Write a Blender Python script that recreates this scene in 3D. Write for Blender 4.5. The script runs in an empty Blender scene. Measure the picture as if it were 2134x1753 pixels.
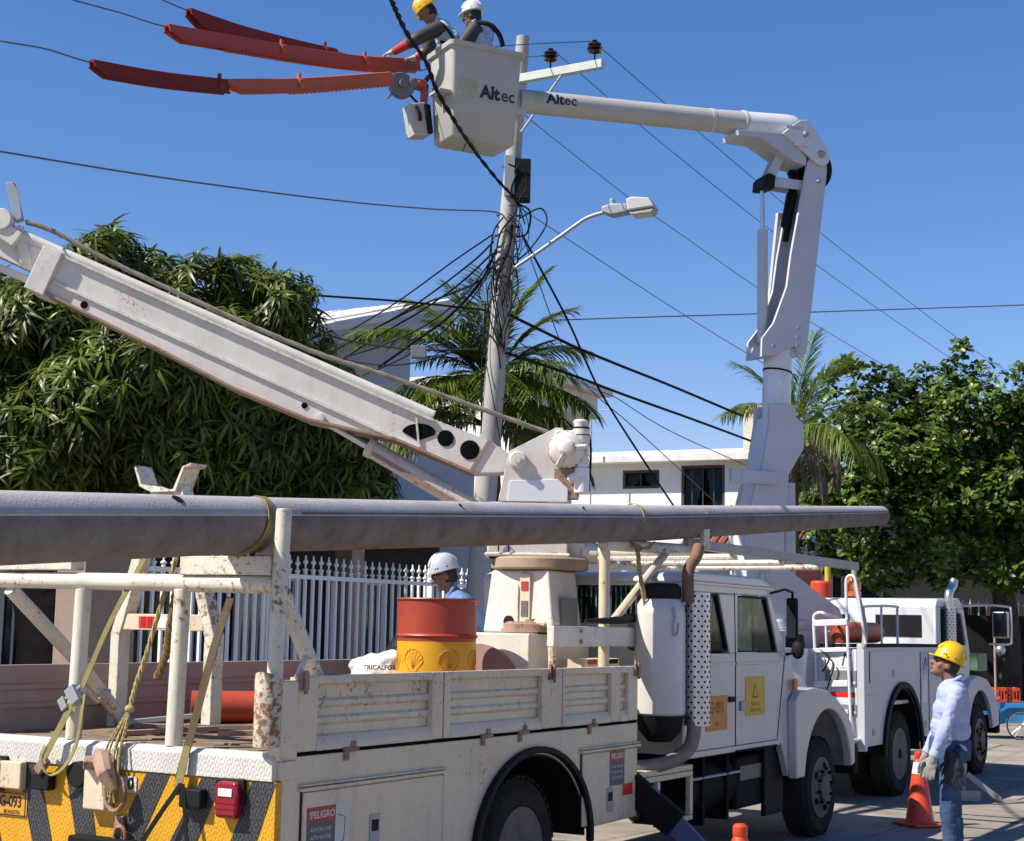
import bpy, bmesh, math, random
from mathutils import Vector, Matrix, Euler, Quaternion, noise
random.seed(7)
R=math.radians; PI=math.pi
SC=bpy.context.scene; COL=SC.collection
# ---------------- camera, sky, sun, exposure ----------------
cam=bpy.data.cameras.new('camera'); co=bpy.data.objects.new('camera',cam); COL.objects.link(co)
_p=math.atan((1303-876.5)/3300.); _r=R(1.0)
_r0=Vector((1,0,0)); _u0=Vector((0,-math.sin(_p),math.cos(_p))); _f=Vector((0,math.cos(_p),math.sin(_p)))
_cr=_r0*math.cos(_r)+_u0*math.sin(_r); _cu=-_r0*math.sin(_r)+_u0*math.cos(_r)
M=Matrix.Identity(4)
for i in range(3): M[i][0]=_cr[i]; M[i][1]=_cu[i]; M[i][2]=-_f[i]
M[2][3]=1.9; co.matrix_world=M
cam.sensor_fit='HORIZONTAL'; cam.sensor_width=36; cam.lens=36*3300/2134.; cam.clip_end=2000; cam.clip_start=.1
SC.camera=co
SUN=Vector((-.643,-.228,.731)).normalized()
w=bpy.data.worlds.new('World'); SC.world=w; w.use_nodes=True
nt=w.node_tree; nt.nodes.clear()
sky=nt.nodes.new('ShaderNodeTexSky'); sky.sky_type='NISHITA'; sky.sun_disc=False
sky.sun_elevation=R(47); sky.sun_rotation=math.atan2(SUN.x,SUN.y)%(2*PI)
sky.air_density=1.0; sky.dust_density=0.1; sky.ozone_density=4.0; sky.altitude=0
bg=nt.nodes.new('ShaderNodeBackground'); bg.inputs[1].default_value=.090
ou=nt.nodes.new('ShaderNodeOutputWorld'); hs=nt.nodes.new('ShaderNodeHueSaturation'); hs.inputs['Saturation'].default_value=1.25; nt.links.new(sky.outputs[0],hs.inputs['Color']); tn=nt.nodes.new('ShaderNodeMix'); tn.data_type='RGBA'; tn.blend_type='MULTIPLY'; tn.inputs[0].default_value=1; tn.inputs[7].default_value=(1.22,.97,1.06,1); nt.links.new(hs.outputs[0],tn.inputs[6]); nt.links.new(tn.outputs[2],bg.inputs[0]); nt.links.new(bg.outputs[0],ou.inputs[0])
sl=bpy.data.lights.new('sun','SUN'); so=bpy.data.objects.new('sun',sl); COL.objects.link(so)
sl.energy=5.0; sl.angle=R(.5); sl.color=(1,.935,.82); so.rotation_euler=SUN.to_track_quat('Z','Y').to_euler()
so.location=(-20,-10,30)
SC.view_settings.view_transform='Standard'; SC.view_settings.look='None'; SC.view_settings.exposure=0.62; SC.view_settings.gamma=1
# ---------------- materials ----------------
MATS={}
def mat(name,col,rough=.5,metal=0.,rust=0.,dirt=.12,bump=0.,bscale=60.,spec=.5,dscale=2.5,dcol=None,rcol=(.10,.045,.02),coat=0,streak=0,edge=0):
    if name in MATS: return MATS[name]
    m=bpy.data.materials.new(name); m.use_nodes=True; t=m.node_tree; N=t.nodes; L=t.links
    col=tuple(c*.82 for c in col); dcol=tuple(c*.82 for c in dcol) if dcol else None
    b=N['Principled BSDF']; b.inputs['Roughness'].default_value=rough; b.inputs['Metallic'].default_value=metal
    b.inputs['Specular IOR Level'].default_value=spec
    if coat: b.inputs['Coat Weight'].default_value=coat; b.inputs['Coat Roughness'].default_value=.12
    tc=N.new('ShaderNodeTexCoord'); src=tc.outputs['Object']
    def nz(sc,det=6,ro=.6,v=None):
        n=N.new('ShaderNodeTexNoise'); n.inputs['Scale'].default_value=sc; n.inputs['Detail'].default_value=det; n.inputs['Roughness'].default_value=ro
        L.new(v or src,n.inputs['Vector']); return n.outputs['Fac']
    def rng(f,a,bb,c=0,d=1):
        n=N.new('ShaderNodeMapRange'); n.inputs[1].default_value=a; n.inputs[2].default_value=bb; n.inputs[3].default_value=c; n.inputs[4].default_value=d; L.new(f,n.inputs[0]); return n.outputs[0]
    def mix(f,a,bb):
        n=N.new('ShaderNodeMix'); n.data_type='RGBA'; L.new(f,n.inputs[0])
        for k,x in ((6,a),(7,bb)):
            if isinstance(x,tuple): n.inputs[k].default_value=(*x,1)
            else: L.new(x,n.inputs[k])
        return n.outputs[2]
    cur=tuple(col)
    if dirt:
        dc=dcol or tuple(c*.55 for c in col)
        cur=mix(rng(nz(dscale,8,.65),.42,.78,0,min(1,dirt*2.2)),cur,tuple(dc))
        cur=mix(rng(nz(dscale*14,3,.6),.5,.9,0,min(1,dirt)),cur,tuple(c*.7 for c in dc))
    if streak:
        mp=N.new('ShaderNodeMapping'); mp.inputs['Scale'].default_value=(14,14,1.1); L.new(src,mp.inputs[0])
        cur=mix(rng(nz(1.0,4,.6,mp.outputs[0]),.52,.8,0,streak),cur,(.16,.12,.08))
    if rust:
        a=nz(30,9,.72); bb=nz(1.7,4,.6)
        ad=N.new('ShaderNodeMath'); ad.operation='MULTIPLY_ADD'; L.new(bb,ad.inputs[0]); ad.inputs[1].default_value=.6; L.new(a,ad.inputs[2])
        th=1.03-rust*.24
        cur=mix(rng(ad.outputs[0],th,th+.035),cur,rcol)
        cur=mix(rng(ad.outputs[0],th-.06,th+.02,0,.45),cur,(.30,.15,.07))
    if edge:
        bv=N.new('ShaderNodeBevel'); bv.samples=4; bv.inputs['Radius'].default_value=.022; ge=N.new('ShaderNodeNewGeometry')
        dt=N.new('ShaderNodeVectorMath'); dt.operation='DOT_PRODUCT'; L.new(bv.outputs[0],dt.inputs[0]); L.new(ge.outputs['Normal'],dt.inputs[1])
        em=rng(dt.outputs['Value'],.995,.90); en=N.new('ShaderNodeMath'); en.operation='MULTIPLY'; L.new(em,en.inputs[0]); L.new(rng(nz(22,6,.7),.47,.60),en.inputs[1])
        e2=N.new('ShaderNodeMath'); e2.operation='MULTIPLY'; L.new(en.outputs[0],e2.inputs[0]); e2.inputs[1].default_value=edge
        cur=mix(e2.outputs[0],cur,rcol)
    if isinstance(cur,tuple): b.inputs['Base Color'].default_value=(*cur,1)
    else: L.new(cur,b.inputs['Base Color'])
    if bump:
        bp=N.new('ShaderNodeBump'); bp.inputs['Strength'].default_value=bump; bp.inputs['Distance'].default_value=.01
        L.new(nz(bscale,5),bp.inputs['Height']); L.new(bp.outputs[0],b.inputs['Normal'])
    MATS[name]=m; return m
def diamond(name,col,**k):
    m=mat(name,col,**k); t=m.node_tree; N=t.nodes; L=t.links; b=N['Principled BSDF']
    tc=N.new('ShaderNodeTexCoord'); hs=[]
    for ang,off in ((.6,0),(-.6,.5)):
        mp=N.new('ShaderNodeMapping'); mp.inputs['Rotation'].default_value=(ang,0,0); mp.inputs['Scale'].default_value=(36,72,28); mp.inputs['Location'].default_value=(0,off,off*.5); L.new(tc.outputs['Object'],mp.inputs[0])
        v=N.new('ShaderNodeTexVoronoi'); v.inputs['Randomness'].default_value=0; v.inputs['Scale'].default_value=1; L.new(mp.outputs[0],v.inputs['Vector'])
        r=N.new('ShaderNodeMapRange'); r.inputs[1].default_value=.2; r.inputs[2].default_value=.42; r.inputs[3].default_value=1; r.inputs[4].default_value=0; L.new(v.outputs['Distance'],r.inputs[0]); hs.append(r.outputs[0])
    mx=N.new('ShaderNodeMath'); mx.operation='MAXIMUM'; L.new(hs[0],mx.inputs[0]); L.new(hs[1],mx.inputs[1])
    bp=N.new('ShaderNodeBump'); bp.inputs['Strength'].default_value=.5; bp.inputs['Distance'].default_value=.005; 
    pv=b.inputs['Base Color'].links[0].from_socket
    wm=N.new('ShaderNodeMath'); wm.operation='MULTIPLY'; L.new(mx.outputs[0],wm.inputs[0]); wm.inputs[1].default_value=.15 if sum(col)<.3 else .22
    wc=N.new('ShaderNodeMix'); wc.data_type='RGBA'; L.new(wm.outputs[0],wc.inputs[0]); L.new(pv,wc.inputs[6]); wc.inputs[7].default_value=(.30,.30,.32,1) if sum(col)<.3 else tuple([c*.45 for c in col]+[1]); L.new(wc.outputs[2],b.inputs['Base Color'])
    L.new(mx.outputs[0],bp.inputs['Height']); L.new(bp.outputs[0],b.inputs['Normal'])
    return m
def glass(name,tint=.35,col=(.75,.9,.9)):
    m=bpy.data.materials.new(name); m.use_nodes=True; t=m.node_tree; N=t.nodes; L=t.links; N.clear()
    o=N.new('ShaderNodeOutputMaterial'); tr=N.new('ShaderNodeBsdfTransparent'); tr.inputs[0].default_value=(*[c*tint for c in col],1)
    g=N.new('ShaderNodeBsdfGlossy'); g.inputs[1].default_value=.06; g.inputs[0].default_value=(.6,.62,.65,1); fr=N.new('ShaderNodeFresnel'); fr.inputs[0].default_value=1.33
    mx=N.new('ShaderNodeMixShader'); ml=N.new('ShaderNodeMath'); ml.operation='MULTIPLY'; ml.inputs[1].default_value=.5; L.new(fr.outputs[0],ml.inputs[0]); L.new(ml.outputs[0],mx.inputs[0]); L.new(tr.outputs[0],mx.inputs[1]); L.new(g.outputs[0],mx.inputs[2]); L.new(mx.outputs[0],o.inputs[0]); return m
def leafmat(name,c1,c2,trans=.25,rough=.35,c3=None):
    m=bpy.data.materials.new(name); m.use_nodes=True; t=m.node_tree; N=t.nodes; L=t.links
    b=N['Principled BSDF']; b.inputs['Roughness'].default_value=rough; b.inputs['Specular IOR Level'].default_value=.3
    g=N.new('ShaderNodeNewGeometry'); r=N.new('ShaderNodeValToRGB'); L.new(g.outputs['Random Per Island'],r.inputs[0])
    r.color_ramp.elements[0].color=(*c1,1); r.color_ramp.elements[1].color=(*c2,1)
    if c3:
        r.color_ramp.elements[1].position=.99; e=r.color_ramp.elements.new(.995); e.color=(*c3,1)
    tc=N.new('ShaderNodeTexCoord'); nz=N.new('ShaderNodeTexNoise'); nz.inputs['Scale'].default_value=1.1; nz.inputs['Detail'].default_value=3; L.new(g.outputs['Position'],nz.inputs['Vector'])
    mr=N.new('ShaderNodeMapRange'); mr.inputs[1].default_value=.35; mr.inputs[2].default_value=.68; mr.inputs[3].default_value=.5; mr.inputs[4].default_value=1.25; L.new(nz.outputs['Fac'],mr.inputs[0])
    mm=N.new('ShaderNodeMix'); mm.data_type='RGBA'; mm.blend_type='MULTIPLY'; mm.inputs[0].default_value=1; L.new(r.outputs[0],mm.inputs[6]); L.new(mr.outputs[0],mm.inputs[7])
    class _r: outputs=[mm.outputs[2]]
    r=_r
    L.new(r.outputs[0],b.inputs['Base Color'])
    tl=N.new('ShaderNodeBsdfTranslucent'); L.new(r.outputs[0],tl.inputs[0]); mx=N.new('ShaderNodeMixShader'); mx.inputs[0].default_value=trans
    L.new(b.outputs[0],mx.inputs[1]); L.new(tl.outputs[0],mx.inputs[2]); L.new(mx.outputs[0],N['Material Output'].inputs[0]); return m
# ---------------- mesh helpers ----------------
class MB:
    def __init__(s): s.v=[]; s.f=[]
    def add(s,vs,fs):
        o=len(s.v); s.v+= [tuple(v) for v in vs]; s.f+=[tuple(i+o for i in f) for f in fs]; return s
    def box(s,x0,x1,y0,y1,z0,z1,mx=None):
        vs=[Vector(p) for p in ((x0,y0,z0),(x1,y0,z0),(x1,y1,z0),(x0,y1,z0),(x0,y0,z1),(x1,y0,z1),(x1,y1,z1),(x0,y1,z1))]
        if mx: vs=[mx@v for v in vs]
        return s.add(vs,[(3,2,1,0),(4,5,6,7),(0,1,5,4),(1,2,6,5),(2,3,7,6),(3,0,4,7)])
    def bar(s,p,q,wd,ht,up=(0,0,1)):
        p=Vector(p);q=Vector(q);d=(q-p); l=d.length; d.normalize(); up=Vector(up)
        if abs(d.dot(up))>.98: up=Vector((1,0,0))
        sd=d.cross(up).normalized(); u2=sd.cross(d)
        mx=Matrix(((d.x,sd.x,u2.x,p.x),(d.y,sd.y,u2.y,p.y),(d.z,sd.z,u2.z,p.z),(0,0,0,1)))
        return s.box(0,l,-wd/2,wd/2,-ht/2,ht/2,mx)
    def prism(s,poly,a0,a1,axis='y',mx=None):
        n=len(poly); vs=[]
        for a in (a0,a1):
            for p in poly:
                v=Vector((p[0],a,p[1])) if axis=='y' else (Vector((a,p[0],p[1])) if axis=='x' else Vector((p[0],p[1],a)))
                vs.append(mx@v if mx else v)
        fs=[tuple(range(n)),tuple(range(2*n-1,n-1,-1))]+[(i,i+n,(i+1)%n+n,(i+1)%n) for i in range(n)]
        return s.add(vs,fs)
    def tube(s,pts,r,n=10,cap=True):
        pts=[Vector(p) for p in pts]; k=len(pts); rs=r if isinstance(r,(list,tuple)) else [r]*k
        vs=[];fs=[]; t0=(pts[1]-pts[0]).normalized(); ref=Vector((0,0,1)) if abs(t0.z)<.9 else Vector((1,0,0)); nn=t0.cross(ref).normalized()
        for i,p in enumerate(pts):
            t=(pts[min(i+1,k-1)]-pts[max(i-1,0)]).normalized(); nn=(nn-t*nn.dot(t)).normalized(); b=t.cross(nn)
            for j in range(n):
                a=2*PI*j/n; vs.append(p+(nn*math.cos(a)+b*math.sin(a))*rs[i])
        for i in range(k-1):
            for j in range(n):
                fs.append((i*n+j,i*n+(j+1)%n,(i+1)*n+(j+1)%n,(i+1)*n+j))
        if cap: fs+=[tuple(range(n-1,-1,-1)),tuple(range((k-1)*n,k*n))]
        return s.add(vs,fs)
    def lathe(s,prof,o=(0,0,0),ax=(0,0,1),n=20,close=False):
        o=Vector(o); z=Vector(ax).normalized(); x=z.cross(Vector((0,0,1)) if abs(z.z)<.9 else Vector((1,0,0))).normalized(); y=z.cross(x)
        k=len(prof); vs=[o+z*h+(x*math.cos(2*PI*j/n)+y*math.sin(2*PI*j/n))*r for r,h in prof for j in range(n)]
        fs=[(i*n+j,i*n+(j+1)%n,(i+1)*n+(j+1)%n,(i+1)*n+j) for i in range(k-1) for j in range(n)]
        if close: fs+=[((k-1)*n+j,(k-1)*n+(j+1)%n,(j+1)%n,j) for j in range(n)]
        else:
            if prof[0][0]>1e-5: fs.append(tuple(range(n-1,-1,-1)))
            if prof[-1][0]>1e-5: fs.append(tuple(range((k-1)*n,k*n)))
        return s.add(vs,fs)
    def ell(s,c,r,n=14,m=9,mx=None):
        c=Vector(c); vs=[];fs=[]
        for i in range(m+1):
            th=PI*i/m
            for j in range(n):
                a=2*PI*j/n; v=Vector((r[0]*math.sin(th)*math.cos(a),r[1]*math.sin(th)*math.sin(a),r[2]*math.cos(th)))
                vs.append(c+(mx@v if mx else v))
        for i in range(m):
            for j in range(n): fs.append((i*n+j,(i+1)*n+j,(i+1)*n+(j+1)%n,i*n+(j+1)%n))
        return s.add(vs,fs)
    def cap(s,p,q,r0,r1,n=10):   # tapered capsule
        p=Vector(p);q=Vector(q); d=(q-p).normalized(); pts=[];rs=[]
        for k in range(4): a=PI/2*k/4; pts.append(p-d*r0*math.cos(a)); rs.append(max(r0*math.sin(a),1e-4))
        pts.append(p);rs.append(r0);pts.append(q);rs.append(r1)
        for k in range(3,-1,-1): a=PI/2*k/4; pts.append(q+d*r1*math.cos(a)); rs.append(max(r1*math.sin(a),1e-4))
        return s.tube(pts,rs,n)
    def mesh(s,name,m,ang=35,weld=True):
        me=bpy.data.meshes.new(name); me.from_pydata(s.v,[],s.f); 
        bm=bmesh.new(); bm.from_mesh(me)
        if weld: bmesh.ops.remove_doubles(bm,verts=bm.verts,dist=2e-5); bmesh.ops.recalc_face_normals(bm,faces=bm.faces)
        bm.to_mesh(me); bm.free()
        me.shade_smooth(); me.set_sharp_from_angle(angle=R(ang)); me.materials.append(m); return me
    def build(s,name,m,parent=None,bevel=0,ang=35,seg=2):
        o=bpy.data.objects.new(name,s.mesh(name,m,ang)); COL.objects.link(o)
        if parent: o.parent=parent
        if bevel:
            b=o.modifiers.new('bevel','BEVEL'); b.width=bevel; b.segments=seg; b.limit_method='ANGLE'; b.angle_limit=R(40); b.harden_normals=True
        return o
def tag(o,label=None,cat=None,group=None,kind=None):
    if label: o['label']=label
    if cat: o['category']=cat
    if group: o['group']=group
    if kind: o['kind']=kind
    return o
def thing(name,label,cat,loc=(0,0,0),rz=0,group=None):
    o=bpy.data.objects.new(name,None); o.empty_display_size=.2; COL.objects.link(o); o.location=loc; o.rotation_euler=(0,0,rz); return tag(o,label,cat,group)
def inst(name,me,parent,mx):
    o=bpy.data.objects.new(name,me); COL.objects.link(o); o.parent=parent; o.matrix_basis=mx; return o
def text(name,s,size,m,parent,mx,bold=0,ext=.0015,fn=None,sx=1.):
    c=bpy.data.curves.new(name,'FONT'); c.body=s; c.size=size; c.offset=bold; c.extrude=ext; c.align_x='CENTER'; c.align_y='CENTER'; c.resolution_u=3
    o=bpy.data.objects.new(name,c); me=bpy.data.meshes.new_from_object(o); bpy.data.objects.remove(o); bpy.data.curves.remove(c)
    for v in me.vertices: v.co.x*=sx
    if fn:
        bm=bmesh.new(); bm.from_mesh(me); bmesh.ops.triangulate(bm,faces=bm.faces)
        for _k in range(2): bmesh.ops.subdivide_edges(bm,edges=[e for e in bm.edges if e.calc_length()>.012],cuts=2); bmesh.ops.triangulate(bm,faces=bm.faces)
        bm.to_mesh(me); bm.free()
        for v in me.vertices: v.co=fn(v.co)
    me.materials.clear(); me.materials.append(m); o=bpy.data.objects.new(name,me); COL.objects.link(o); o.parent=parent; o.matrix_basis=mx; return o
def face_mx(o,x,y):   # local x axis -> x, local y -> y (normal = x cross y)
    x=Vector(x).normalized(); y=Vector(y).normalized(); z=x.cross(y)
    return Matrix(((x.x,y.x,z.x,o[0]),(x.y,y.y,z.y,o[1]),(x.z,y.z,z.z,o[2]),(0,0,0,1)))
def arc(cx,cz,a,b,t0,t1,n):
    return [(cx+a*math.cos(R(t0+(t1-t0)*i/n)),cz+b*math.sin(R(t0+(t1-t0)*i/n))) for i in range(n+1)]
def spline(pts,n=6):
    pts=[Vector(p) for p in pts]; P=[pts[0]*2-pts[1]]+pts+[pts[-1]*2-pts[-2]]; out=[]
    for i in range(1,len(P)-2):
        a,b,c,d=P[i-1:i+3]
        for k in range(n):
            t=k/n; out.append(.5*((2*b)+(c-a)*t+(2*a-5*b+4*c-d)*t*t+(3*b-a-3*c+d)*t**3))
    out.append(pts[-1]); return out
def remesh(mb,name,m,parent=None,vox=.012,smooth=3,wr=0,wrs=9.):
    me=mb.mesh(name,m,180,weld=False); o=bpy.data.objects.new(name,me); COL.objects.link(o)
    md=o.modifiers.new('r','REMESH'); md.mode='VOXEL'; md.voxel_size=vox
    sm=o.modifiers.new('s','SMOOTH'); sm.iterations=smooth; sm.factor=.5
    dg=bpy.context.evaluated_depsgraph_get(); m2=bpy.data.meshes.new_from_object(o.evaluated_get(dg)); o.modifiers.clear(); o.data=m2; bpy.data.meshes.remove(me)
    m2.name=name
    if wr:
        ns=[v.normal.copy() for v in m2.vertices]
        for v,nn in zip(m2.vertices,ns):
            p=v.co*wrs; f=noise.noise(Vector((p.x,p.y,p.z*.55)))+.45*noise.noise(Vector((p.x*1.3,p.y*1.3,p.z*3.)))+.3*noise.noise(Vector((p.x*3,p.y*3,p.z*1.6)))
            v.co=v.co+nn*f*wr
    m2.shade_smooth()
    if not m2.materials: m2.materials.append(m)
    if parent: o.parent=parent
    return o
D=Vector((.50690941,.86199934,0)); NL=Vector((-.86199934,.50690941,0)); AZ=math.atan2(D.y,D.x)
O1=Vector((-1.12524423,8.14944254,0)); O2=Vector((3.90357876,17.5875223,0))
def L1(u,v,w=0): return O1+D*u+NL*v+Vector((0,0,w))
F1M=Matrix.Translation(O1)@Matrix.Rotation(AZ,4,'Z')
# ---------------- palette ----------------
m_road=mat('concrete road',(.38,.345,.30),.9,dirt=.45,bump=.35,bscale=90,dscale=.7,spec=.2)
m_walk=mat('pavement concrete',(.42,.40,.37),.9,dirt=.4,bump=.3,dscale=1.2,spec=.2)
m_ground=mat('earth',(.20,.17,.13),.95,dirt=.4,dscale=.3,spec=.1)
m_wwall=mat('white render',(.98,.95,.89),.85,dirt=.14,bump=.15,bscale=30,dscale=.8,spec=.2,streak=.14,dcol=(.55,.50,.43))
m_gwall=mat('pale blue render',(.52,.56,.62),.85,dirt=.2,bump=.1,dscale=.6,spec=.2)
m_beige=mat('beige render',(.36,.27,.215),.85,dirt=.3,dscale=.8,spec=.2)
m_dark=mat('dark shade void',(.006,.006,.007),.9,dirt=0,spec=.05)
m_white=mat('white iron paint',(1.,1.,.97),.45,dirt=.12)
m_roofw=mat('white roof sheet',(.92,.90,.85),.8,dirt=.3,streak=.3,spec=.2)
m_tile=mat('red roof tile',(.36,.13,.08),.85,dirt=.4,dscale=4,spec=.2)
m_bark=mat('bark',(.13,.095,.07),.9,dirt=.5,bump=.8,bscale=30,dscale=5,spec=.1)
m_steel=mat('galvanised steel',(.40,.43,.46),.5,metal=.35,dirt=.12,dscale=1.2)
m_pole=mat('cast concrete',(.50,.48,.45),.85,dirt=.3,bump=.4,bscale=70,dscale=2,spec=.2,streak=.25)
m_blk=mat('black rubber',(.010,.010,.011),.65,dirt=.1,dcol=(.03,.03,.03),spec=.2)
m_cable=mat('black cable',(.010,.010,.012),.7,dirt=0,spec=.15)
m_gcable=mat('grey wire',(.10,.12,.15),.5,dirt=0)
m_wframe=mat('brown window frame',(.10,.055,.04),.5,dirt=.1)
m_curtain=mat('lace curtain',(.45,.47,.50),.9,dirt=.5,dscale=18,dcol=(.12,.12,.13))
m_glassd=glass('dark window glass',.75)
m_orange=mat('orange rubber',(.62,.11,.03),.5,dirt=.25,dscale=5)
m_mango=leafmat('mango leaf',(.028,.055,.007),(.20,.25,.035),.3,.38)
m_almond=leafmat('almond leaf',(.026,.06,.009),(.17,.26,.035),.28,.36,c3=(.32,.06,.01))
m_palm=leafmat('palm leaf',(.055,.10,.012),(.25,.33,.045),.34,.42)
m_dead=leafmat('dead palm leaf',(.16,.13,.09),(.26,.22,.16),.15,.8)
# ---------------- ground ----------------
def flat(name,u0,u1,v0,v1,z0,z1,m,nu=1):
    b=MB(); b.box(u0,u1,v0,v1,z0,z1); o=b.build(name,m); o.location=O1; o.rotation_euler=(0,0,AZ); o['kind']='structure'; return o
g=MB(); g.box(-900,900,-900,900,-.3,-.05); o=g.build('ground',m_ground); o['kind']='structure'
road=flat('road',-60,160,-7.5,3.2,-.2,0,m_road)
flat('kerb',-60,160,3.2,3.35,-.2,.13,m_walk); flat('pavement',-60,160,3.354,6.3,-.2,.128,m_walk)
# concrete slabs of the roadway with open joints and worn patches
ms=[mat('concrete slab %d'%i,c,.9,dirt=.5,bump=.5,bscale=60,dscale=1.1,spec=.2,dcol=(.16,.145,.125)) for i,c in enumerate([(.39,.34,.285),(.345,.30,.25),(.41,.36,.30)])]
for i in range(12):
    for j in range(3):
        b=MB(); u=-3+i*3.6; v=-7.4+j*3.52; b.box(u+.012,u+3.588,v+.012,v+3.508,.001,.006+.004*random.random())
        s=b.build('slab',ms[(i*2+j)%3],road,bevel=.003,seg=1)
cr=mat('crack filler',(.06,.055,.05),.9,dirt=0)
for u,v,l,a in ((8.5,-2.5,2.2,.3),(10.5,-3.2,2.6,1.2),(12.,-2.2,2.,.1),(7.2,-2.0,1.8,.9),(14,-3.4,3,.5),(9.6,-4.4,2.2,-.5)):
    pts=[(u,v,.012)]; 
    for k in range(10): a+=random.uniform(-.5,.5); u+=math.cos(a)*l/10; v+=math.sin(a)*l/10; pts.append((u,v,.012))
    MB().tube(pts,.009,4).build('crack',cr,road)
# ---------------- fence on the left pavement ----------------
fe=thing('iron_fence','white iron railing with spear tops along the shaded house front','fence',L1(0,6.5,0),AZ)
b=MB(); b.box(5.35,17,-.1,.1,-.1,.85); b.build('base_wall',m_beige,fe,bevel=.01)
bb=MB(); bb.box(-.016,.016,-.016,.016,.85,2.5); bb.lathe([(.012,2.48),(.034,2.49),(.034,2.505),(.012,2.52),(.012,2.56),(.03,2.575),(.032,2.595),(.012,2.62),(.01,2.66),(0,2.675)],n=8)
bm_=bb.mesh('bar',m_white)
for i in range(76): inst('bar',bm_,fe,Matrix.Translation((5.5+i*.151,0,random.uniform(-.012,.012))))
for z in (.98,2.42): 
    b=MB(); b.box(5.35,17,-.032,-.017,z-.025,z+.025); b.build('rail',m_white,fe)
for u in (7.9,11.3,14.6):
    b=MB(); b.box(u-.04,u+.04,.02,.1,.85,2.5); b.lathe([(.03,2.5),(.05,2.53),(.05,2.58),(0,2.72)],(u,.06,0),n=8); b.build('post',m_white,fe)
pw=thing('gate_pillar','beige rendered gate pillar at the left end of the white railing','wall',L1(4.9,6.6,0),AZ)
b=MB(); b.box(0,.72,-.2,.2,-.1,2.9); b.build('shaft',m_beige,pw,bevel=.015); b=MB(); b.box(-.06,.78,-.26,.26,2.903,3.02); b.build('cap',m_beige,pw,bevel=.01)
pw=thing('yard_wall','pale yard wall glimpsed in patches behind the mango trunk','wall',L1(0,9.6,0),AZ)
b=MB(); b.box(-4,3.0,0,.2,0,2.4); b.build('shaft',m_beige,pw,bevel=.015)
# ---------------- houses ----------------
def window(root,x0,x1,z0,z1,y,fr,curt=True,bars=3,grille=True):
    f=MB(); t=.07
    f.box(x0,x1,y-.06,y+.05,z0,z0+t); f.box(x0,x1,y-.06,y+.05,z1-t,z1); f.box(x0,x0+t,y-.06,y+.05,z0+t,z1-t); f.box(x1-t,x1,y-.06,y+.05,z0+t,z1-t)
    o=f.build('window',fr,root)
    g=MB(); g.box(x0+t,x1-t,y-.0,y+.01,z0+t,z1-t); g.build('pane',m_glassd,o)
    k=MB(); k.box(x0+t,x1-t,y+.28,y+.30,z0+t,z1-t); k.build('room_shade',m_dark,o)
    if curt:
        c=MB(); w=(x1-x0)*.5
        for sd in (-1,1):
            for q in range(8):
                a=q/8; e=(q+1)/8; xa=(x0+t) if sd<0 else (x1-t)
                wt=w*(.55+.25*(1-a))*(1 if a<.5 else 1-.7*(a-.5)*2*.6); 
                dd=.02*math.sin(q*2.)
                c.add([(xa,y+.1+dd,z1-t-(z1-z0-2*t)*a),(xa-sd*wt,y+.1-dd,z1-t-(z1-z0-2*t)*a),(xa-sd*wt*(.93),y+.1-dd,z1-t-(z1-z0-2*t)*e),(xa,y+.1+dd,z1-t-(z1-z0-2*t)*e)],[(0,1,2,3)])
        c.build('curtain',m_curtain,o)
    if grille:
        for i in range(bars): 
            xx=x0+(x1-x0)*(i+1)/(bars+1); q=MB(); q.box(xx-.012,xx+.012,y-.085,y-.065,z0+t,z1-t); q.build('window_bar',fr,o)
    return o
# far white house facing the camera
hf=thing('white_house','white two storey house with lace curtained windows across the street end','house',(2.0,41.9,0),AZ-PI/2+.55-.42)
x0,x1=-1.2,5.3
w1=(1.02,2.03,5.5,5.99); w2=(2.62,3.78,4.7,6.08)
b=MB()
b.box(x0,w1[0],0,6,0,6.16); b.box(w1[0],w1[1],0,6,0,w1[2]); b.box(w1[0],w1[1],0,6.,w1[3],6.16); b.box(w1[1],w2[0],0,6,0,6.16); b.box(w2[0],w2[1],.6,6,0,6.16) ; b.box(w2[0],w2[1],0,.6,0,w2[2]); b.box(w2[0],w2[1],0,.6,w2[3],6.16); b.box(w2[1],x1,0,6,0,6.16)
b.build('wall',m_wwall,hf)
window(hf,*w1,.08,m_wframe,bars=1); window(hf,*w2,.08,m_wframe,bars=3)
b=MB(); b.prism([(-.5,6.16),(-.5,6.32),(3,6.84),(6,6.5),(6,6.16)],x0-.3,x1+.3,'x'); b.build('roof',m_roofw,hf)
b=MB(); b.box(3.95,5.3,1.2,4,6.3,7.75); b.build('roof_room',mat('cream render',(.70,.66,.52),.85,dirt=.2,spec=.2),hf)
b=MB(); b.tube([(.4,-.75,4.2),(.4,-.75,7.6)],.02,6); b.tube([(-.1,-.75,7.5),(.9,-.75,7.5)],.012,5); b.tube([(.1,-.75,7.3),(.7,-.75,7.3)],.012,5); b.build('antenna',m_steel,hf)
b=MB(); b.box(-5,3.2,-.8,-.05,4.02,4.2); b.build('ledge',m_wwall,hf)
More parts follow.
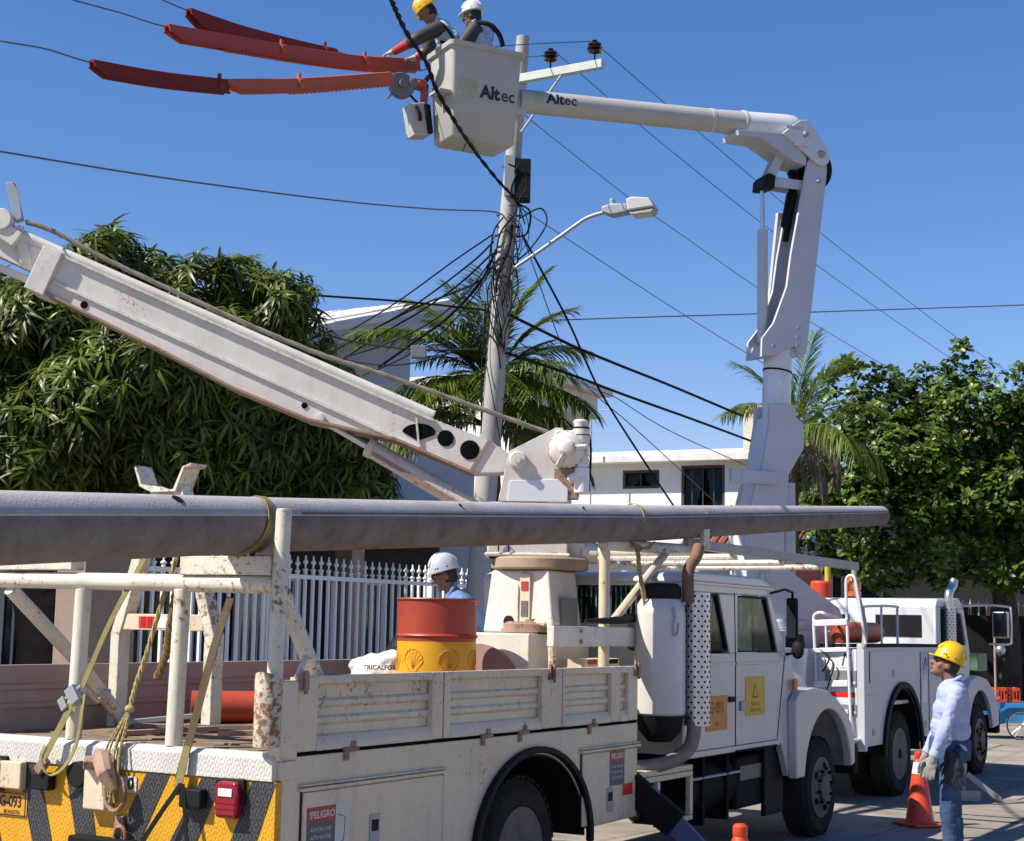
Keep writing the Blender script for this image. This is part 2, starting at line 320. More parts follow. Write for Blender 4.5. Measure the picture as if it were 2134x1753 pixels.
# red tiled porch roof in front of it
rt=thing('tiled_porch','low porch with a red clay tile roof below the white house','house',(3.9,36,0),AZ-PI/2+.13)
b=MB(); b.box(0,2.3,.9,2.8,0,3.3); b.build('wall',m_wwall,rt)
tl=MB(); tl.tube([(0,0,0),(0,1.55,.62)],.11,8); tm=tl.mesh('tile_row',m_tile)
b=MB(); b.prism([(.2,3.55),(.2,3.62),(3,4.72),(3,4.6)],-.2,2.45,'x'); b.build('roof_deck',m_tile,rt)
for i in range(12):
    for j in range(2): inst('tile_row',tm,rt,Matrix.Translation((-.1+i*.215,.15+j*1.42,3.62+j*.565+.012*j)))
# left house behind the fence
hl=thing('pale_house','pale house with mono pitched white tile roof behind the mango tree','house',L1(0,10.5,0),AZ)
b=MB(); b.box(3,19.2,.3,7,0,5.35); b.build('wall',m_gwall,hl)
b=MB(); b.box(3.02,18,.27,.298,0,3.29); b.build('lower_wall_shade',mat('porch shade render',(.07,.075,.085),.8,dirt=.3,spec=.2),hl)  # dark sheet over the wall, its colour stands in for porch shade
b=MB(); b.prism([(10.5,5.36),(17.0,7.15),(17.0,5.36)],.35,7,'y'); b.build('gable',m_gwall,hl)
b=MB(); b.prism([(10.2,5.35),(10.2,5.55),(17.35,7.62),(17.35,7.3)],-.35,7.2,'y'); rf=b.build('roof',m_gwall,hl)
tl=MB(); tl.tube([(0,0,0),(1.75,0,.507)],.1,8); tms=[tl.mesh('roof_tile_row',m) for m in (m_roofw,mat('grey roof tile',(.30,.29,.28),.85,dirt=.4,spec=.2))]
for i in range(4):
    for j in range(20): inst('roof_tile_row',tms[0 if random.random()<.72 else 1],rf,Matrix.Translation((10.25+i*1.74,-.3+j*.2,5.60+i*.504+.01*i)))
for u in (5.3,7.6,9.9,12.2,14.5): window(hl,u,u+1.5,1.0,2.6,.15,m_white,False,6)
b=MB(); b.box(6.6,18,-2.6,.6,3.3,3.5); b.build('porch_slab',m_gwall,hl)
for u in (6.7,11.5,16.5): b=MB(); b.box(u,u+.3,-2.5,-2.2,0,3.3); b.build('porch_column',mat('pink render',(.48,.33,.30),.85,dirt=.2,spec=.2),hl,bevel=.01)
h3=thing('balcony_house','white house corner with projecting cornice box behind the palm','house',L1(21.0,11,0),AZ)
b=MB(); b.box(0,2.7,0.1,6,0,6.4); b.build('wall',m_wwall,h3); b=MB(); b.box(.2,3.1,-.3,5,6.4,6.9); b.build('balcony_box',m_wwall,h3); b=MB(); b.box(0.,3.35,-.55,5.2,6.903,7.06); b.build('cornice',m_wwall,h3)
b=MB(); b.box(2.705,3.0,.4,.9,5.2,6.397); b.build('bracket',m_beige,h3)
# shaded property behind the right-hand tree
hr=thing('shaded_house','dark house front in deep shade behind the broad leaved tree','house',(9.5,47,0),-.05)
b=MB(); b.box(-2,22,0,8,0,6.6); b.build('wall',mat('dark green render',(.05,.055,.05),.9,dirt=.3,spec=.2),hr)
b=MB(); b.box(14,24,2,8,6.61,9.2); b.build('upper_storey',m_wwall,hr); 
b=MB(); b.box(-.6,.7,-6,-5,3.40,3.55); b.box(-.5,-.42,-5.2,-5.1,0,3.4); b.box(.5,.58,-5.2,-5.1,0,3.4); b.build('awning',m_wwall,hr)
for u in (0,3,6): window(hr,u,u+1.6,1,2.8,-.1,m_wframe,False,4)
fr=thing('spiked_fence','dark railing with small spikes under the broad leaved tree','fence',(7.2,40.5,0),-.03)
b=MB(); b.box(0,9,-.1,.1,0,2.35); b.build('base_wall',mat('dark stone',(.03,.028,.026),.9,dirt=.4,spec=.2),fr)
sp=MB(); sp.lathe([(.02,2.35),(.012,2.6),(.035,2.63),(0,2.78)],n=6); spm=sp.mesh('spike',m_roofw)
for i in range(45): inst('spike',spm,fr,Matrix.Translation((.1+i*.2,0,0)))
# ---------------- foliage ----------------
def leaf(mb,o,d,up,l,wd,droop,fold=.25,ob=False):
    d=d.normalized(); sd=d.cross(up).normalized(); n=sd.cross(d); pr=(.34,.72)
    P=lambda t: o+d*(l*t)+n*(-droop*l*t*t)
    ws=(.8,1.) if ob else (1.,.8)
    vs=[P(0)]
    for t,wv in zip(pr,ws):
        p=P(t); vs+=[p-sd*wd*wv*.5+n*fold*wd*.5,p,p+sd*wd*wv*.5+n*fold*wd*.5]
    vs.append(P(1))
    return mb.add(vs,[(0,2,1),(0,3,2),(1,2,5,4),(2,3,6,5),(4,5,7),(5,6,7)])
def rosette(kind,seed):
    rd=random.Random(seed); b=MB()
    if kind=='mango':
        for k in range(17):
            a=k*2.4+rd.uniform(-.3,.3); el=rd.uniform(-.05,.85)*(1 if k<13 else 1.5); d=Vector((math.cos(a)*math.cos(el),math.sin(a)*math.cos(el),math.sin(el)))
            leaf(b,d*.02+Vector((0,0,rd.uniform(-.05,.05))),d,Vector((0,0,1)),rd.uniform(.15,.25),rd.uniform(.042,.058),rd.uniform(.8,1.7))
        b.tube([(0,0,-.3),(0,0,.02)],.008,4)
    else:
        for k in range(9):
            a=k*2.4+rd.uniform(-.4,.4); el=rd.uniform(-.1,.9); d=Vector((math.cos(a)*math.cos(el),math.sin(a)*math.cos(el),math.sin(el)))
            leaf(b,d*.03+Vector((0,0,rd.uniform(-.08,.05))),d,Vector((0,0,1)),rd.uniform(.2,.33),rd.uniform(.11,.17),rd.uniform(.1,.5),.15,True)
        b.tube([(0,0,-.35),(0,0,.02)],.01,4)
    return b
def crown(root,kind,m,lobes,nper,nbig,camdir,scale=1.,seed=3):
    rd=random.Random(seed); pr=[rosette(kind,s) for s in range(6)]; pm=[p.mesh('leaf_whorl',m,180) for p in pr]
    it=[]; tot=sum(r[0]*r[1]*r[2] for c,r in lobes)
    for c,r in lobes:
        for k in range(max(6,int(nper*r[0]*r[1]*r[2]/tot))):
            while 1:
                q=Vector((rd.uniform(-1,1),rd.uniform(-1,1),rd.uniform(-1,1)))
                if .25<q.length<=1: break
            q=q*(q.length**-.45); p=Vector(c)+Vector((q.x*r[0],q.y*r[1],q.z*r[2]))
            tilt=Vector((q.x*.9+rd.uniform(-.4,.4),q.y*.9+rd.uniform(-.4,.4),.75+q.z*.4)).normalized()
            mx=Matrix.Translation(p)@tilt.to_track_quat('Z','Y').to_matrix().to_4x4()@Matrix.Rotation(rd.uniform(0,6.28),4,'Z')@Matrix.Scale(scale*rd.uniform(.75,1.2),4)
            it.append((p.dot(camdir)-.25*q.z,rd.randrange(6),mx))
    it.sort(key=lambda t:t[0])
    loc=Matrix.Translation(-root.location)
    cr=MB()
    for i,(k,j,mx) in enumerate(it):
        if i<nbig: inst('leaf_whorl',pm[j],root,loc@mx)
        else: 
            mm=loc@mx; cr.add([mm@Vector(v) for v in pr[j].v],pr[j].f)
    me=cr.mesh('foliage',m,180,weld=False); o=bpy.data.objects.new('foliage',me); COL.objects.link(o); o.parent=root; o['kind']='stuff'
def limbs(root,segs,m):
    b=MB()
    for pts,r0,r1 in segs:
        p=spline(pts,5); n=len(p); b.tube([q-root.location for q in p],[r0+(r1-r0)*i/(n-1) for i in range(n)],9)
    b.build('trunk',m,root,ang=60)
F_=3300.
def px(x,y,Y):
    v=_cr*(x-1067.)-_cu*(y-876.5)+_f*F_; v/=v.y; return Vector((0,0,1.9))+v*Y
tr=thing('mango_tree','large mango tree with drooping long leaves behind the railing','tree',(-5.6,18.9,0))
lob=[]
for x,y,r,Y in ((330,590,70,19),(560,640,70,19.2),(690,800,55,20.2),(760,850,50,20.6),(650,760,50,20),(225,535,80,18.6),(180,590,90,19.3),(430,600,80,18.8),(510,590,70,19.5),(600,640,75,18.8),(640,730,60,19),(100,690,120,18.2),(20,660,90,19),(-60,800,200,18.5),(300,770,150,17.9),(200,850,140,17.6),(470,760,130,18.6),(520,880,140,18.8),(80,930,140,17.6),(330,950,140,18.),(640,880,110,19.2),(700,950,95,19.6),(760,1000,65,19.8),(480,1000,120,18.6),(600,1010,100,19.4)):
    c=px(x,y,Y); k=r/F_*Y; lob.append(((c.x,c.y,c.z),(k,k*1.15,k*.9)))
crown(tr,'mango',m_mango,lob,3900,290,Vector((0,1,0)),.8)
T=Vector((-5.68,18.9,0))
limbs(tr,[([T,T+Vector((.15,0,1.5)),T+Vector((-.1,.1,2.6))],.3,.24),([T+Vector((-.1,.1,2.5)),T+Vector((1.2,.2,3.4)),T+Vector((2.6,.1,4.2)),T+Vector((3.4,.2,5.2))],.18,.05),([T+Vector((0,.1,2.4)),T+Vector((.6,0,3.6)),T+Vector((.7,0,4.8)),T+Vector((.9,0,5.6))],.2,.04),([T+Vector((0,0,2)),T+Vector((1.5,-.4,2.6)),T+Vector((2.6,-.5,3.6))],.12,.04),([T+Vector((0,.1,2.5)),T+Vector((-1.2,0,4)),T+Vector((-1.8,0,5))],.16,.05),([T+Vector((1.1,.2,3.3)),T+Vector((2.7,.3,3.6)),T+Vector((4.,.4,4.3))],.1,.03),([T+Vector((.4,-.2,0)),T+Vector((1.,-.4,1.6)),T+Vector((2.2,-.3,2.9))],.13,.07)],m_bark)
ta=thing('broadleaf_tree','big broad leaved tree with a few red leaves at the right','tree',(12.4,39.5,0))
lob=[]
for x,y,r,Y in ((1845,850,85,38),(1770,880,60,38.5),(1930,810,60,38),(1800,775,30,37.5),(1752,752,20,37.5),(1855,790,36,38),(2000,745,30,38),(2003,720,15,38),(2050,765,24,38),(1985,800,48,38),(2000,880,110,37.5),(2105,800,48,37),(2110,900,95,37.5),(1900,950,110,37.),(1800,980,100,37.5),(1740,1030,80,38),(1850,1090,100,36.6),(1975,1040,110,37),(2090,1040,110,36.8),(1755,1150,60,38),(1850,1180,60,36.8),(1950,1160,75,36.5),(2060,1170,60,36.8),(2130,1180,70,36.6),(1690,1180,50,40),(1700,1100,60,40),(1705,1000,55,40),(1720,930,50,40),(1700,865,42,40),(1688,955,48,40),(1738,805,38,39),(1668,1010,40,41),(2180,900,120,38),(2180,1080,120,38)):
    c=px(x,y,Y); k=r/F_*Y; lob.append(((c.x,c.y,c.z),(k,k*1.1,k*.85)))
crown(ta,'almond',m_almond,lob,3300,290,Vector((0,1,0)),.72,5)
T=Vector((12.3,39.3,0))
limbs(ta,[([T,T+Vector((0,0,2)),T+Vector((-.2,0,3.6))],.32,.26),([T+Vector((-.2,0,3.4)),T+Vector((-1.6,-.2,4.6)),T+Vector((-3.2,-.4,6.6)),T+Vector((-3.9,-.5,8))],.16,.03),([T+Vector((-.2,0,3.4)),T+Vector((-.4,-.2,5.5)),T+Vector((-.9,-.3,8.3))],.18,.03),([T+Vector((-.1,0,3.2)),T+Vector((1,-.2,5)),T+Vector((1.3,-.4,7.6))],.15,.03),([T+Vector((-.3,0,3.2)),T+Vector((-2,0,3.5)),T+Vector((-3.9,-.2,4.2))],.1,.03)],m_bark)
def frond_mesh(m,L,droop,nl,ll,hang,seed,wd=.022):
    rd=random.Random(seed); b=MB(); pts=[]; 
    for i in range(13):
        t=i/12; a=droop[0]-(droop[0]-droop[1])*t**1.3; 
        pts.append((pts[-1]+Vector((math.cos(a),0,math.sin(a)))*L/12) if pts else Vector((0,0,0)))
    b.tube(pts,[.022*(1-.85*i/12) for i in range(13)],5)
    for k in range(nl):
        t=.16+.84*k/nl; i=min(int(t*12),11); p=pts[i].lerp(pts[i+1],t*12-i); tg=(pts[i+1]-pts[i]).normalized()
        for sd in (-1,1):
            l=ll*(.45+.9*math.sin(PI*min(1,t*.85+.1)))*rd.uniform(.85,1.1)
            d=(tg*rd.uniform(.55,.8)+Vector((0,sd,0))*rd.uniform(.7,.9)+Vector((0,0,-hang*rd.uniform(.6,1.3)+.25))).normalized()
            leaf(b,p+Vector((0,sd*.006,0)),d,Vector((0,0,1)),l,wd*rd.uniform(.8,1.2)*1.6,rd.uniform(.15,.5)+hang*.3,.3)
    return b.mesh('frond',m,180,weld=False)
def palm(root,top,base,fr,r=.11):
    b=MB(); p=spline([base,(Vector(base)+Vector(top))*.5+Vector((.08,0,0)),top],8); n=len(p)
    b.tube([q-root.location for q in p],[r*(1.15-.4*i/(n-1))*(1+.04*(i%2)) for i in range(n)],10); b.build('trunk',m_bark,root,ang=60)
    for az,me,sc,z in fr:
        inst('frond',me,root,Matrix.Translation(Vector(top)-root.location+Vector((0,0,z)))@Matrix.Rotation(R(az),4,'Z')@Matrix.Scale(sc,4))
pa=thing('feathery_palm','feathery palm with arching fronds behind the utility pole','palm',(-.1,23.4,0))
fm=[frond_mesh(m_palm,1.75,(R(a),R(b_)),50,.46,h,i,.019) for i,(a,b_,h) in enumerate(((80,48,.02),(66,18,.08),(50,-15,.2),(32,-45,.3),(86,70,.0),(15,-62,.35)))]
top=px(1022,800,23.4)
rdp=random.Random(11); fl_=[(12,fm[0],1.1,0),(168,fm[1],1.1,0),(195,fm[2],1.2,0),(150,fm[0],1.,0),(178,fm[2],1.35,0),(5,fm[1],1.0,0),(0,fm[2],.95,0),(120,fm[4],1.,0),(262,fm[0],1.,0),(40,fm[4],1.0,0)]
for k in range(34):
    az=k*137.5+rdp.uniform(-15,15); fl_.append((az,fm[(2,3,5,1,5,3)[k%6]],rdp.uniform(.72,1.02),rdp.uniform(-.25,.05)))
for k in range(10): fl_.append((rdp.uniform(-60,60) if k<6 else rdp.uniform(140,220),fm[(3,5)[k%2]],rdp.uniform(.95,1.15),rdp.uniform(-.75,-.35)))
palm(pa,top,(-.2,23.4,0),fl_)
pb_=thing('coconut_palm','tall palm with pale and dead fronds behind the raised boom','palm',(5.9,34.5,0))
f2=[frond_mesh(m_palm,2.3,(R(a),R(b_)),44,.6,h,9+i) for i,(a,b_,h) in enumerate(((86,66,.02),(70,25,.1),(45,-20,.25),(20,-65,.5)))]
fd=[frond_mesh(m_dead,1.7,(R(20),R(-120)),26,.5,.9,20),frond_mesh(m_dead,1.5,(R(-20),R(-100)),26,.5,.9,21)]
top=px(1655,900,34.5)
palm(pb_,top,(6.0,34.5,0),[(20,f2[0],1,0),(185,f2[0],.9,0),(175,f2[1],.9,0),(200,f2[2],.75,0),(-15,f2[2],.9,0),(-60,f2[3],1.,0),(-110,f2[3],.9,0),(235,f2[3],.9,0),(30,f2[1],1,0),(-35,f2[1],.95,0),(140,f2[2],.9,0),(80,f2[1],.9,0),(-5,f2[3],1,-.1),(215,f2[2],.8,0),(0,fd[0],1,-.2),(-18,fd[0],.95,-.15),(-40,fd[1],1,-.2),(-75,fd[1],.9,-.2)])
# ---------------- utility pole ----------------
up=thing('utility_pole','leaning concrete utility pole with clamps and a service box','utility pole',(-.541,20,0))
def PZ(z): return Vector((.598*z/9.553,0,z))
b=MB(); b.tube([PZ(z) for z in (-.2,2,4,6,8,9.0,9.57)],[.16,.15,.138,.122,.103,.092,.085],20); b.build('shaft',m_pole,up,ang=60)
RT=-NL
for z in (7.15,7.0,6.88,6.35,5.95,5.7,5.55,5.4,5.3,5.15,4.75,7.8):
    c=PZ(z); r=.165-.0085*z; b=MB(); b.lathe([(r,-.012),(r+.006,-.012),(r+.006,.012),(r,.012)],c,(.06,0,1),18); b.bar(c+Vector((r,-.03,0)),c+Vector((r+.06,-.05,0)),.02,.025); b.bar(c+Vector((-r,-.03,0)),c+Vector((-r-.05,-.04,0)),.02,.025); b.build('clamp_band',m_gcable if z!=7.8 else m_steel,up)
for i in range(9):
    c=PZ(6.2+i*.1); b=MB(); b.bar(c+Vector((.08,-.04,0)),c+Vector((.17,-.07,.01)),.012,.012); b.build('step_pin',m_gcable,up)
c=PZ(8.95); e=c+RT*1.22-RT*.18
b=MB(); b.bar(c-RT*.95+Vector((0,-.13,0)),c+RT*1.22+Vector((0,-.13,0)),.09,.11); xa=b.build('crossarm',mat('galvanised angle',(.60,.66,.58),.55,dirt=.2,dscale=5),up,bevel=.006)
b=MB(); b.bar(c+RT*.62+Vector((0,-.16,-.06)),PZ(8.25)+Vector((.08,-.1,0)),.03,.02); b.build('arm_brace',m_steel,up)
m_ins=mat('brown porcelain',(.025,.012,.012),.15,dirt=0)
for k in (.46,1.1):
    b=MB(); q=c+RT*k+Vector((0,-.13,.055)); b.lathe([(.012,0),(.012,.09),(.05,.10),(.08,.105),(.085,.125),(.05,.135),(.045,.15),(.10,.155),(.105,.175),(.05,.185),(.045,.2),(.085,.205),(.088,.225),(.04,.235),(.03,.25),(.04,.26),(.03,.275),(0,.28)],q,n=18); b.build('insulator',m_ins,up)
b=MB(); q=PZ(7.62); b.box(q.x+.05,q.x+.25,-.16,.1,7.35,7.88); b.build('service_box',m_blk,up,bevel=.01)
b=MB(); b.box(q.x-.09,q.x+.045,-.165,-.1,7.38,7.92); b.build('box_cover',m_steel,up,bevel=.006)
def coil(c,pts,r=.014): 
    b=MB(); b.tube(spline([c+Vector(p) for p in pts],6),r,6); b.build('cable_loop',m_cable,up)
coil(PZ(7.1),[(.1,-.1,.2),(.28,-.15,.08),(.25,-.15,-.2),(.12,-.15,-.26)]); coil(PZ(7.05),[(.15,-.1,.05),(.42,-.12,.18),(.5,-.12,-.02),(.3,-.12,-.35),(.14,-.1,-.5)],.011)
coil(PZ(7.3),[(-.02,-.16,.5),(.1,-.17,.42),(.02,-.17,.15),(.1,-.18,-.1),(-.1,-.16,-.4),(-.16,-.15,-.7)],.012); coil(PZ(6.9),[(-.05,-.14,.2),(-.17,-.15,0),(-.19,-.15,-.3),(-.1,-.15,-.6),(-.16,-.1,-.4)],.012)
coil(PZ(6.9),[(.07,-.13,.1),(.03,-.15,-.2),(-.1,-.16,-.55),(-.13,-.15,-.8)],.02); coil(PZ(7.4),[(.05,-.18,.3),(.15,-.2,.38),(.22,-.2,.1),(.12,-.2,-.1),(.2,-.18,-.4)],.01)
coil(PZ(5.3),[(-.13,-.1,.6),(-.16,-.12,.1),(-.05,-.16,-.5),(.08,-.13,-1.2),(.06,-.13,-1.5)],.007); coil(PZ(5.2),[(-.15,-.06,.8),(-.18,-.06,0),(-.17,-.06,-.9)],.012)
rdc=random.Random(4)
for k in range(16):
    z0=rdc.uniform(5.9,7.25); c0=PZ(z0); a=rdc.uniform(-.24,-.12) if k%2 else rdc.uniform(.1,.26)
    coil(c0,[(.0,-.17,.12),(a,-.16,rdc.uniform(-.05,.1)),(a*rdc.uniform(.8,1.5),-.14,rdc.uniform(-.4,-.2)),(a*.4,-.17,rdc.uniform(-.7,-.5)),(.05*rdc.uniform(-1,1),-.15,rdc.uniform(-1.,-.8))],rdc.uniform(.005,.011))
b=MB(); b.box(-.5,-.3,-.08,.08,0,.16); jb=b.build('junction_box',mat('grey plastic',(.22,.24,.30),.5,dirt=.1),None,bevel=.008); jb.location=px(935,748,20.8); tag(jb,'grey junction box hanging on the cables left of the utility pole','junction box')
# street lamp
slp=thing('street_lamp','grey street lamp on a bent arm clamped to the utility pole','street lamp',(-.541,20,0))
P=lambda x,y,Y=20: px(x,y,Y)-slp.location
b=MB(); b.tube(spline([P(1060,650,19.88),P(1065,600,19.88),P(1069,570,19.87),P(1075,557,19.85),P(1110,533,19.8),P(1160,498,19.7),P(1205,466,19.62),P(1222,455,19.6),P(1240,448,19.55),P(1265,441,19.5)],4),.024,8); b.build('arm',m_steel,slp,ang=60)
q=P(1262,440,19.5); ax=(P(1365,420,19.3)-q).normalized()
b=MB(); sdv=ax.cross(Vector((0,0,1))).normalized(); upv=sdv.cross(ax)
mx=Matrix(((ax.x,sdv.x,upv.x,q.x),(ax.y,sdv.y,upv.y,q.y),(ax.z,sdv.z,upv.z,q.z),(0,0,0,1)))
b.prism([(-.03,-.03),(.08,-.09),(.30,-.09),(.30,.02),(.1,.06),(-.03,.04)],-.1,.1,'y',mx); b.build('housing',m_steel,slp,bevel=.02)
b=MB(); b.prism([(.302,-.09),(.66,-.1),(.60,.03),(.38,.085),(.302,.07)],-.14,.14,'y',mx); b.build('reflector',mat('white enamel',(.62,.62,.6),.35,dirt=.1),slp,bevel=.025)
b=MB(); b.prism([(.31,-.105),(.65,-.115),(.6,-.165),(.36,-.15)],-.12,.12,'y',mx); b.build('lens',mat('frosted lens',(.5,.5,.45),.3,dirt=.4,dscale=14),slp,bevel=.015)
b=MB(); b.lathe([(.035,0),(.035,.07),(.02,.09),(0,.09)],mx@Vector((.1,0,.055)),upv,12); b.build('photocell',m_steel,slp)
# ---------------- wires and line covers ----------------
W={}
W['c_a']=[(-4.11,12.07,6.42),(-3.87,12.47,6.51),(-3.61,12.91,6.56),(-3.2,13.6,6.71),(-2.75,14.38,6.92),(-2.13,15.43,7.32),(-1.4,16.67,7.84),(-1.05,17.27,8.12),(-.46,18.27,8.59),(.47,19.85,9.28)]
W['c_b']=[(-3.48,11.82,6.67),(-3.22,12.27,6.75),(-2.95,12.74,6.82),(-2.48,13.54,7.02),(-1.99,14.36,7.23),(-1.53,15.16,7.46),(-1.06,15.96,7.74)]
W['c_c']=[(-3.1,13.17,7.23),(-2.93,13.46,7.25),(-2.58,14.06,7.33),(-2.15,14.79,7.47),(-1.84,15.32,7.59),(-1.46,15.96,7.76)]
CC=Vector((0,0,1.9))
for k in ('c_b','c_c'): W[k]=[tuple(CC+(Vector(p)-CC)*1.1) for p in W[k]]
W['c_b']+=[(-.3,18.2,8.75),(.92,19.32,9.27)]; W['c_c']+=[(-.3,18.9,8.9)]
W['r1']=[(.95,19.35,9.28),(2.5,22.01,9.06),(5.15,26.52,8.73),(9.88,34.55,8.35),(12.17,38.44,8.29)]
W['r2']=[(.5,19.85,9.3),(2.32,23.,8.98),(5.52,28.45,8.57),(10.03,36.1,8.25),(13.58,42.15,8.13)]
W['r3']=[(-.02,20.62,8.83),(.16,20.94,8.77),(1.71,23.56,8.42),(2.53,24.95,8.3),(5.17,29.45,7.96),(8.9,35.79,7.72),(11.45,40.14,7.62)]
W['r4']=[(0,20.16,7.33),(.16,20.42,7.31),(2.47,24.35,6.88),(4.31,27.49,6.6),(6.67,31.5,6.25)]
W['l5']=[(-4.37,12.32,5.63),(-4.23,12.57,5.67),(-3.23,14.27,5.95),(-1.92,16.49,6.37),(-.98,18.09,6.72),(-.27,19.3,7.02),(-.1,19.85,7.05)]
W['far6']=[(.64,26,6.96),(2.74,27,7.26),(5.34,28,7.58),(9.51,29,7.99),(11.38,30,8.3)]
W['twist']=[(-1.02,11.6,6.74),(-1.01,12,6.79),(-.99,12.4,6.83),(-.95,13.1,6.92),(-.84,13.9,6.98),(-.78,14.6,6.97),(-.66,15.3,6.94),(-.55,16.4,7.06),(-.42,17.6,7.2),(-.21,18.8,7.27),(-.03,19.8,7.36)]
W['blk8']=[(-2.91,18.4,5.78),(-2.33,18.8,5.81),(-1.38,19.3,5.86),(-.36,19.85,5.88)]
W['da']=[(-.28,19.85,6.77),(-.59,20.5,6.63),(-1.41,22,6.36),(-2.19,23,6.12),(-3.16,24,5.81)]
W['db']=[(-.29,19.85,6.62),(-.71,20.5,6.37),(-1.3,22,6.29),(-1.98,23,6.1),(-2.79,24,5.78)]
W['dc']=[(-.25,19.85,6.5),(-.45,20.2,6.34),(-.85,21,6.33),(-1.36,22,6.34),(-2.38,23.5,6.14)]
W['dd']=[(-.24,19.85,6.67),(-.45,20.2,6.31),(-.88,21,6.01),(-1.42,22,5.82),(-1.97,23,5.63)]
W['sa']=[(-.07,19.9,5.84),(.51,20.6,5.7),(.87,21,5.61),(1.56,22,5.53),(2.39,23.5,5.5),(3.8,26,5.41)]
W['sb']=[(-.09,19.9,5.34),(.72,21,5.27),(1.6,22.5,5.21),(2.85,25,5.21),(4.39,28,5.18)]
W['sc']=[(.04,19.9,7.01),(.93,24,5.81),(1.7,25,5.5),(2.75,27,5.24),(4.79,30,4.86)]
W['sd']=[(-.06,19.9,5.56),(.89,22,5.36),(1.35,23,5.16),(2.09,25,4.92),(4.7,30,3.54)]
W['de']=[(-.26,19.85,6.6),(-.62,20.4,6.22),(-1.15,21.3,5.98),(-1.8,22.3,5.86),(-2.5,23.2,5.8)]
W['df']=[(-.27,19.85,6.45),(-.55,20.3,6.12),(-1.0,21.1,5.78),(-1.6,22.1,5.6),(-2.2,23.,5.5)]
W['dg']=[(-.3,19.85,6.86),(-.8,20.7,6.72),(-1.7,22.3,6.45),(-2.6,23.6,6.2)]
W['dh']=[(-.34,19.9,5.62),(-1.0,20.8,5.42),(-1.9,22.,5.5),(-3.2,23.4,5.95)]
W['guy']=[(.09,19.9,6.88),(.69,20.6,5.96),(.97,21,5.45),(1.19,21.3,5.08),(1.58,22,4.62),(2.39,23.5,3.75),(2.74,24,3.38)]
W['low']=[(-3.04,23,6.15),(-2.1,22,5.8),(-1.22,21,5.55),(-.43,19.9,5.38)]
WL={'c_a':('bare conductor through the lowest orange line cover','power line',.007,m_gcable),'c_b':('bare conductor inside the jagged orange line cover held by the lineman','power line',.007,m_gcable),'c_c':('bare conductor inside the uppermost dark orange cover','power line',.007,m_gcable),
'r1':('thin wire running right from the outermost brown insulator','power line',.0062,m_gcable),'r2':('thin wire running right from the inner brown insulator','power line',.0062,m_gcable),'r3':('thin wire leaving right from behind the white bucket','power line',.0062,m_gcable),'r4':('thin wire leaving right from the service box, passing the street lamp arm','power line',.0062,m_gcable),
'l5':('long thin wire crossing the left sky to the pole clamps','wire',.009,m_gcable),'far6':('thin distant wire running nearly level across the tall boom','wire',.012,m_gcable),'twist':('thick twisted black cable hanging in front of the white bucket','cable',.026,m_cable),
'blk8':('black cable between the mango tree top and the pole','cable',.014,m_cable),'da':('upper of the black cables sagging from pole to the pale house','cable',.013,m_cable),'db':('second black cable sagging from pole to the pale house','cable',.013,m_cable),'dc':('loose black cable bending left from the pole clamps','cable',.014,m_cable),'dd':('lowest thick black cable dropping left from the pole','cable',.02,m_cable),
'de':('thin black cable in the middle of the fan running left from the pole','cable',.01,m_cable),'df':('thin black cable sagging lowest in the fan left of the pole','cable',.009,m_cable),'dg':('topmost black cable of the fan running left to the pale house','cable',.011,m_cable),'dh':('black cable sagging under the grey junction box to the left','cable',.01,m_cable),
'sa':('upper thick black cable running right from the palm to the raised boom','cable',.02,m_cable),'sb':('lower thick black cable running right under the palm fronds','cable',.02,m_cable),'sc':('thin wire dropping right behind the sloping stay','wire',.008,m_gcable),'sd':('thin wire dropping steeply right over the white house','wire',.008,m_gcable),
'guy':('dark stay cable slanting steeply down right from the pole','cable',.015,m_cable),'low':('black cable through the grey junction box left of the pole','cable',.014,m_cable)}
for k,(lb,ct,r,m) in WL.items():
    pts=spline(W[k],8)
    if k=='twist':
        pts=spline(W[k],14); b=MB()
        for ph in (0,PI):
            b.tube([p+Vector((math.cos(i*.55+ph)*.0105,0,math.sin(i*.55+ph)*.0105)) for i,p in enumerate(pts)],.0135,6)
    else: b=MB(); b.tube(pts,r,6)
    o=b.build({'power line':'power_line','wire':'overhead_wire','cable':'cable'}[ct],m,None,ang=80); tag(o,lb,ct,'overhead wires and cables')
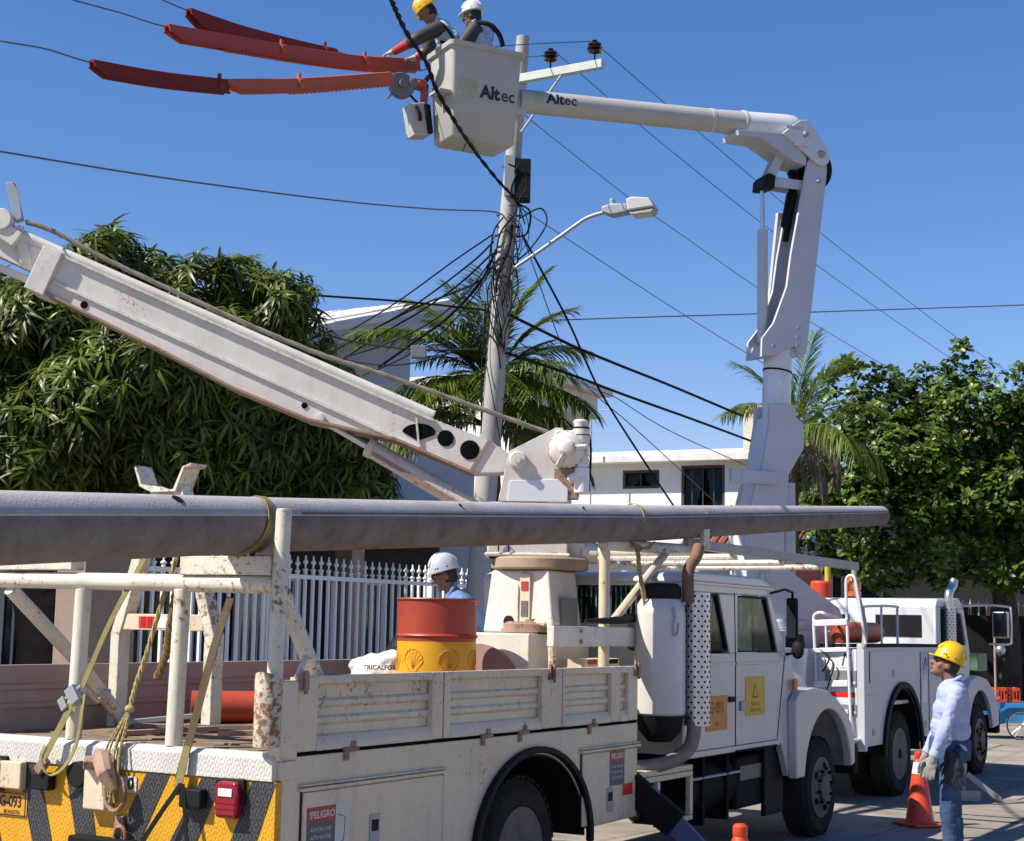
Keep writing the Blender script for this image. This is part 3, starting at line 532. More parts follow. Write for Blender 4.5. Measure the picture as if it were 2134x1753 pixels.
def cover(pts,m,label,sc=.075,teeth=True,bands=(.4,.7)):
    root=thing('line_cover',label,'line cover',pts[0],0,'orange line covers on the conductors'); P0=Vector(pts[0]); p=spline(pts,10); n=len(p); prof=[(.0,.35),(.35,.25),(.45,-.1),(.42,-.9),(.6,-1.25),(.5,-1.28),(.3,-.9),(.3,0),(0,.12),(-.3,0),(-.3,-.9),(-.5,-1.28),(-.6,-1.25),(-.42,-.9),(-.45,-.1),(-.35,.25)]
    b=MB(); vs=[];k=len(prof); fs=[]
    for i,q in enumerate(p):
        t=(p[min(i+1,n-1)]-p[max(0,i-1)]).normalized(); s=t.cross(Vector((0,0,1))).normalized(); u=s.cross(t)
        endk=.35 if i in(0,) else (.7 if i==1 else 1)
        for a,h in prof: vs.append(q-P0+s*a*sc*1.05+u*(h if h>0 else h*endk)*sc*1.25)
    for i in range(n-1):
        for j in range(k): fs.append((i*k+j,i*k+(j+1)%k,(i+1)*k+(j+1)%k,(i+1)*k+j))
    fs+=[tuple(range(k-1,-1,-1)),tuple(range((n-1)*k,n*k))]; b.add(vs,fs); body=b.build('cover_body',m,root,ang=40)
    if teeth:
        b=MB()
        for i in range(8,n-1):
            for f in (0,.5):
                q=p[i].lerp(p[i+1],f)-P0; b.ell(q+Vector((0,-.0,-1.62*sc)),(.026,.03,.022),8,5)
        b.build('lip_bulges',m,root)
    for f in bands:
        i=int(f*(n-1)); q=p[i]-P0; t=(p[i+1]-p[i]).normalized(); b=MB(); b.lathe([(sc*.72,-.045),(sc*.85,-.04),(sc*.85,.04),(sc*.72,.045)],q-Vector((0,0,sc*.45)),t,12); b.lathe([(.02,0),(.02,.05),(0,.055)],q+Vector((0,0,sc*.35)),(0,0,1),8); b.build('joint_band',m,root)
m_o2=mat('dark orange rubber',(.24,.028,.016),.6,dirt=.2,dscale=5,spec=.25); m_o3=mat('red orange rubber',(.52,.065,.025),.5,dirt=.2,dscale=5)
cover(W['c_a'][2:5]+[tuple(Vector(W['c_a'][4]).lerp(Vector(W['c_a'][5]),.0))],m_o2,'dark red orange left length of the lowest line cover',.072,False,(.96,)) if 0 else None
ca=W['c_a']
cover([ca[2],ca[3],ca[4]],m_o2,'smooth dark orange line cover at the left on the lowest conductor',.072,False,(.95,))
cover([ca[4],ca[5],ca[6]],m_orange,'bright jagged orange line cover ending just left of the tool on the bucket',.072,True,(.45,))
cb=W['c_b']; cover(cb[2:7],m_o3,'long jagged red orange line cover gripped by the lineman in yellow helmet',.078,True,(.42,.75))
cc=W['c_c']; cover(cc[1:5],m_o2,'smooth dark orange line cover on the uppermost conductor',.082,False,(.92,))
# ---------------- digger derrick truck (front left of picture) ----------------
m_cream=mat('cream truck paint',(.84,.69,.49),.45,edge=.4,rust=.28,dirt=.22,dscale=1.6,streak=.22,dcol=(.40,.33,.25))
m_cab=mat('white truck paint',(.68,.655,.61),.32,dirt=.14,dscale=1.3,coat=.25)
m_creamr=mat('rusty cream pipe paint',(.82,.76,.62),.5,edge=.8,rust=.5,dirt=.3,dscale=4,streak=.2)
m_boomp=mat('derrick paint',(.82,.77,.69),.5,edge=.7,rust=.18,dirt=.22,dscale=3,dcol=(.48,.40,.32),streak=.12)
m_rusty=mat('rusty flange',(.42,.27,.19),.7,rust=.7,dirt=.4,dscale=6)
m_tyre=mat('tyre rubber',(.016,.015,.014),.9,dirt=.4,dcol=(.06,.052,.042),spec=.25,dscale=5)
m_rim=mat('dusty steel rim',(.17,.14,.115),.7,dirt=.45,dscale=6,dcol=(.06,.05,.04))
m_under=mat('black chassis',(.010,.010,.010),.8,dirt=.2,dcol=(.03,.027,.025),spec=.15)
m_wood=mat('weathered deck boards',(.30,.22,.15),.9,dirt=.45,dscale=5,bump=.4,bscale=40,spec=.15)
m_redrefl=mat('red reflective tape',(.75,.03,.02),.3,dirt=.05); m_whrefl=mat('white reflective tape',(.85,.85,.85),.35,dirt=.1)
m_yel=diamond('yellow tread plate',(.80,.40,.015),rough=.45,dirt=.25,dscale=2.5); m_blkp=diamond('black tread plate',(.016,.016,.022),rough=.5,dirt=.3,dcol=(.06,.055,.05),dscale=3)
m_whp=diamond('white tread plate',(.78,.75,.68),rough=.45,dirt=.25,rust=.15)
m_teal=mat('teal seat cloth',(.05,.22,.21),.8,dirt=.2); m_slat=mat('pale curtain',(.55,.66,.66),.8,dirt=.1)
m_win=glass('cab glass',.55,(.72,.9,.88)); m_gasket=mat('window rubber',(.012,.012,.012),.7,dirt=0,spec=.2)
m_rustpipe=mat('rusty exhaust pipe',(.22,.12,.08),.8,rust=.5,dirt=.4,dscale=7)
m_chrome=mat('dull chrome',(.72,.72,.73),.32,metal=.85,dirt=.15)
m_sticky=mat('yellow door plate',(.80,.50,.02),.5,dirt=.25,dscale=9); m_sticko=mat('orange door plate',(.80,.28,.03),.5,dirt=.2,dscale=9)
m_ink=mat('black ink',(.02,.02,.025),.6,dirt=0); m_inkbr=mat('brown ink',(.22,.12,.01),.6,dirt=0)
m_amber=mat('amber lens',(.75,.16,.02),.2,dirt=0); m_redl=mat('red lens',(.30,.008,.022),.15,dirt=0)
t1=thing('utility_truck','cream and white digger derrick truck with yellow and black striped tail','truck',O1,AZ)
def P1(name,b,m,bev=.006,par=None,**k): return b.build(name,m,par or t1,bev,**k)
def wheel(root,u,v,w,r,width,m_t=None,side=-1,dish='rear',scale_r=.6):
    # tyre spans v..v+width (outer face at v)
    b=MB(); rr=r*scale_r; o=(u,v,w); ax=(0,1,0); W_=width
    b.lathe([(rr,.02),(rr+.015,.0),(r*.86,-.005),(r*.955,.025),(r,.06),(r,W_-.06),(r*.955,W_-.02),(r*.86,W_),(rr,W_),(rr,.02)],o,ax,40)
    t=b.build('wheel',m_tyre,root,ang=30)
    # tread lugs
    b=MB()
    for i in range(44):
        a=2*PI*i/44
        for (y0,y1) in ((.025,W_*.45),(W_*.55,W_-.025)):
            mx=Matrix.Translation((u,v,w))@Matrix.Rotation(a+(0 if y0<.1 else .07),4,'Y')
            b.box(-.022,.022,y0,y1,r*.985,r*1.015,mx)
    b.build('tread',m_tyre,t)
    b=MB()
    if dish=='rear': prof=[(rr+.004,.0),(rr+.004,.02),(rr-.03,.04),(rr-.04,.17),(rr*.75,.19),(rr*.55,.17),(rr*.5,.06),(rr*.38,.03),(rr*.2,.03),(rr*.18,.0),(0,0)]
    else: prof=[(rr+.004,-.002),(rr+.004,.02),(rr-.03,.03),(rr*.86,.045),(rr*.78,-.0),(rr*.6,-.015),(rr*.45,-.01),(rr*.42,-.04),(rr*.3,-.05),(0,-.05)]
    b.lathe(prof,o,ax,32); b.build('rim',m_rim,t,ang=30)
    if dish=='rear':
        b=MB(); b.lathe([(rr*.97,.165),(rr*.75,.185),(rr*.55,.165),(rr*.5,.05),(rr*.38,.025),(rr*.2,.02),(rr*.18,-.01),(0,-.01)],o,ax,32); b.build('rim_disc',m_under,t,ang=30)
    b=MB()
    for i in range(10):
        a=2*PI*i/10+.2; q=Vector((u+math.cos(a)*rr*(.62 if dish!='rear' else .45),v+(-.055 if dish!='rear' else .02),w+math.sin(a)*rr*(.62 if dish!='rear' else .45))); b.lathe([(.016,0),(.016,.03),(0,.032)],q,(0,1,0) if dish=='rear' else (0,1,0),6)
    for i in range(5):
        a=2*PI*i/5; q=Vector((u+math.cos(a)*rr*.72,v+.0,w+math.sin(a)*rr*.72)); b.ell(q,(.035,.03,.035),8,5) if dish!='rear' else None
    b.build('wheel_nuts',m_rim if dish=='rear' else m_under,t)['kind']='stuff'
    if dish=='rear':
        b=MB()
        for i in range(8):
            a=2*PI*i/8; q=Vector((u+math.cos(a)*rr*.68,v+.175,w+math.sin(a)*rr*.68)); b.lathe([(.035,0),(.035,.01),(0,.01)],q,(0,-1,0),10)
        b.build('hand_holes',m_dark,t)['kind']='stuff'
    return t
# chassis and wheels
b=MB(); 
for v in (.72,1.5): b.box(.1,8.9,v,v+.09,.55,.8)
for u in (.4,2.,3.4,4.9,6.,7.2,8.6): b.box(u,u+.1,.815,1.495,.58,.78)
P1('chassis',b,m_under)
b=MB(); b.tube([(2.49,.1,.47),(2.49,2.2,.47)],.075,10); b.ell((2.49,1.15,.47),(.2,.16,.2)); b.tube([(8.03,.1,.45),(8.03,1.8,.45)],.06,10); P1('axles',b,m_under)
for v in (.04,.31,1.71,1.98): wheel(t1,2.49,v,.47,.47,.25,dish='rear')
for v in (.0,1.66): 
    wheel(t1,8.03,v,.455,.457,.26,dish='front')
# lower body side with wheel arch
def sideplate(v0,v1):
    poly=[(0,.55),(0,1.215),(4.09,1.215),(4.09,.552)]+arc(2.58,.5,.70,.575,4,176,22)
    b=MB(); b.prism(poly,v0,v1,'y'); return P1('side_panel',b,m_cream,.004)
sp_=sideplate(0,.06); sideplate(2.24,2.3)
b=MB(); b.box(.01,4.08,.061,2.239,1.10,1.188); b.box(4.03,4.085,.061,2.239,.56,1.099); P1('body_floor',b,m_cream,0)
b=MB(); b.box(.02,1.75,.55,.6,.56,1.09); b.box(3.4,4.02,.55,.6,.56,1.09); P1('compartment_back',b,m_under,0)
fl=MB(); o_=arc(2.58,.5,.77,.63,-4,182,30); i_=arc(2.58,.5,.715,.588,182,-4,30); fl.prism(o_+i_,-.045,.0,'y'); P1('wheel_flare',fl,m_blk,.012)
b=MB(); o_=arc(2.58,.5,.705,.58,0,180,24); i_=arc(2.58,.5,.69,.565,180,0,24); b.prism(o_+i_,.0,.6,'y'); P1('wheel_well',b,m_under,0)
# compartment doors, each a panel with a gap, drip rail and latch
def compdoor(u0,u1,w0,w1,lat):
    b=MB(); g=.012; b.box(u0,u1,-.016,-.001,w0,w1); d=P1('compartment_door',b,m_cream,.004)
    b=MB(); b.box(u0-.03,u1+.03,-.034,-.0012,w1+.008,w1+.026); b.box(u0-.03,u1+.03,-.027,-.0012,w1+.032,w1+.042); P1('drip_rail',b,m_cream,.003,d)
    b=MB(); b.box(u0-.012,u0-.004,-.008,-.0012,w0,w1+.005); b.box(u1+.004,u1+.012,-.008,-.0012,w0,w1+.005); P1('door_gap',b,m_blk,0,d)
    x,z=lat; b=MB(); b.box(x-.045,x+.045,-.022,-.0165,z-.09,z+.07); l=P1('latch',b,m_steel,.003,d); b=MB(); b.box(x-.03,x+.03,-.0255,-.0225,z-.02,z+.04); P1('latch_handle',b,m_blk,0,l)
    return d
d1=compdoor(.16,1.48,.5,1.03,(.79,.80)); d2=compdoor(3.22,4.06,.56,1.04,(3.62,.72))
def sticker(par,u0,u1,w0,w1,m,y,name='warning_sticker'):
    b=MB(); b.box(u0,u1,y-.0015,y,w0,w1); return P1(name,b,m,0,par)
m_sr=mat('red print',(.45,.05,.04),.5,dirt=.15); m_sg=mat('grey print',(.10,.10,.10),.6,dirt=.3,dscale=60,dcol=(.3,.3,.3)); m_sw=mat('white print',(.72,.70,.66),.5,dirt=.15)
def FX(u,w,y): return face_mx((u,y,w),(1,0,0),(0,0,1))
for (u0,w0,dd,sc) in ((.19,.70,d1,1.),(3.62,.80,d2,.95)):
    y=-.0165
    st=sticker(dd,u0,u0+.24*sc,w0,w0+.25*sc,m_sg,y); sticker(dd,u0,u0+.24*sc,w0+.17*sc,w0+.25*sc,m_sr,y-.0016,'sticker_band')
    text('sticker_text','!PELIGRO',.052*sc,m_sw,st,FX(u0+.125*sc,w0+.21*sc,y-.0035),.001,.0004)
    for k in range(3): 
        text('sticker_text','ALTO VOLTAJE',.026*sc,m_sw,st,FX(u0+.12*sc,w0+(.135-.04*k)*sc,y-.002),0,.0003)
    if dd is d1:
        sticker(dd,u0+.245,u0+.37,w0+.01,w0+.26,m_sw,y,'sticker_diagram'); b=MB(); b.tube([(u0+.26,y-.002,w0+.2),(u0+.33,y-.002,w0+.18),(u0+.32,y-.002,w0+.06),(u0+.27,y-.002,w0+.05)],.0022,4); P1('diagram_lines',b,m_ink,0,dd)
        sticker(dd,u0,u0+.16,w0-.085,w0-.005,m_redrefl,y,'reflector_red'); sticker(dd,u0+.163,u0+.36,w0-.08,w0-.0,m_whrefl,y,'reflector_white')
    else:
        sticker(dd,u0+.2,u0+.36,w0-.08,w0-.0,m_redrefl,y,'reflector_red')
# drop side: frame + recessed ribbed panels + hinges
ds=thing('drop_side',None,None); ds.parent=t1
U=[(.13,1.485),(1.505,2.94),(2.96,4.06)]
m_dp=m_cream
b=MB(); b.box(.10,4.08,.035,.05,1.235,1.615); b.build('backing_sheet',m_dp,ds)
b=MB(); b.box(.11,4.07,.0,.034,1.2165,1.2335); b.build('hinge_gap',m_dark,ds)
cols=[(.10,.26),(1.36,1.56),(2.62,2.68),(2.80,2.98),(3.86,3.93),(4.0,4.085)]
cols=[(.10,.27),(1.36,1.56),(2.66,2.98),(3.66,3.80),(3.93,4.085)]
for a,c in cols: b=MB(); b.box(a,c,-.005,.034,1.235,1.622); b.build('stake_post',m_dp,ds,.008)
for (a,c) in ((.27,1.36),(1.56,2.66),(2.98,3.66),(3.80,3.93)):
    b=MB(); b.box(a,c,-.003,.034,1.575,1.622); b.build('top_rail',m_dp,ds,.006)
    b=MB(); b.prism([(-.004,1.235),(.034,1.235),(.034,1.31),(.02,1.31),(-.004,1.272)],a,c,'x'); b.build('bottom_rail',m_dp,ds)
    for z in (1.385,1.475):
        b=MB(); b.prism([(.034,z-.025),(.034,z+.028),(.022,z+.014),(.021,z-.01)],a,c,'x'); b.build('pressed_rib',m_dp,ds,ang=20)
for u in (.50,1.9,2.35,3.3): 
    b=MB(); b.tube([(u,-.015,1.228),(u+.12,-.015,1.228)],.012,8); b.box(u+.01,u+.05,-.012,-.001,1.17,1.228); b.box(u+.07,u+.11,-.012,-.0055,1.23,1.27); b.build('hinge',m_rusty,ds)
for u in (1.47,2.93): b=MB(); b.box(u,u+.012,-.006,-.0,1.235,1.62); b.build('panel_gap',m_rusty,ds)
for u in (.13,2.78,4.05): b=MB(); b.box(u-.035,u+.04,-.02,-.006,1.55,1.64); b.tube([(u,-.03,1.53),(u,-.03,1.65)],.012,6); b.build('toggle_latch',m_rusty,ds)
b=MB(); b.box(1.62+1.0,2.65,-.004,.03,1.32,1.56); 
# far drop side and headboard
b=MB(); b.box(.05,4.1,2.25,2.3,1.2,1.615); P1('far_side',b,mat('inner side primer',(.42,.31,.28),.7,rust=.2,dirt=.3,dscale=2),.006)
b=MB()
for z in (1.36,1.47): b.box(.05,4.1,2.235,2.249,z,z+.03)
P1('far_side_ribs',b,MATS['inner side primer'],.004)
# deck boards
for i in range(24):
    b=MB(); u=.02+i*.168; z=1.19+random.uniform(.0,.012); b.box(u+.006,u+.160,.07,2.23,1.1901,1.228+random.uniform(-.005,.008)); P1('deck_board',b,m_wood,.004)
# rear corner pocket and tail
b=MB(); b.box(-.04,.10,-.012,.075,1.2,1.6) ; b.box(-.02,.10,-.012,.2,1.10,1.199); P1('corner_post',b,m_cream,.008)
b=MB(); b.tube([(-.06,.06,1.27),(-.055,.06,1.6),(-.05,.06,1.61)],[.07,.075,.078],16); P1('pocket_tube',b,mat('rusty pocket',(.68,.62,.48),.6,rust=.95,dirt=.35,dscale=5),0)
b=MB(); b.prism([(-.06,1.098),(-.06,1.21),(-.03,1.238),(.015,1.238),(.015,1.098)],.02,2.32,'y'); P1('tail_step',b,m_whp,.004)
b=MB(); b.box(-.05,-.001,.0,2.32,.42,1.096); tailp=P1('tail_plate',b,m_yel,.003)
# chevrons
def stripe(v0,v1,v2,v3,w0=.42): # top v0..v1 at 1.094, bottom v2..v3 at .70
    k=(1.094-w0)/(1.094-.72); b0=v0+(v2-v0)*k; b1=v1+(v3-v1)*k
    b=MB(); b.prism([(v0,1.094),(v1,1.094),(b1,w0),(b0,w0)],-.0532,-.0502,'x'); P1('chevron_stripe',b,m_blkp,0,tailp)
stripe(1.834,1.664,1.70,1.545); stripe(1.463,1.288,1.355,1.205); stripe(.865,.702,1.075,.90); stripe(.484,.339,.705,.525); stripe(.153,-.0,.305,.14); stripe(2.25,2.1,2.1,1.95)
# tail fittings
def tb(name,v0,v1,w0,w1,d,m,bev=.01,u0=-.0535): b=MB(); b.box(u0-d,u0,v0,v1,w0,w1); return P1(name,b,m,bev)
tb('strap_pocket',1.523,1.658,.96,1.053,.06,m_blk); tb('strap_pocket',.438,.584,.94,1.037,.06,m_blk)
tb('hitch_box',1.09,1.25,.885,1.10,.07,m_cream); 
b=MB(); b.tube([(-.054,1.32,1.06),(-.115,1.32,1.06)],.07,16); P1('tail_socket',b,m_blk,.006)
b=MB(); b.tube([(-.05,1.22,1.17),(-.12,1.12,1.15),(-.17,1.04,1.08),(-.16,.98,1.0)],[.03,.055,.05,.02],10); b.bar((-.08,1.25,1.14),(-.17,1.17,1.12),.06,.05); P1('pintle_hook',b,m_rusty,.008)
b=MB(); b.tube([(-.12,1.02+.07*math.cos(R(a)),.98+.09*math.sin(R(a))) for a in range(0,361,24)],.013,8,False); P1('tow_ring',b,m_rusty,0)
dp=tb('stencil_plate',.93,1.095,.985,1.068,.004,m_whp,.002); text('stencil','0',.09,m_ink,dp,face_mx((-.0595,.97,1.027),(0,-1,0),(0,0,1)),.002,.0004)
b=MB(); b.box(-.075,-.054,1.0,1.06,.7,.86); b.tube([(-.09,1.0+.04*math.cos(R(a)),.76+.05*math.sin(R(a))) for a in range(0,361,30)],.012,6,False); P1('tow_shackle',b,m_rusty,.004)
b=MB(); b.box(-.14,-.054,.9,1.33,.58,.745); P1('tow_bar',b,m_under,.01)
def tail_lamp(v,w):
    b=MB(); b.prism([(v-.062,w-.095),(v+.066,w-.095),(v+.075,w-.05),(v+.075,w+.065),(v+.062,w+.09),(v-.06,w+.09),(v-.072,w+.065),(v-.072,w-.05)],-.115,-.0535,'x'); l=P1('tail_lamp',b,m_redl,.018)
    b=MB(); b.box(-.1215,-.1155,v-.045,v+.045,w+.015,w+.055); P1('reverse_lens',b,m_whrefl,.003,l); b=MB(); b.prism([(v-.09,w-.03),(v+.095,w-.03),(v+.1,w+.10),(v-.09,w+.105)],-.08,-.0536,'x'); P1('lamp_housing',b,m_blk,.01,l)
    for k in range(3): b=MB(); b.box(-.1195,-.1152,v-.065,v+.065,w-.075+k*.028,w-.067+k*.028); P1('lens_rib',b,m_redl,.001,l)
tail_lamp(.27,1.0); tail_lamp(1.98,1.02)
tb('lamp_box',1.75,2.1,.95,1.1,.05,m_cream)
pl=tb('number_plate',1.735,2.06,.805,.93,.004,mat('yellow plate',(.75,.36,.03),.5,dirt=.2),.002)
text('plate_number','OIG-093',.085,m_ink,pl,face_mx((-.0595,1.90,.875),(0,-1,0),(0,0,1)),.0015,.0004,sx=.8); text('plate_town','SANTA MARTA' if 0 else 'BOGOTA',.03,m_ink,pl,face_mx((-.0595,1.85,.82),(0,-1,0),(0,0,1)),0,.0004)
b=MB(); b.prism([(1.745,.80),(1.745,.925),(1.75,.925),(1.75,.80)],-.06,-.0577,'x'); b.prism([(1.75,.8),(2.05,.8),(2.05,.806),(1.75,.806)],-.06,-.0577,'x'); b.prism([(1.75,.919),(2.05,.919),(2.05,.925),(1.75,.925)],-.06,-.0577,'x'); P1('plate_border',b,m_ink,0,pl)
# rear pole rack: posts, crossbar, beams, braces
b=MB(); b.tube([(-.03,.05,1.56),(-.0,.05,2.475)],.041,16); P1('rack_post',b,m_creamr)
for v in (.735,1.465): b=MB(); b.tube([(.0,v,1.235),(.02,v,2.06)],.045,16); P1('rack_post',b,m_creamr)
b=MB(); b.tube([(.02,.09,2.085),(.02,2.32,2.115)],.047,16); P1('rack_crossbar',b,m_creamr)
b=MB(); b.box(-.03,.07,.10,.72,2.135,2.235); P1('rack_pad',b,m_creamr,.006); b=MB(); b.box(-.03,.07,1.52,2.3,2.165,2.265); P1('rack_pad',b,m_creamr,.006)
b=MB(); b.prism([(.085,2.236),(.22,2.236),(.13,2.275),(.085,2.30)],-.03,.07,'x'); P1('pole_chock',b,m_rusty,.006)
b=MB(); b.tube([(.02,2.05,2.06),(.55,2.05,1.66),(1.02,2.05,1.24)],.042,14); P1('rack_brace',b,m_creamr)
b=MB(); b.tube([(.03,.07,2.05),(.42,.1,1.55),(.58,.1,1.24)],.045,14); P1('rack_brace',b,m_creamr)
b=MB(); b.tube([(.2,.03,1.72),(.12,.02,1.62),(.3,.02,1.44),(.38,.04,1.5)],.018,8); P1('brace_handle',b,m_creamr,0)
b=MB(); b.tube([(.6,2.0,1.66),(.52,1.99,1.52),(.7,1.99,1.40),(.8,2.0,1.46)],.018,8); P1('brace_handle',b,m_creamr,0)
# boom rest A frame with saddle
ua=1.0
af=MB(); 
for (v,vt) in ((2.12,1.83),(1.35,1.66)):
    b=MB(); b.bar((ua,v,1.228),(ua,v,1.82),.10,.075,(0,1,0)); P1('boom_rest_leg',b,m_creamr,.006)
    b=MB(); b.bar((ua,v,1.80),(ua,vt,2.72),.10,.075,(0,1,0)); P1('boom_rest_strut',b,m_creamr,.006)
b=MB(); b.box(ua-.04,ua+.04,1.40,2.08,1.83,1.93); rb_=P1('boom_rest_tie',b,m_cream,.005)
b=MB(); b.box(ua-.0435,ua-.041,1.80,1.93,1.845,1.915); P1('reflector_red',b,m_redrefl,0,rb_); b=MB(); b.box(ua-.0435,ua-.041,1.66,1.797,1.845,1.915); P1('reflector_white',b,m_whrefl,0,rb_)
for k in range(2): b=MB(); b.box(ua-.0455,ua-.0437,1.82+.055*k,1.855+.055*k,1.85,1.91); P1('reflector_mark',b,mat('dark red mark',(.4,.01,.01),.4,dirt=0),0,rb_)
b=MB(); poly=[(1.99,2.86),(1.93,2.74),(1.83,2.70),(1.67,2.70),(1.60,2.84),(1.53,2.86),(1.53,2.84),(1.585,2.83),(1.65,2.685),(1.85,2.685),(1.95,2.725),(2.0,2.845)]
b.prism(poly,ua-.075,ua+.075,'x'); P1('boom_saddle',b,m_creamr,.003)
# front rack over the cab
b=MB(); b.tube([(4.19,.33,1.24),(4.19,.33,2.56)],.042,12); P1('front_rack_post',b,m_cream)
b=MB(); b.tube([(5.25,.32,2.5),(4.33,.32,1.95)],.033,10); P1('front_rack_brace',b,m_cream)
b=MB(); b.tube([(4.95,1.2,1.24),(4.95,1.2,2.56)],.042,12); P1('front_rack_post',b,m_cream)
b=MB(); b.tube([(5.77,.22,2.54),(5.77,2.1,2.54)],.04,12); P1('front_rack_crossbar',b,m_creamr)
for u in (6.6,7.8,8.9): b=MB(); b.tube([(u,.28,2.53),(u,2.1,2.53)],.03,10); P1('cab_guard_bar',b,m_creamr,0)
b=MB(); b.tube([(4.1,.3,2.51),(5.8,.3,2.55)],.045,12); P1('front_rack_rail',b,m_creamr,0)
for v in (.30,2.1): b=MB(); b.bar((5.6,v,2.60),(10.05,v,2.585),.05,.085); P1('cab_guard_rail',b,mat('grey rack paint',(.42,.41,.38),.5,dirt=.25,rust=.2),.006)
b=MB(); pl_=[(5.70,2.56),(5.83,2.56),(5.83,2.80)]+arc(5.765,2.80,.065,.065,0,180,8)+[(5.70,2.80)]; b.prism(pl_,.18,.215,'y'); P1('pole_stop',b,m_creamr,.006)
# derrick pedestal, turntable, box
u0,u1=3.85,5.0
b=MB(); b.box(3.8,4.76,.75,1.56,1.229,1.84); bx=P1('pedestal_base',b,m_boomp,.012)
b=MB(); b.prism([(1.19+.39*math.cos(R(a)),1.40+.36*math.sin(R(a))) for a in range(0,181,12)]+[(.80,1.235),(1.545,1.235)],3.785,3.799,'x'); P1('base_arch',b,mat('faded pink primer',(.42,.25,.22),.7,dirt=.2,dscale=2),.0)
def frus(b,rect0,z0,rect1,z1):
    a=[(rect0[0],rect0[2]),(rect0[1],rect0[2]),(rect0[1],rect0[3]),(rect0[0],rect0[3])]; c=[(rect1[0],rect1[2]),(rect1[1],rect1[2]),(rect1[1],rect1[3]),(rect1[0],rect1[3])]
    b.add([(x,y,z0) for x,y in a]+[(x,y,z1) for x,y in c],[(3,2,1,0),(4,5,6,7),(0,1,5,4),(1,2,6,5),(2,3,7,6),(3,0,4,7)])
b=MB(); frus(b,(4.30,4.78,.82,1.46),1.842,(4.32,4.76,.88,1.40),2.33); pd=P1('pedestal',b,m_boomp,.02)
b=MB(); b.box(4.29,4.33,1.03,1.12,1.86,2.3); P1('pedestal_channel',b,m_cream,.004)
b=MB(); b.box(4.284,4.289,1.045,1.105,1.97,2.09); P1('data_plate',b,m_sg,0); b=MB(); b.box(4.284,4.289,1.045,1.105,2.17,2.24); P1('data_plate',b,m_sr,0)
b=MB(); b.tube([(4.27,1.21,1.93),(4.30,1.21,1.93)],.045,18); P1('access_hole',b,m_blk,.004)
b=MB(); b.box(4.285,4.30,1.13,1.30,1.87,2.22); P1('access_cover',b,m_boomp,.004)
b=MB(); b.prism([(4.42,1.87),(4.66,1.87),(4.65,2.12),(4.42,2.12)],.80,.83,'y'); P1('side_plate',b,mat('grey side plate',(.28,.27,.27),.5,dirt=.3,dscale=6),.004)
b=MB(); b.lathe([(.37,0),(.39,.015),(.39,.085),(.37,.10),(.0,.10)],(4.62,1.13,2.335),(0,0,1),36); P1('turntable',b,mat('greasy turntable',(.45,.33,.22),.6,rust=.3,dirt=.4,dscale=4),.0)
b=MB(); b.lathe([(.22,0),(.22,.06),(.18,.08),(.05,.08),(.05,.1),(0,.1)],(4.1,.9,1.85),(0,0,1),16); P1('control_valve',b,m_rusty,.0)
b=MB(); b.tube(spline([(4.0,.8,1.92),(3.95,.7,1.92),(3.9,.62,1.88),(3.9,.60,1.3)],5),.03,10); P1('hydraulic_pipe',b,m_creamr,0)
b=MB(); b.box(3.33,4.72,.28,.34,1.755,1.9); P1('outrigger_beam',b,m_boomp,.006)
for (u,w) in ((3.72,1.87),(3.72,1.79),(4.63,1.87),(4.63,1.79)): b=MB(); b.lathe([(.016,0),(.016,.012),(0,.014)],(u,.279,w),(0,-1,0),8); P1('bolt',b,m_rusty,0)
b=MB(); b.box(4.74,4.98,.26,.42,1.72,1.95); b.ell((4.86,.34,1.95),(.12,.08,.05)); P1('hose_cover',b,m_blk,.03)
b=MB(); b.box(4.12,4.7,.45,.62,1.26,1.66); P1('valve_bank',b,m_cream,.01)
for u,m in ((4.16,m_sr),(4.34,m_sg),(4.52,m_blk)): b=MB(); b.box(u,u+.14,.444,.449,1.62-.0,1.655); b.build('valve_label',m,t1)
# turret on the table, facing the left kerb: local frame dx (image right), dy (away)
TT=Matrix.Translation(O1+D*4.65+NL*1.15); TL=F1M.inverted()@TT
def PT(name,b,m,bev=.006,par=None,**k):
    b.v=[tuple(TL@Vector(v)) for v in b.v]; return P1(name,b,m,bev,par,**k)
b=MB(); b.box(-.42,.22,-.20,.22,2.437,2.87); b.box(-.44,.24,-.215,.235,2.437,2.47); PT('turret_base',b,m_boomp,.015)
b=MB(); b.tube([(-.33,-.218,2.475),(-.33,-.218,2.53),(-.29,-.218,2.57),(-.25,-.218,2.53),(-.25,-.218,2.475)],.006,5); PT('lifting_loop',b,m_blk,0)
pt=[(-.26,3.27),(.11,3.465),(.17,3.465),(.17,3.10),(.22,3.09),(.21,2.871),(-.34,2.871),(-.29,3.12)]
for y in (-.235,.19): b=MB(); b.prism(pt,y,y+.04,'y'); PT('turret_side_plate',b,m_boomp,.005)
m_chip=mat('chipped white paint',(.84,.85,.86),.4,rust=.32,dirt=.08,dscale=5,rcol=(.25,.22,.2))
b=MB(); b.prism([(-.25,3.035),(.13,3.055),(.21,2.98),(.21,2.872),(-.27,2.872)],-.25,-.236,'y'); PT('turret_guard',b,m_chip,.004)
b=MB(); b.lathe([(.075,0),(.075,.03),(.055,.04),(.055,.06),(.03,.06),(.03,.08),(0,.08)],(-.19,-.236,3.2),(0,-1,0),20); PT('boom_pin',b,m_boomp,0)
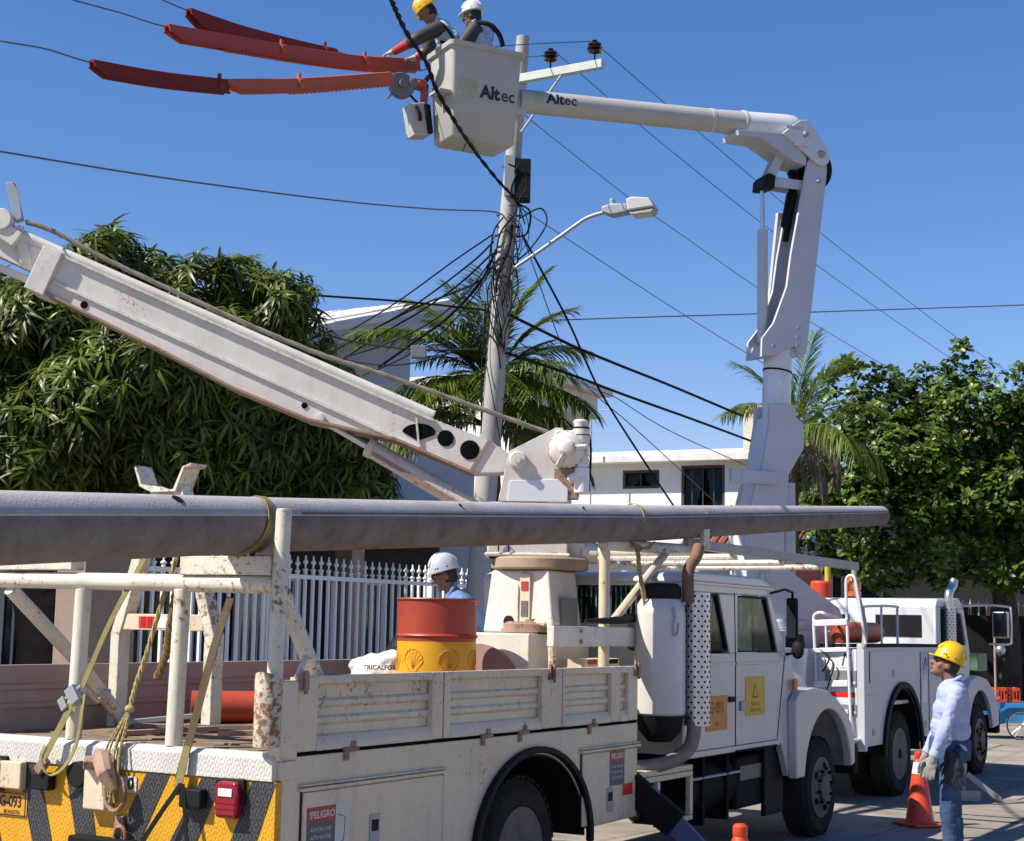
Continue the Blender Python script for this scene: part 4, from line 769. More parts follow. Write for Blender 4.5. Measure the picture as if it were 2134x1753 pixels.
b=MB(); b.lathe([(.15,0),(.15,.05),(.12,.09),(.06,.11),(.06,.15),(.035,.16),(0,.16)],(.20,-.236,3.29),(0,-1,0),22); b.box(.10,.37,-.30,-.2,3.17,3.44); b.bar((.2,-.36,3.29),(.12,-.33,3.14),.05,.04); b.bar((.2,-.36,3.29),(.36,-.33,3.31),.05,.04); PT('winch_gearbox',b,m_boomp,.02)
b=MB()
for k in range(12): a=R(k*30); b.lathe([(.012,0),(.012,.012),(0,.013)],(.20+.135*math.cos(a),-.287,3.29+.135*math.sin(a)),(0,-1,0),6)
PT('gearbox_bolts',b,m_rusty,0)['kind']='stuff'
b=MB(); b.lathe([(.153,0),(.153,.008)],(.20,-.27,3.29),(0,-1,0),24); b.lathe([(.071,0),(.071,.008)],(.31,-.25,3.40),(0,0,1),16); b.lathe([(.071,0),(.071,.008)],(.31,-.25,3.46),(0,0,1),16); PT('gasket_seams',b,m_under,0)['kind']='stuff'
b=MB(); b.tube(spline([(.37,-.2,3.45),(.39,-.22,3.3),(.385,-.22,3.1),(.37,-.22,2.95)],5),.01,6); PT('hydraulic_hose',b,m_blk,0)
b=MB(); b.box(.1,.3,-.24,-.1,2.9,3.14); PT('winch_bracket',b,m_rusty,.004)
b=MB(); b.lathe([(.065,0),(.07,.02),(.07,.12),(.055,.13),(.055,.17),(.06,.18),(.05,.2),(0,.2)],(.31,-.25,3.33),(0,0,1),16); PT('winch_motor',b,m_boomp,0)
b=MB(); b.lathe([(.05,0),(.06,.01),(.06,.2),(.045,.21),(.045,.24),(0,.24)],(.32,-.25,2.94),(0,0,1),16); b.lathe([(.04,0),(.04,.1),(0,.1)],(.22,-.22,3.05),(.6,-.2,.3),10); PT('swivel_cylinder',b,m_chip,0)
b=MB(); b.tube([(.08,-.1,3.33),(.08,.15,3.33)],.12,18); PT('winch_drum',b,m_rusty,0)
b=MB(); b.tube([(.33,-.05,2.48),(.46,-.05,2.48)],.085,16); b.box(.2,.36,-.12,.1,2.42,2.56); PT('rotation_motor',b,m_boomp,.01)
# boom
yb0,yb1=-.16,.16
out=[(-4.3,4.99),(-.86,3.525),(-.41,3.36),(-.26,3.26),(-.21,3.13),(-.29,3.11),(-.54,3.10),(-1.17,3.36),(-1.88,3.485),(-2.5,3.73),(-3.04,4.0),(-4.03,4.50),(-4.0,4.58),(-4.18,4.66)]
out=[(-4.02,4.87),(-.86,3.525),(-.41,3.36),(-.26,3.26),(-.21,3.13),(-.29,3.11),(-.54,3.10),(-1.17,3.36),(-1.88,3.51),(-2.5,3.76),(-3.04,4.03),(-4.05,4.51)]
b=MB(); b.prism(out,yb0+.02,yb1-.02,'y'); bo=PT('boom',b,m_boomp,.004)
def onface(pts,h,name,m,r=None):
    b=MB()
    for p,q in zip(pts,pts[1:]): b.bar((p[0],yb0+.012,p[1]),(q[0],yb0+.012,q[1]),.03,h,(0,0,1))
    return PT(name,b,m,.004,bo)
b=MB(); lo=out[6:][::1]
for p,q in zip(lo,lo[1:]):
    b.bar((p[0],0,p[1]),(q[0],0,q[1]),.35,.022)
PT('bottom_flange',b,m_rusty,.003,bo)
b=MB(); b.bar((-4.0,0,4.845),(-.86,0,3.51),.35,.022); PT('top_flange',b,m_boomp,.003,bo)
b=MB(); b.tube([(-4.28,-.1,5.0),(-.87,-.1,3.565)],.038,14); PT('winch_line_tube',b,m_boomp,0,bo)
onface([(-3.97,4.59),(-1.66,3.585),(-1.18,3.37),(-.98,3.29)],.028,'stiffener',m_boomp)
def disc(x,z,r,name='boom_hole',m=m_dark,sx=1,sz=1): b=MB(); b.lathe([(r,0),(r,.006),(r*.9,.007),(0,.007)],(0,0,0),(0,-1,0),22); b.v=[(v[0]*sx+x,v[1]+yb0+.0195,v[2]*sz+z) for v in b.v]; return PT(name,b,m,0,bo)
for x,z,r in ((-3.72,4.41,.03),(-1.91,3.62,.024),(-.77,3.375,.066),(-.575,3.285,.078)): disc(x,z,r)
b=MB(); b.prism([(-1.12,3.425)]+[(-.985+.135*math.cos(R(a)),3.415+.075*math.sin(R(a))) for a in range(170,9,-16)]+[(-.86,3.40),(-.99,3.35)],yb0+.012,yb0+.019,'y'); PT('boom_hole',b,m_dark,0,bo)
b=MB(); b.bar((-1.01,yb0+.006,3.55),(-.985,yb0+.006,3.33),.012,.018); PT('web_plate',b,m_boomp,0,bo)
b=MB(); b.lathe([(.04,0),(.035,.03),(0,.035)],(-1.78,yb0+.02,3.52),(0,-1,0),14); PT('boom_bolt',b,m_boomp,0,bo)
b=MB(); b.bar((-.58,yb0+.014,3.09),(-.42,yb0+.014,3.37),.02,.022); PT('weld_strip',b,m_rusty,0,bo)
b=MB(); b.box(-.035,.035,-.185,.185,-.16,.16); 
bk=MB(); 
def rotb(b,x,z,ang): 
    mx=Matrix.Translation((x,0,z))@Matrix.Rotation(ang,4,'Y'); b.v=[tuple(mx@Vector(v)) for v in b.v]; return b
b=MB(); b.box(-.085,.085,-.20,.20,-.19,.19); rotb(b,-4.05,4.68,R(22)); PT('boom_collar',b,m_boomp,.008,bo)
b=MB(); b.bar((-4.05,0,4.745),(-5.2,0,5.25),.2,.2); b.bar((-4.05,0,4.56),(-5.2,0,5.05),.06,.06); PT('inner_boom',b,m_boomp,.006,bo)
b=MB(); b.bar((-4.28,-.12,4.93),(-4.6,-.12,5.15),.12,.14); b.lathe([(.09,-.06),(.09,.06),(.03,.07),(0,.07)],(-4.42,-.14,5.1),(0,1,0),18); b.bar((-4.3,-.12,5.06),(-4.22,-.1,4.75),.05,.09); PT('boom_sheave',b,m_boomp,.01,bo)
b=MB(); b.prism([(-4.42,5.42),(-4.36,5.43),(-4.27,5.12),(-4.33,5.1)],-.13,-.05,'y'); b.prism([(-4.365,5.43),(-4.31,5.35),(-4.265,5.13),(-4.285,5.12)],-.135,-.128,'y'); PT('pole_guide',b,m_steel,.004,bo)
b=MB(); b.tube([(-1.38,-.0,3.30),(-.55,0,2.83),(-.3,0,2.69)],.075,18); b.lathe([(.085,0),(.085,.05),(.05,.06)],(-1.36,0,3.29),(-.87,0,.49),18); PT('lift_cylinder',b,mat('chipped cylinder paint',(.68,.62,.55),.5,rust=.5,dirt=.2),.0,bo)
b=MB(); b.tube([(-1.74,0,3.5),(-1.36,0,3.29)],.03,12); PT('cylinder_rod',b,m_chrome,0,bo)
b=MB(); b.bar((-1.36,-.078,3.25),(-.5,-.078,2.77),.012,.03); PT('cylinder_pipe',b,m_rusty,0,bo)
b=MB(); pts=spline([(-4.24,-.1,5.10),(-4.,-.1,5.02),(-3.4,-.1,4.72),(-2.0,-.1,4.12),(-1.2,-.1,3.86),(0.05,-.1,3.44)],9)
for ph in (0,2.1,4.2): b.tube([p+Vector((0,math.cos(i*1.3+ph)*.011,math.sin(i*1.3+ph)*.011)) for i,p in enumerate(pts)],.013,6)
PT('winch_rope',b,mat('dirty rope',(.30,.26,.21),.9,dirt=.4,dscale=12,spec=.1),0,bo)
# ---- crew cab ----
V0,V1=.05,1.88
def both(fn,name,m,bev=.006,par=None):
    for (a,c) in ((V0,V0+.06),(V1-.06,V1)):
        b=MB(); fn(b,a,c); P1(name,b,m,bev,par)
doorm=m_cab
both(lambda b,a,c: b.prism([(5.0,.92),(5.0,2.26),(5.07,2.26),(5.07,1.715),(5.022,1.70),(5.022,.92)],a,c),'cab_rear_quarter',m_cab)
both(lambda b,a,c: b.box(5.0701,6.80,a,c,2.19,2.26),'roof_side_rail',m_cab,.01)
both(lambda b,a,c: b.prism([(5.028,.94),(5.028,1.70),(6.06,1.70),(6.06,.94)],a,c),'rear_door',m_cab)
both(lambda b,a,c: b.prism([(5.72,2.185),(6.115,2.185),(6.115,1.7015),(5.945,1.7015)],a,c),'door_pillar',m_cab)
both(lambda b,a,c: b.prism([(6.07,.94),(6.07,1.70),(7.19,1.70),(7.22,1.6),(7.02,.94)],a,c),'front_door',m_cab)
both(lambda b,a,c: b.prism([(6.80,2.185),(6.87,2.185),(7.26,1.7015),(7.06,1.7015)],a,c),'windscreen_pillar',m_cab)
both(lambda b,a,c: b.prism([(7.228,1.60),(7.245,1.68),(7.42,1.6),(7.45,1.38),(7.28,1.28),(7.3,.60),(7.12,.9),(7.03,.94)],a,c),'cowl_side',m_cab)
both(lambda b,a,c: b.box(5.03,7.1,a-.0,c,.885,.936),'door_sill',m_cab,.01)
# gaps and handles
for (pts) in (((6.064,.94),(6.064,1.7),(6.04,2.2)),((7.205,1.66),(7.02,.95))):
    b=MB()
    for p,q in zip(pts,pts[1:]): b.bar((p[0],V0-.001,p[1]),(q[0],V0-.001,q[1]),.006,.008)
    P1('door_gap',b,m_gasket,0)
for u in (5.95,6.2): b=MB(); b.box(u-.05,u+.05,V0-.025,V0-.002,1.30,1.345) if u<6 else b.box(u-.05,u+.05,V0-.02,V0-.002,1.22,1.30); P1('door_handle',b,m_blk if u<6 else m_steel,.006)
b=MB(); b.prism([(4.97,2.255),(5.0,2.32),(5.12,2.355),(6.62,2.35),(6.80,2.31),(6.92,2.25)],V0-.01,V1+.01,'y'); P1('cab_roof',b,m_cab,.03,seg=3)
b=MB(); b.bar((4.99,V0-.012,2.262),(6.9,V0-.012,2.255),.02,.022); P1('roof_gutter',b,m_cab,.004)
b=MB(); 
for (a,c,e,f) in ((V0+.061,V1-.061,.92,1.93),(V0+.061,V1-.061,2.235,2.256),(V0+.061,.40,1.9301,2.2349),(1.0,1.12,1.9301,2.2349),(1.66,V1-.061,1.9301,2.2349)): b.box(5.0,5.045,a,c,e,f)
P1('cab_rear_wall',b,m_cab,0)
for a,c in ((.40,1.0),(1.12,1.66)): b=MB(); b.box(5.02,5.03,a,c,1.93,2.235); P1('rear_window',b,m_win,0)
b=MB(); b.box(5.05,7.2,.12,1.8,.94,.98); b.box(5.06,5.08,.12,1.8,1.0,1.9); P1('cab_floor',b,m_under,0)
for u in (5.2,6.2):
    b=MB(); b.box(u,u+.5,.2,1.7,.99,1.25); b.box(u-.08,u+.08,.2,1.7,1.26,1.80); P1('bench_seat',b,m_teal,.04)
b=MB(); b.box(7.0,7.25,.12,1.8,1.2,1.66); b.tube([(6.85+.06*math.sin(R(a)),1.65+.2*math.cos(R(a)),1.7+.16*math.sin(R(a))) for a in range(0,361,30)],.015,6,False); P1('dashboard',b,m_under,.02)
for i in range(9): b=MB(); b.box(5.0+i*.03,5.012+i*.03,.16+.02*(i%2),.19+.02*(i%2),1.715,2.18); P1('side_curtain',b,m_slat,0) if 0 else None
for i in range(14):
    b=MB(); v=.42+i*.045; b.box(5.08,5.09,v,v+.026,1.92,2.23); P1('curtain_slat',b,m_slat if i%3 else m_teal,0)
for i in range(10):
    b=MB(); u=5.48+i*.036; b.box(u,u+.022,V0+.10,V0+.11,1.72,2.18); P1('curtain_slat',b,m_slat if i%3 else m_teal,0)
def pane(poly,v):
    b=MB(); b.prism(poly,v+.028,v+.034,'y'); g=P1('side_window',b,m_win,0)
    n=len(poly); c=Vector((sum(p[0] for p in poly)/n,sum(p[1] for p in poly)/n)); inn=[tuple(Vector(p)+(c-Vector(p)).normalized()*.03) for p in poly]
    b=MB()
    for i in range(n): j=(i+1)%n; b.prism([poly[i],poly[j],inn[j],inn[i]],v+.012,v+.027,'y')
    P1('window_seal',b,m_gasket,0,g)
for v in (V0,V1-.06):
    pane([(5.075,1.718),(5.075,2.183),(5.715,2.183),(5.94,1.718)],v); pane([(6.12,1.705),(6.12,2.183),(6.795,2.183),(7.05,1.705)],v)
b=MB(); b.bar((6.60,V0+.05,1.71),(6.55,V0+.05,2.18),.02,.025); P1('window_bar',b,m_gasket,0)
b=MB(); b.add([(6.88,.12,2.24),(7.26,.12,1.68),(7.26,1.81,1.68),(6.88,1.81,2.24)],[(0,1,2,3)]); P1('windscreen',b,m_win,0)
b=MB(); b.box(5.04,6.05,V0-.008,V0,1.60,1.625); P1('door_crease',b,m_cab,.004); b=MB(); b.box(6.08,7.17,V0-.008,V0,1.60,1.625); P1('door_crease',b,m_cab,.004)
b=MB(); b.box(6.06,7.0,V0-.014,V0-.0005,.885,.90); P1('sill_trim',b,m_under,.003)
# door plates
dpl=sticker(None,5.44,5.88,1.08,1.36,m_sticko,V0-.002,'door_plate'); text('door_number','G·093',.13,m_inkbr,dpl,FX(5.66,1.26,V0-.004),.003,.0004,sx=.9); text('plate_small','093',.05,m_inkbr,dpl,FX(5.66,1.13,V0-.004),0,.0004)
dp2=sticker(None,6.28,6.72,1.17,1.50,m_sticky,V0-.002,'door_plate')
for z,s,t in ((1.215,.04,'BOGOTA 093'),(1.265,.045,'SERVICIO')): text('plate_text',t,s,m_inkbr,dp2,FX(6.5,z,V0-.004),0,.0004)
b=MB(); b.prism([(6.42,1.32),(6.58,1.32),(6.5,1.45)],V0-.0045,V0-.0022,'y'); P1('plate_emblem',b,m_inkbr,0,dp2); b=MB(); b.prism([(6.445,1.335),(6.555,1.335),(6.5,1.425)],V0-.006,V0-.0047,'y'); P1('plate_emblem_centre',b,m_sticky,0,dp2)
# hood, fender, bumper
def hood():
    b=MB(); secs=[(7.2,.22,1.72,1.0,1.66),(7.6,.27,1.66,.9,1.62),(8.3,.36,1.58,.85,1.55),(8.85,.44,1.5,.8,1.46),(8.98,.46,1.48,.8,1.36)]
    vs=[];fs=[]
    for u,a,c,z0,z1 in secs:
        k=.1; vs+=[(u,a,z0),(u,a,z1-k),(u,a+k*.3,z1-k*.3),(u,a+k,z1),(u,c-k,z1),(u,c-k*.3,z1-k*.3),(u,c,z1-k),(u,c,z0)]
    for i in range(4):
        for j in range(7): fs.append((i*8+j,i*8+j+1,(i+1)*8+j+1,(i+1)*8+j))
    fs+=[tuple(range(7,-1,-1)),tuple(range(32,40))]; b.add(vs,fs); return P1('hood',b,m_cab,.012,ang=50)
hood()
b=MB(); b.box(8.985,9.0,.6,1.35,.85,1.3); P1('grille',b,m_blk,0)
def fender(a,c):
    top=[(7.28,1.27),(7.42,1.35),(7.8,1.375),(8.15,1.34),(8.42,1.25),(8.7,1.12),(8.86,.98),(8.93,.80),(8.93,.62)]
    poly=[(7.3,.58)]+top+[(8.86,.60)]+arc(8.17,.5,.66,.665,8,173,18)
    b=MB(); b.prism(poly,a,c,'y'); P1('fender',b,m_cab,.02,seg=3,ang=40)
    ci=(a+c)/2; b=MB(); tp=[(p[0],p[1]) for p in top]
    inn=.42 if a<1 else 1.5
    lo=[(p[0],p[1]-.04) for p in top]
    b.prism(top+lo[::-1],min(c,inn) if a<1 else inn,max(c,inn) if a<1 else a,'y'); P1('fender_top',b,m_cab,.01,ang=50)
fender(-.03,.06); fender(1.86,1.95)
b=MB(); b.box(7.45,8.9,.42,.46,.5,1.25); b.box(7.45,8.9,1.46,1.5,.5,1.25); P1('wheel_well',b,m_under,0)
b=MB(); b.box(9.0,9.12,.0,1.95,.5,.8); P1('front_bumper',b,m_under,.03)
b=MB(); b.box(7.33,7.42,.0,.03,1.36,1.46); P1('side_marker',b,m_amber,.01)
b=MB(); b.box(7.6,7.8,.33,.345,1.46,1.52); P1('hood_badge',b,m_under,.004)
# engine between: dark
b=MB(); b.box(7.4,8.8,.5,1.45,.5,.95); P1('engine_block',b,m_under,.03)
# mirror
b=MB(); b.box(7.34,7.40,-.02,.085,1.81,2.19); b.v=[(x,y,z) for x,y,z in b.v]; mr=P1('mirror',b,m_blk,.02); b=MB(); b.box(7.334,7.3385,-.01,.075,1.83,2.17); P1('mirror_glass',b,mat('mirror glass',(.04,.045,.05),.08,metal=.3,dirt=.1),0,mr)
b=MB(); b.tube([(6.85,.04,2.22),(7.1,.0,2.26),(7.37,.03,2.24),(7.37,.03,2.19)],.012,6); P1('mirror_arm',b,m_blk,0)
b=MB(); b.tube([(7.27,.06,1.68),(7.36,.0,1.70),(7.37,.03,1.81)],.016,6); P1('mirror_arm',b,m_blk,0)
b=MB(); b.ell((7.36,-.02,1.72),(.03,.06,.08)); P1('round_mirror',b,m_blk,0)
# air cleaner, exhaust stack
b=MB(); b.lathe([(.18,0),(.195,.015),(.195,.76),(.185,.83),(.15,.88),(.0,.885)],(4.73,.12,1.24),(0,0,1),30); P1('air_cleaner',b,m_cab,0)
b=MB(); b.lathe([(.14,0),(.16,.01),(.16,.09),(.13,.12),(0,.12)],(4.73,.12,2.12),(0,0,1),24); P1('intake_cap',b,m_blk,0); b=MB(); b.lathe([(.09,0),(.16,.08),(.18,.19),(.185,.2)],(4.73,.12,1.04),(0,0,1),24); P1('drain_boot',b,m_blk,0)
b=MB(); b.bar((4.62,-.05,2.06),(4.62,-.05,1.98),.012,.02); b.tube([(4.63,-.055,2.0),(4.60,-.05,1.92),(4.61,-.05,1.84),(4.65,-.06,1.86),(4.66,-.065,1.94)],.007,5); P1('tank_latch',b,m_steel,0)
ES=(5.52,.0)
b=MB(); n=32; b.tube([(4.95,-.09,1.16),(4.95,-.09,2.17)],.104,n,False); b.tube([(4.95,-.09,2.17),(4.95,-.09,1.16)],.099,n,False); st=P1('heat_shield',b,m_chrome,0)
b=MB(); b.tube([(4.95,-.09,1.18),(4.95,-.09,2.15)],.088,20); P1('muffler',b,m_under,0,st)
pf=MB()
for r in range(26):
    for c in range(12):
        a=2*PI*(c+.5*(r%2))/12; z=1.185+r*.0385; pf.lathe([(.0095,0),(.0095,.003),(0,.003)],(4.95+.1025*math.cos(a),-.09+.1025*math.sin(a),z),(math.cos(a),math.sin(a),0),8)
o=pf.build('perforations',m_dark,st); o['kind']='stuff'
b=MB(); b.tube(spline([(4.83,-.07,2.1),(4.82,-.07,2.30),(4.86,-.07,2.38),(4.97,-.07,2.45),(5.03,-.07,2.54)],6),.046,16); P1('exhaust_pipe',b,m_rustpipe,0); b=MB(); b.tube(spline([(4.9,-.09,1.2),(4.88,-.09,1.08),(4.82,-.06,.97),(4.6,.05,.88),(4.3,.3,.85)],6),.055,16); P1('lower_exhaust',b,mat('dull exhaust pipe',(.30,.24,.19),.6,rust=.25,dirt=.4,dscale=7),0)
# step box, fuel tank, battery box
b=MB(); b.box(4.15,5.2,.05,.62,.80,.845); sb=P1('step_plate',b,m_cream,.008); 
b=MB()
for (x0,x1,z0,z1) in ((4.15,5.2,.755,.797),(4.55,4.60,.46,.754),(5.14,5.2,.46,.754),(4.55,5.2,.42,.458)): b.box(x0,x1,.05,.09,z0,z1)
P1('step_frame',b,m_cream,.006)
b=MB(); b.tube([(5.28,.38,.62),(6.25,.38,.62)],.26,24); b.box(5.5,5.54,.1,.66,.34,.9); b.box(6.0,6.04,.1,.66,.34,.9); P1('fuel_tank',b,m_under,0); 
b=MB(); b.box(5.3,6.3,.1,.16,.70,.72); P1('tank_strip',b,m_steel,.004)
b=MB(); b.box(6.35,7.0,.16,.7,.38,.82); P1('battery_box',b,m_under,.03); b=MB(); b.box(6.42,6.9,.152,.158,.62,.74); P1('battery_label',b,mat('grey label',(.16,.16,.17),.5,dirt=.3),0)
b=MB(); b.box(6.9,7.35,.12,.16,.28,.9); P1('mud_flap',b,m_blk,.01)
# outrigger leg (blue) and operator platform
m_blue=mat('blue outrigger paint',(.05,.09,.22),.45,rust=.2,dirt=.3,dscale=5)
b=MB(); b.bar((4.12,-.05,.72),(4.35,-.62,.10),.13,.15); P1('outrigger_leg',b,m_blue,.01)
b=MB(); b.bar((4.09,.08,.78),(4.22,-.25,.5),.19,.2); P1('outrigger_sleeve',b,m_under,.01); b=MB(); b.box(4.2,4.5,-.8,-.5,.015,.06); P1('outrigger_foot',b,m_blue,.01)
b=MB(); b.box(4.11,4.95,1.62,2.3,.66,.72); P1('operator_platform',b,m_cream,.006)
# ---------------- bucket truck (behind, right) ----------------
m_bw=mat('bucket truck white',(.80,.81,.83),.3,dirt=.12,dscale=1.5,coat=.2)
m_bg=mat('bucket truck grey white',(.62,.63,.66),.35,dirt=.15,dscale=1.5)
m_fib=mat('fibreglass bucket',(.52,.51,.465),.55,dirt=.25,dscale=4,bump=.1,dcol=(.45,.44,.40))
m_hole=MATS['black rubber']
t2=thing('bucket_truck','white bucket truck with raised elbow boom behind the digger derrick','truck',O2,AZ)
def P2(name,b,m,bev=.006,par=None,**k): return b.build(name,m,par or t2,bev,**k)
b=MB()
for v in (.7,1.5): b.box(.1,5.8,v,v+.08,.5,.75)
for u in (.2,2.2,4.,5.6): b.box(u,u+.1,.785,1.495,.52,.72)
P2('chassis',b,m_under,0)
b=MB(); b.tube([(1.42,.1,.49),(1.42,2.1,.49)],.08,10); b.ell((1.42,1.1,.49),(.2,.16,.2)); b.tube([(5.0,.1,.46),(5.0,2.1,.46)],.06,10); P2('axles',b,m_under,0)
for v in (.03,.29,1.66,1.92): wheel(t2,1.42,v,.49,.49,.24,dish='rear')
for v in (.0,1.95): wheel(t2,5.0,v,.47,.47,.25,dish='front')
for v0,v1 in ((0,.05),(2.15,2.2)):
    b=MB(); b.prism([(.0,.64),(.0,1.72),(3.14,1.72),(3.14,.64)]+arc(1.44,.5,.70,.74,11,169,20),v0,v1,'y'); P2('body_side',b,m_bg,.006)
b=MB(); b.box(.051,3.1,.051,2.149,1.06,1.1); b.box(3.09,3.138,.051,2.149,.64,1.70); b.box(.3,3.09,.5,.54,1.1,1.70); b.box(.3,3.09,1.66,1.7,1.1,1.70); P2('body_inner',b,m_bg,0)
b=MB(); b.box(0,3.14,.0,.5,1.722,1.755); b.box(0,3.14,1.7,2.2,1.722,1.755); P2('body_lid',b,m_under,.004)
fl=MB(); fl.prism(arc(1.44,.5,.79,.82,0,180,26)+arc(1.44,.5,.70,.745,180,0,26),-.04,.0,'y'); P2('wheel_flare',fl,m_blk,.01)
b=MB(); b.prism(arc(1.44,.5,.70,.745,0,180,22)+arc(1.44,.5,.69,.735,180,0,22),.0,.55,'y'); P2('wheel_well',b,m_under,0)
for (a,c,z0,z1) in ((.22,1.9,1.33,1.68),(2.2,2.50,.70,1.66),(2.55,3.08,.70,1.66),(.06,.55,.70,1.2)):
    b=MB(); b.box(a,c,-.012,-.001,z0,z1); d=P2('compartment_door',b,m_bg,.004); b=MB(); b.box(a-.012,a-.003,-.004,-.0011,z0,z1); b.box(c+.003,c+.012,-.004,-.0011,z0,z1); P2('door_gap',b,m_under,0,d); b=MB(); b.box((a+c)/2-.04,(a+c)/2+.04,-.018,-.0125,z0+.05,z0+.13); P2('latch',b,m_steel,.003,d)
b=MB(); b.box(2.22,2.42,-.0145,-.0125,1.05,1.32); P2('white_decal',b,m_whrefl,0)
b=MB(); b.box(2.24,2.48,-.0145,-.0125,1.4,1.66); dc=P2('arrow_decal',b,mat('pale blue decal',(.45,.52,.60),.5,dirt=.05),0)
b=MB(); b.bar((2.28,-.016,1.44),(2.38,-.016,1.6),.003,.02); b.bar((2.38,-.016,1.6),(2.43,-.016,1.5),.003,.02); P2('arrow_print',b,m_ink,0,dc)
# tail face
b=MB(); b.box(-.04,-.001,.06,2.2,.64,1.70); tf=P2('tail_panel',b,m_bw,.006)
b=MB(); b.box(-.05,.04,-.03,.055,.6,1.76); P2('corner_post',b,m_bg,.008)
for w0,w1 in ((1.30,1.47),(.98,1.1)):
    b=MB(); b.box(-.052,-.041,.06,.42,w0,w1); sh=P2('tail_recess',b,mat('grey tread panel',(.22,.23,.25),.6,dirt=.2),.002,tf)
    for k in range(8): b=MB(); b.ell((-.053,.085+k*.043,w0+.035),(.003,.013,.016),8,5); P2('tread_stud',b,m_whrefl,0,sh)
b=MB(); b.box(-.0435,-.041,.08,.36,1.18,1.235); rr_=P2('reflector',b,m_redrefl,0,tf)
b=MB(); b.box(-.0455,-.041,.10,.25,1.50,1.68); ad=P2('figure_decal',b,m_whrefl,0,tf); b=MB(); b.bar((-.047,.22,1.52),(-.047,.19,1.66),.003,.014); b.bar((-.047,.19,1.66),(-.047,.13,1.52),.003,.014); b.bar((-.047,.17,1.6),(-.047,.12,1.64),.003,.01); P2('figure_print',b,m_ink,0,ad)
b=MB(); b.box(-.3,-.041,.1,2.1,.66,.70); P2('rear_bumper_step',b,m_wood,.006); b=MB(); b.box(-.32,-.04,.02,.5,.715,.74); P2('step_tread',b,m_bw,.004)
for k in range(6): b=MB(); b.ell((-.3,.08+k*.05,.745),(.02,.012,.012),8,5); P2('tread_stud',b,m_whrefl,0)
b=MB(); b.lathe([(.07,0),(.075,.03),(.06,.05),(0,.05)],(-.041,.33,.83),(-1,0,0),18); P2('tail_lamp',b,m_redl,0)
b=MB(); b.box(-.06,-.041,.42,.95,.75,1.6); P2('tail_door',b,m_bg,.006)
# ladder rack at the tail
b=MB(); b.tube(spline([(-.08,.11,.64),(-.07,.14,1.5),(-.06,.16,2.1),(-.06,.165,2.42),(-.06,.14,2.5),(-.06,.08,2.5),(-.06,.05,2.42),(-.06,.0,2.1),(-.06,-.05,1.76)],6),.017,8); lr=P2('ladder_rail',b,m_bw,0)
b=MB(); b.tube(spline([(-.08,.51,.9),(-.07,.52,1.5),(-.06,.54,1.98),(-.06,.53,2.07),(-.06,.46,2.1),(-.06,.4,2.08),(.2,.36,2.05)],6),.018,8); P2('ladder_rail',b,m_bw,0)
for w,h in ((2.0,.035),(1.70,.025),(1.33,.035),(1.02,.025)): b=MB(); b.bar((-.07,.15,w),(-.07,.54,w-.02),.03,h*2); P2('ladder_rung',b,m_bw,.006)
b=MB(); b.tube([(-.07,.40,2.0),(-.07,.39,1.70)],.014,8); P2('ladder_rung',b,m_bw,0)
b=MB(); b.tube(spline([(-.03,-.02,1.72),(-.02,-.03,1.95),(-.0,.04,2.25),(.0,.085,2.45),(.0,.09,2.62)],5),.03,10); P2('rack_post',b,mat('grey rack paint',(.42,.41,.38),.5),0)
b=MB(); b.tube(spline([(-.075,.5,1.72),(-.08,.42,1.66),(-.08,.36,1.6),(-.09,.40,1.5),(-.08,.44,1.45)],6),.009,6); b.tube(spline([(-.08,.32,1.55),(-.1,.3,1.5),(-.1,.36,1.32),(-.1,.42,1.1)],6),.009,6); P2('hanging_hose',b,m_cable,0)
# cab
c0,c1=.06,2.1
b=MB(); b.prism([(3.16,.9),(3.16,2.22),(3.24,2.33),(4.3,2.36),(4.48,2.28),(4.5,2.22),(3.22,2.22),(3.22,.9)],c0,c1,'y'); P2('cab_roof',b,m_bw,.03,seg=3)
for (a,c) in ((c0,c0+.06),(c1-.06,c1)):
    b=MB(); b.prism([(3.2201,.86),(3.2201,2.2199),(3.36,2.2199),(3.36,1.75),(4.15,1.74),(4.22,1.74),(4.26,.86)],a,c); b.prism([(4.22,2.2199),(4.5,2.2199),(4.78,1.66),(4.72,.86),(4.2601,.86),(4.2201,1.74),(4.62,1.74),(4.40,2.16),(4.22,2.16)],a,c); P2('cab_side',b,m_bw,.006)
    b=MB(); b.prism([(3.36,1.7501),(3.36,2.2),(4.40,2.16),(4.62,1.7401)],a+.02,a+.03); P2('side_window',b,m_win,0)
b=MB(); b.box(3.15,3.159,.25,.85,1.84,2.12); P2('rear_window',b,m_gasket,.004); b=MB(); b.box(3.15,3.159,1.2,1.9,1.84,2.12); P2('rear_window',b,m_gasket,.004)
b=MB(); b.box(3.225,4.7,.13,2.03,.88,1.3); b.box(3.3,3.5,.2,2.0,1.3,2.0); P2('cab_interior',b,m_under,.02)
b=MB(); b.add([(4.5,.12,2.21),(4.77,.12,1.67),(4.77,2.04,1.67),(4.5,2.04,2.21)],[(0,1,2,3)]); P2('windscreen',b,m_win,0)
b=MB(); b.prism([(4.73,.86),(4.79,1.62),(5.9,1.45),(6.0,1.3),(6.0,.8)],.38,1.78,'y'); P2('hood',b,m_bw,.04,seg=3)
for a,c in ((-.02,.38),(1.78,2.18)):
    b=MB(); top=[(4.30,.62),(4.32,1.15),(4.5,1.27),(4.9,1.33),(5.4,1.27),(5.8,1.08),(6.0,.85),(6.02,.62)]; b.prism(top+arc(5.02,.45,.66,.68,12,168,16),a,a+.06 if a<1 else c,'y'); b.prism(top[1:-1]+[(p[0],p[1]-.05) for p in top[1:-1]][::-1],a+.06 if a<1 else a,c if a<1 else c-.06,'y'); P2('fender',b,m_bg,.015)
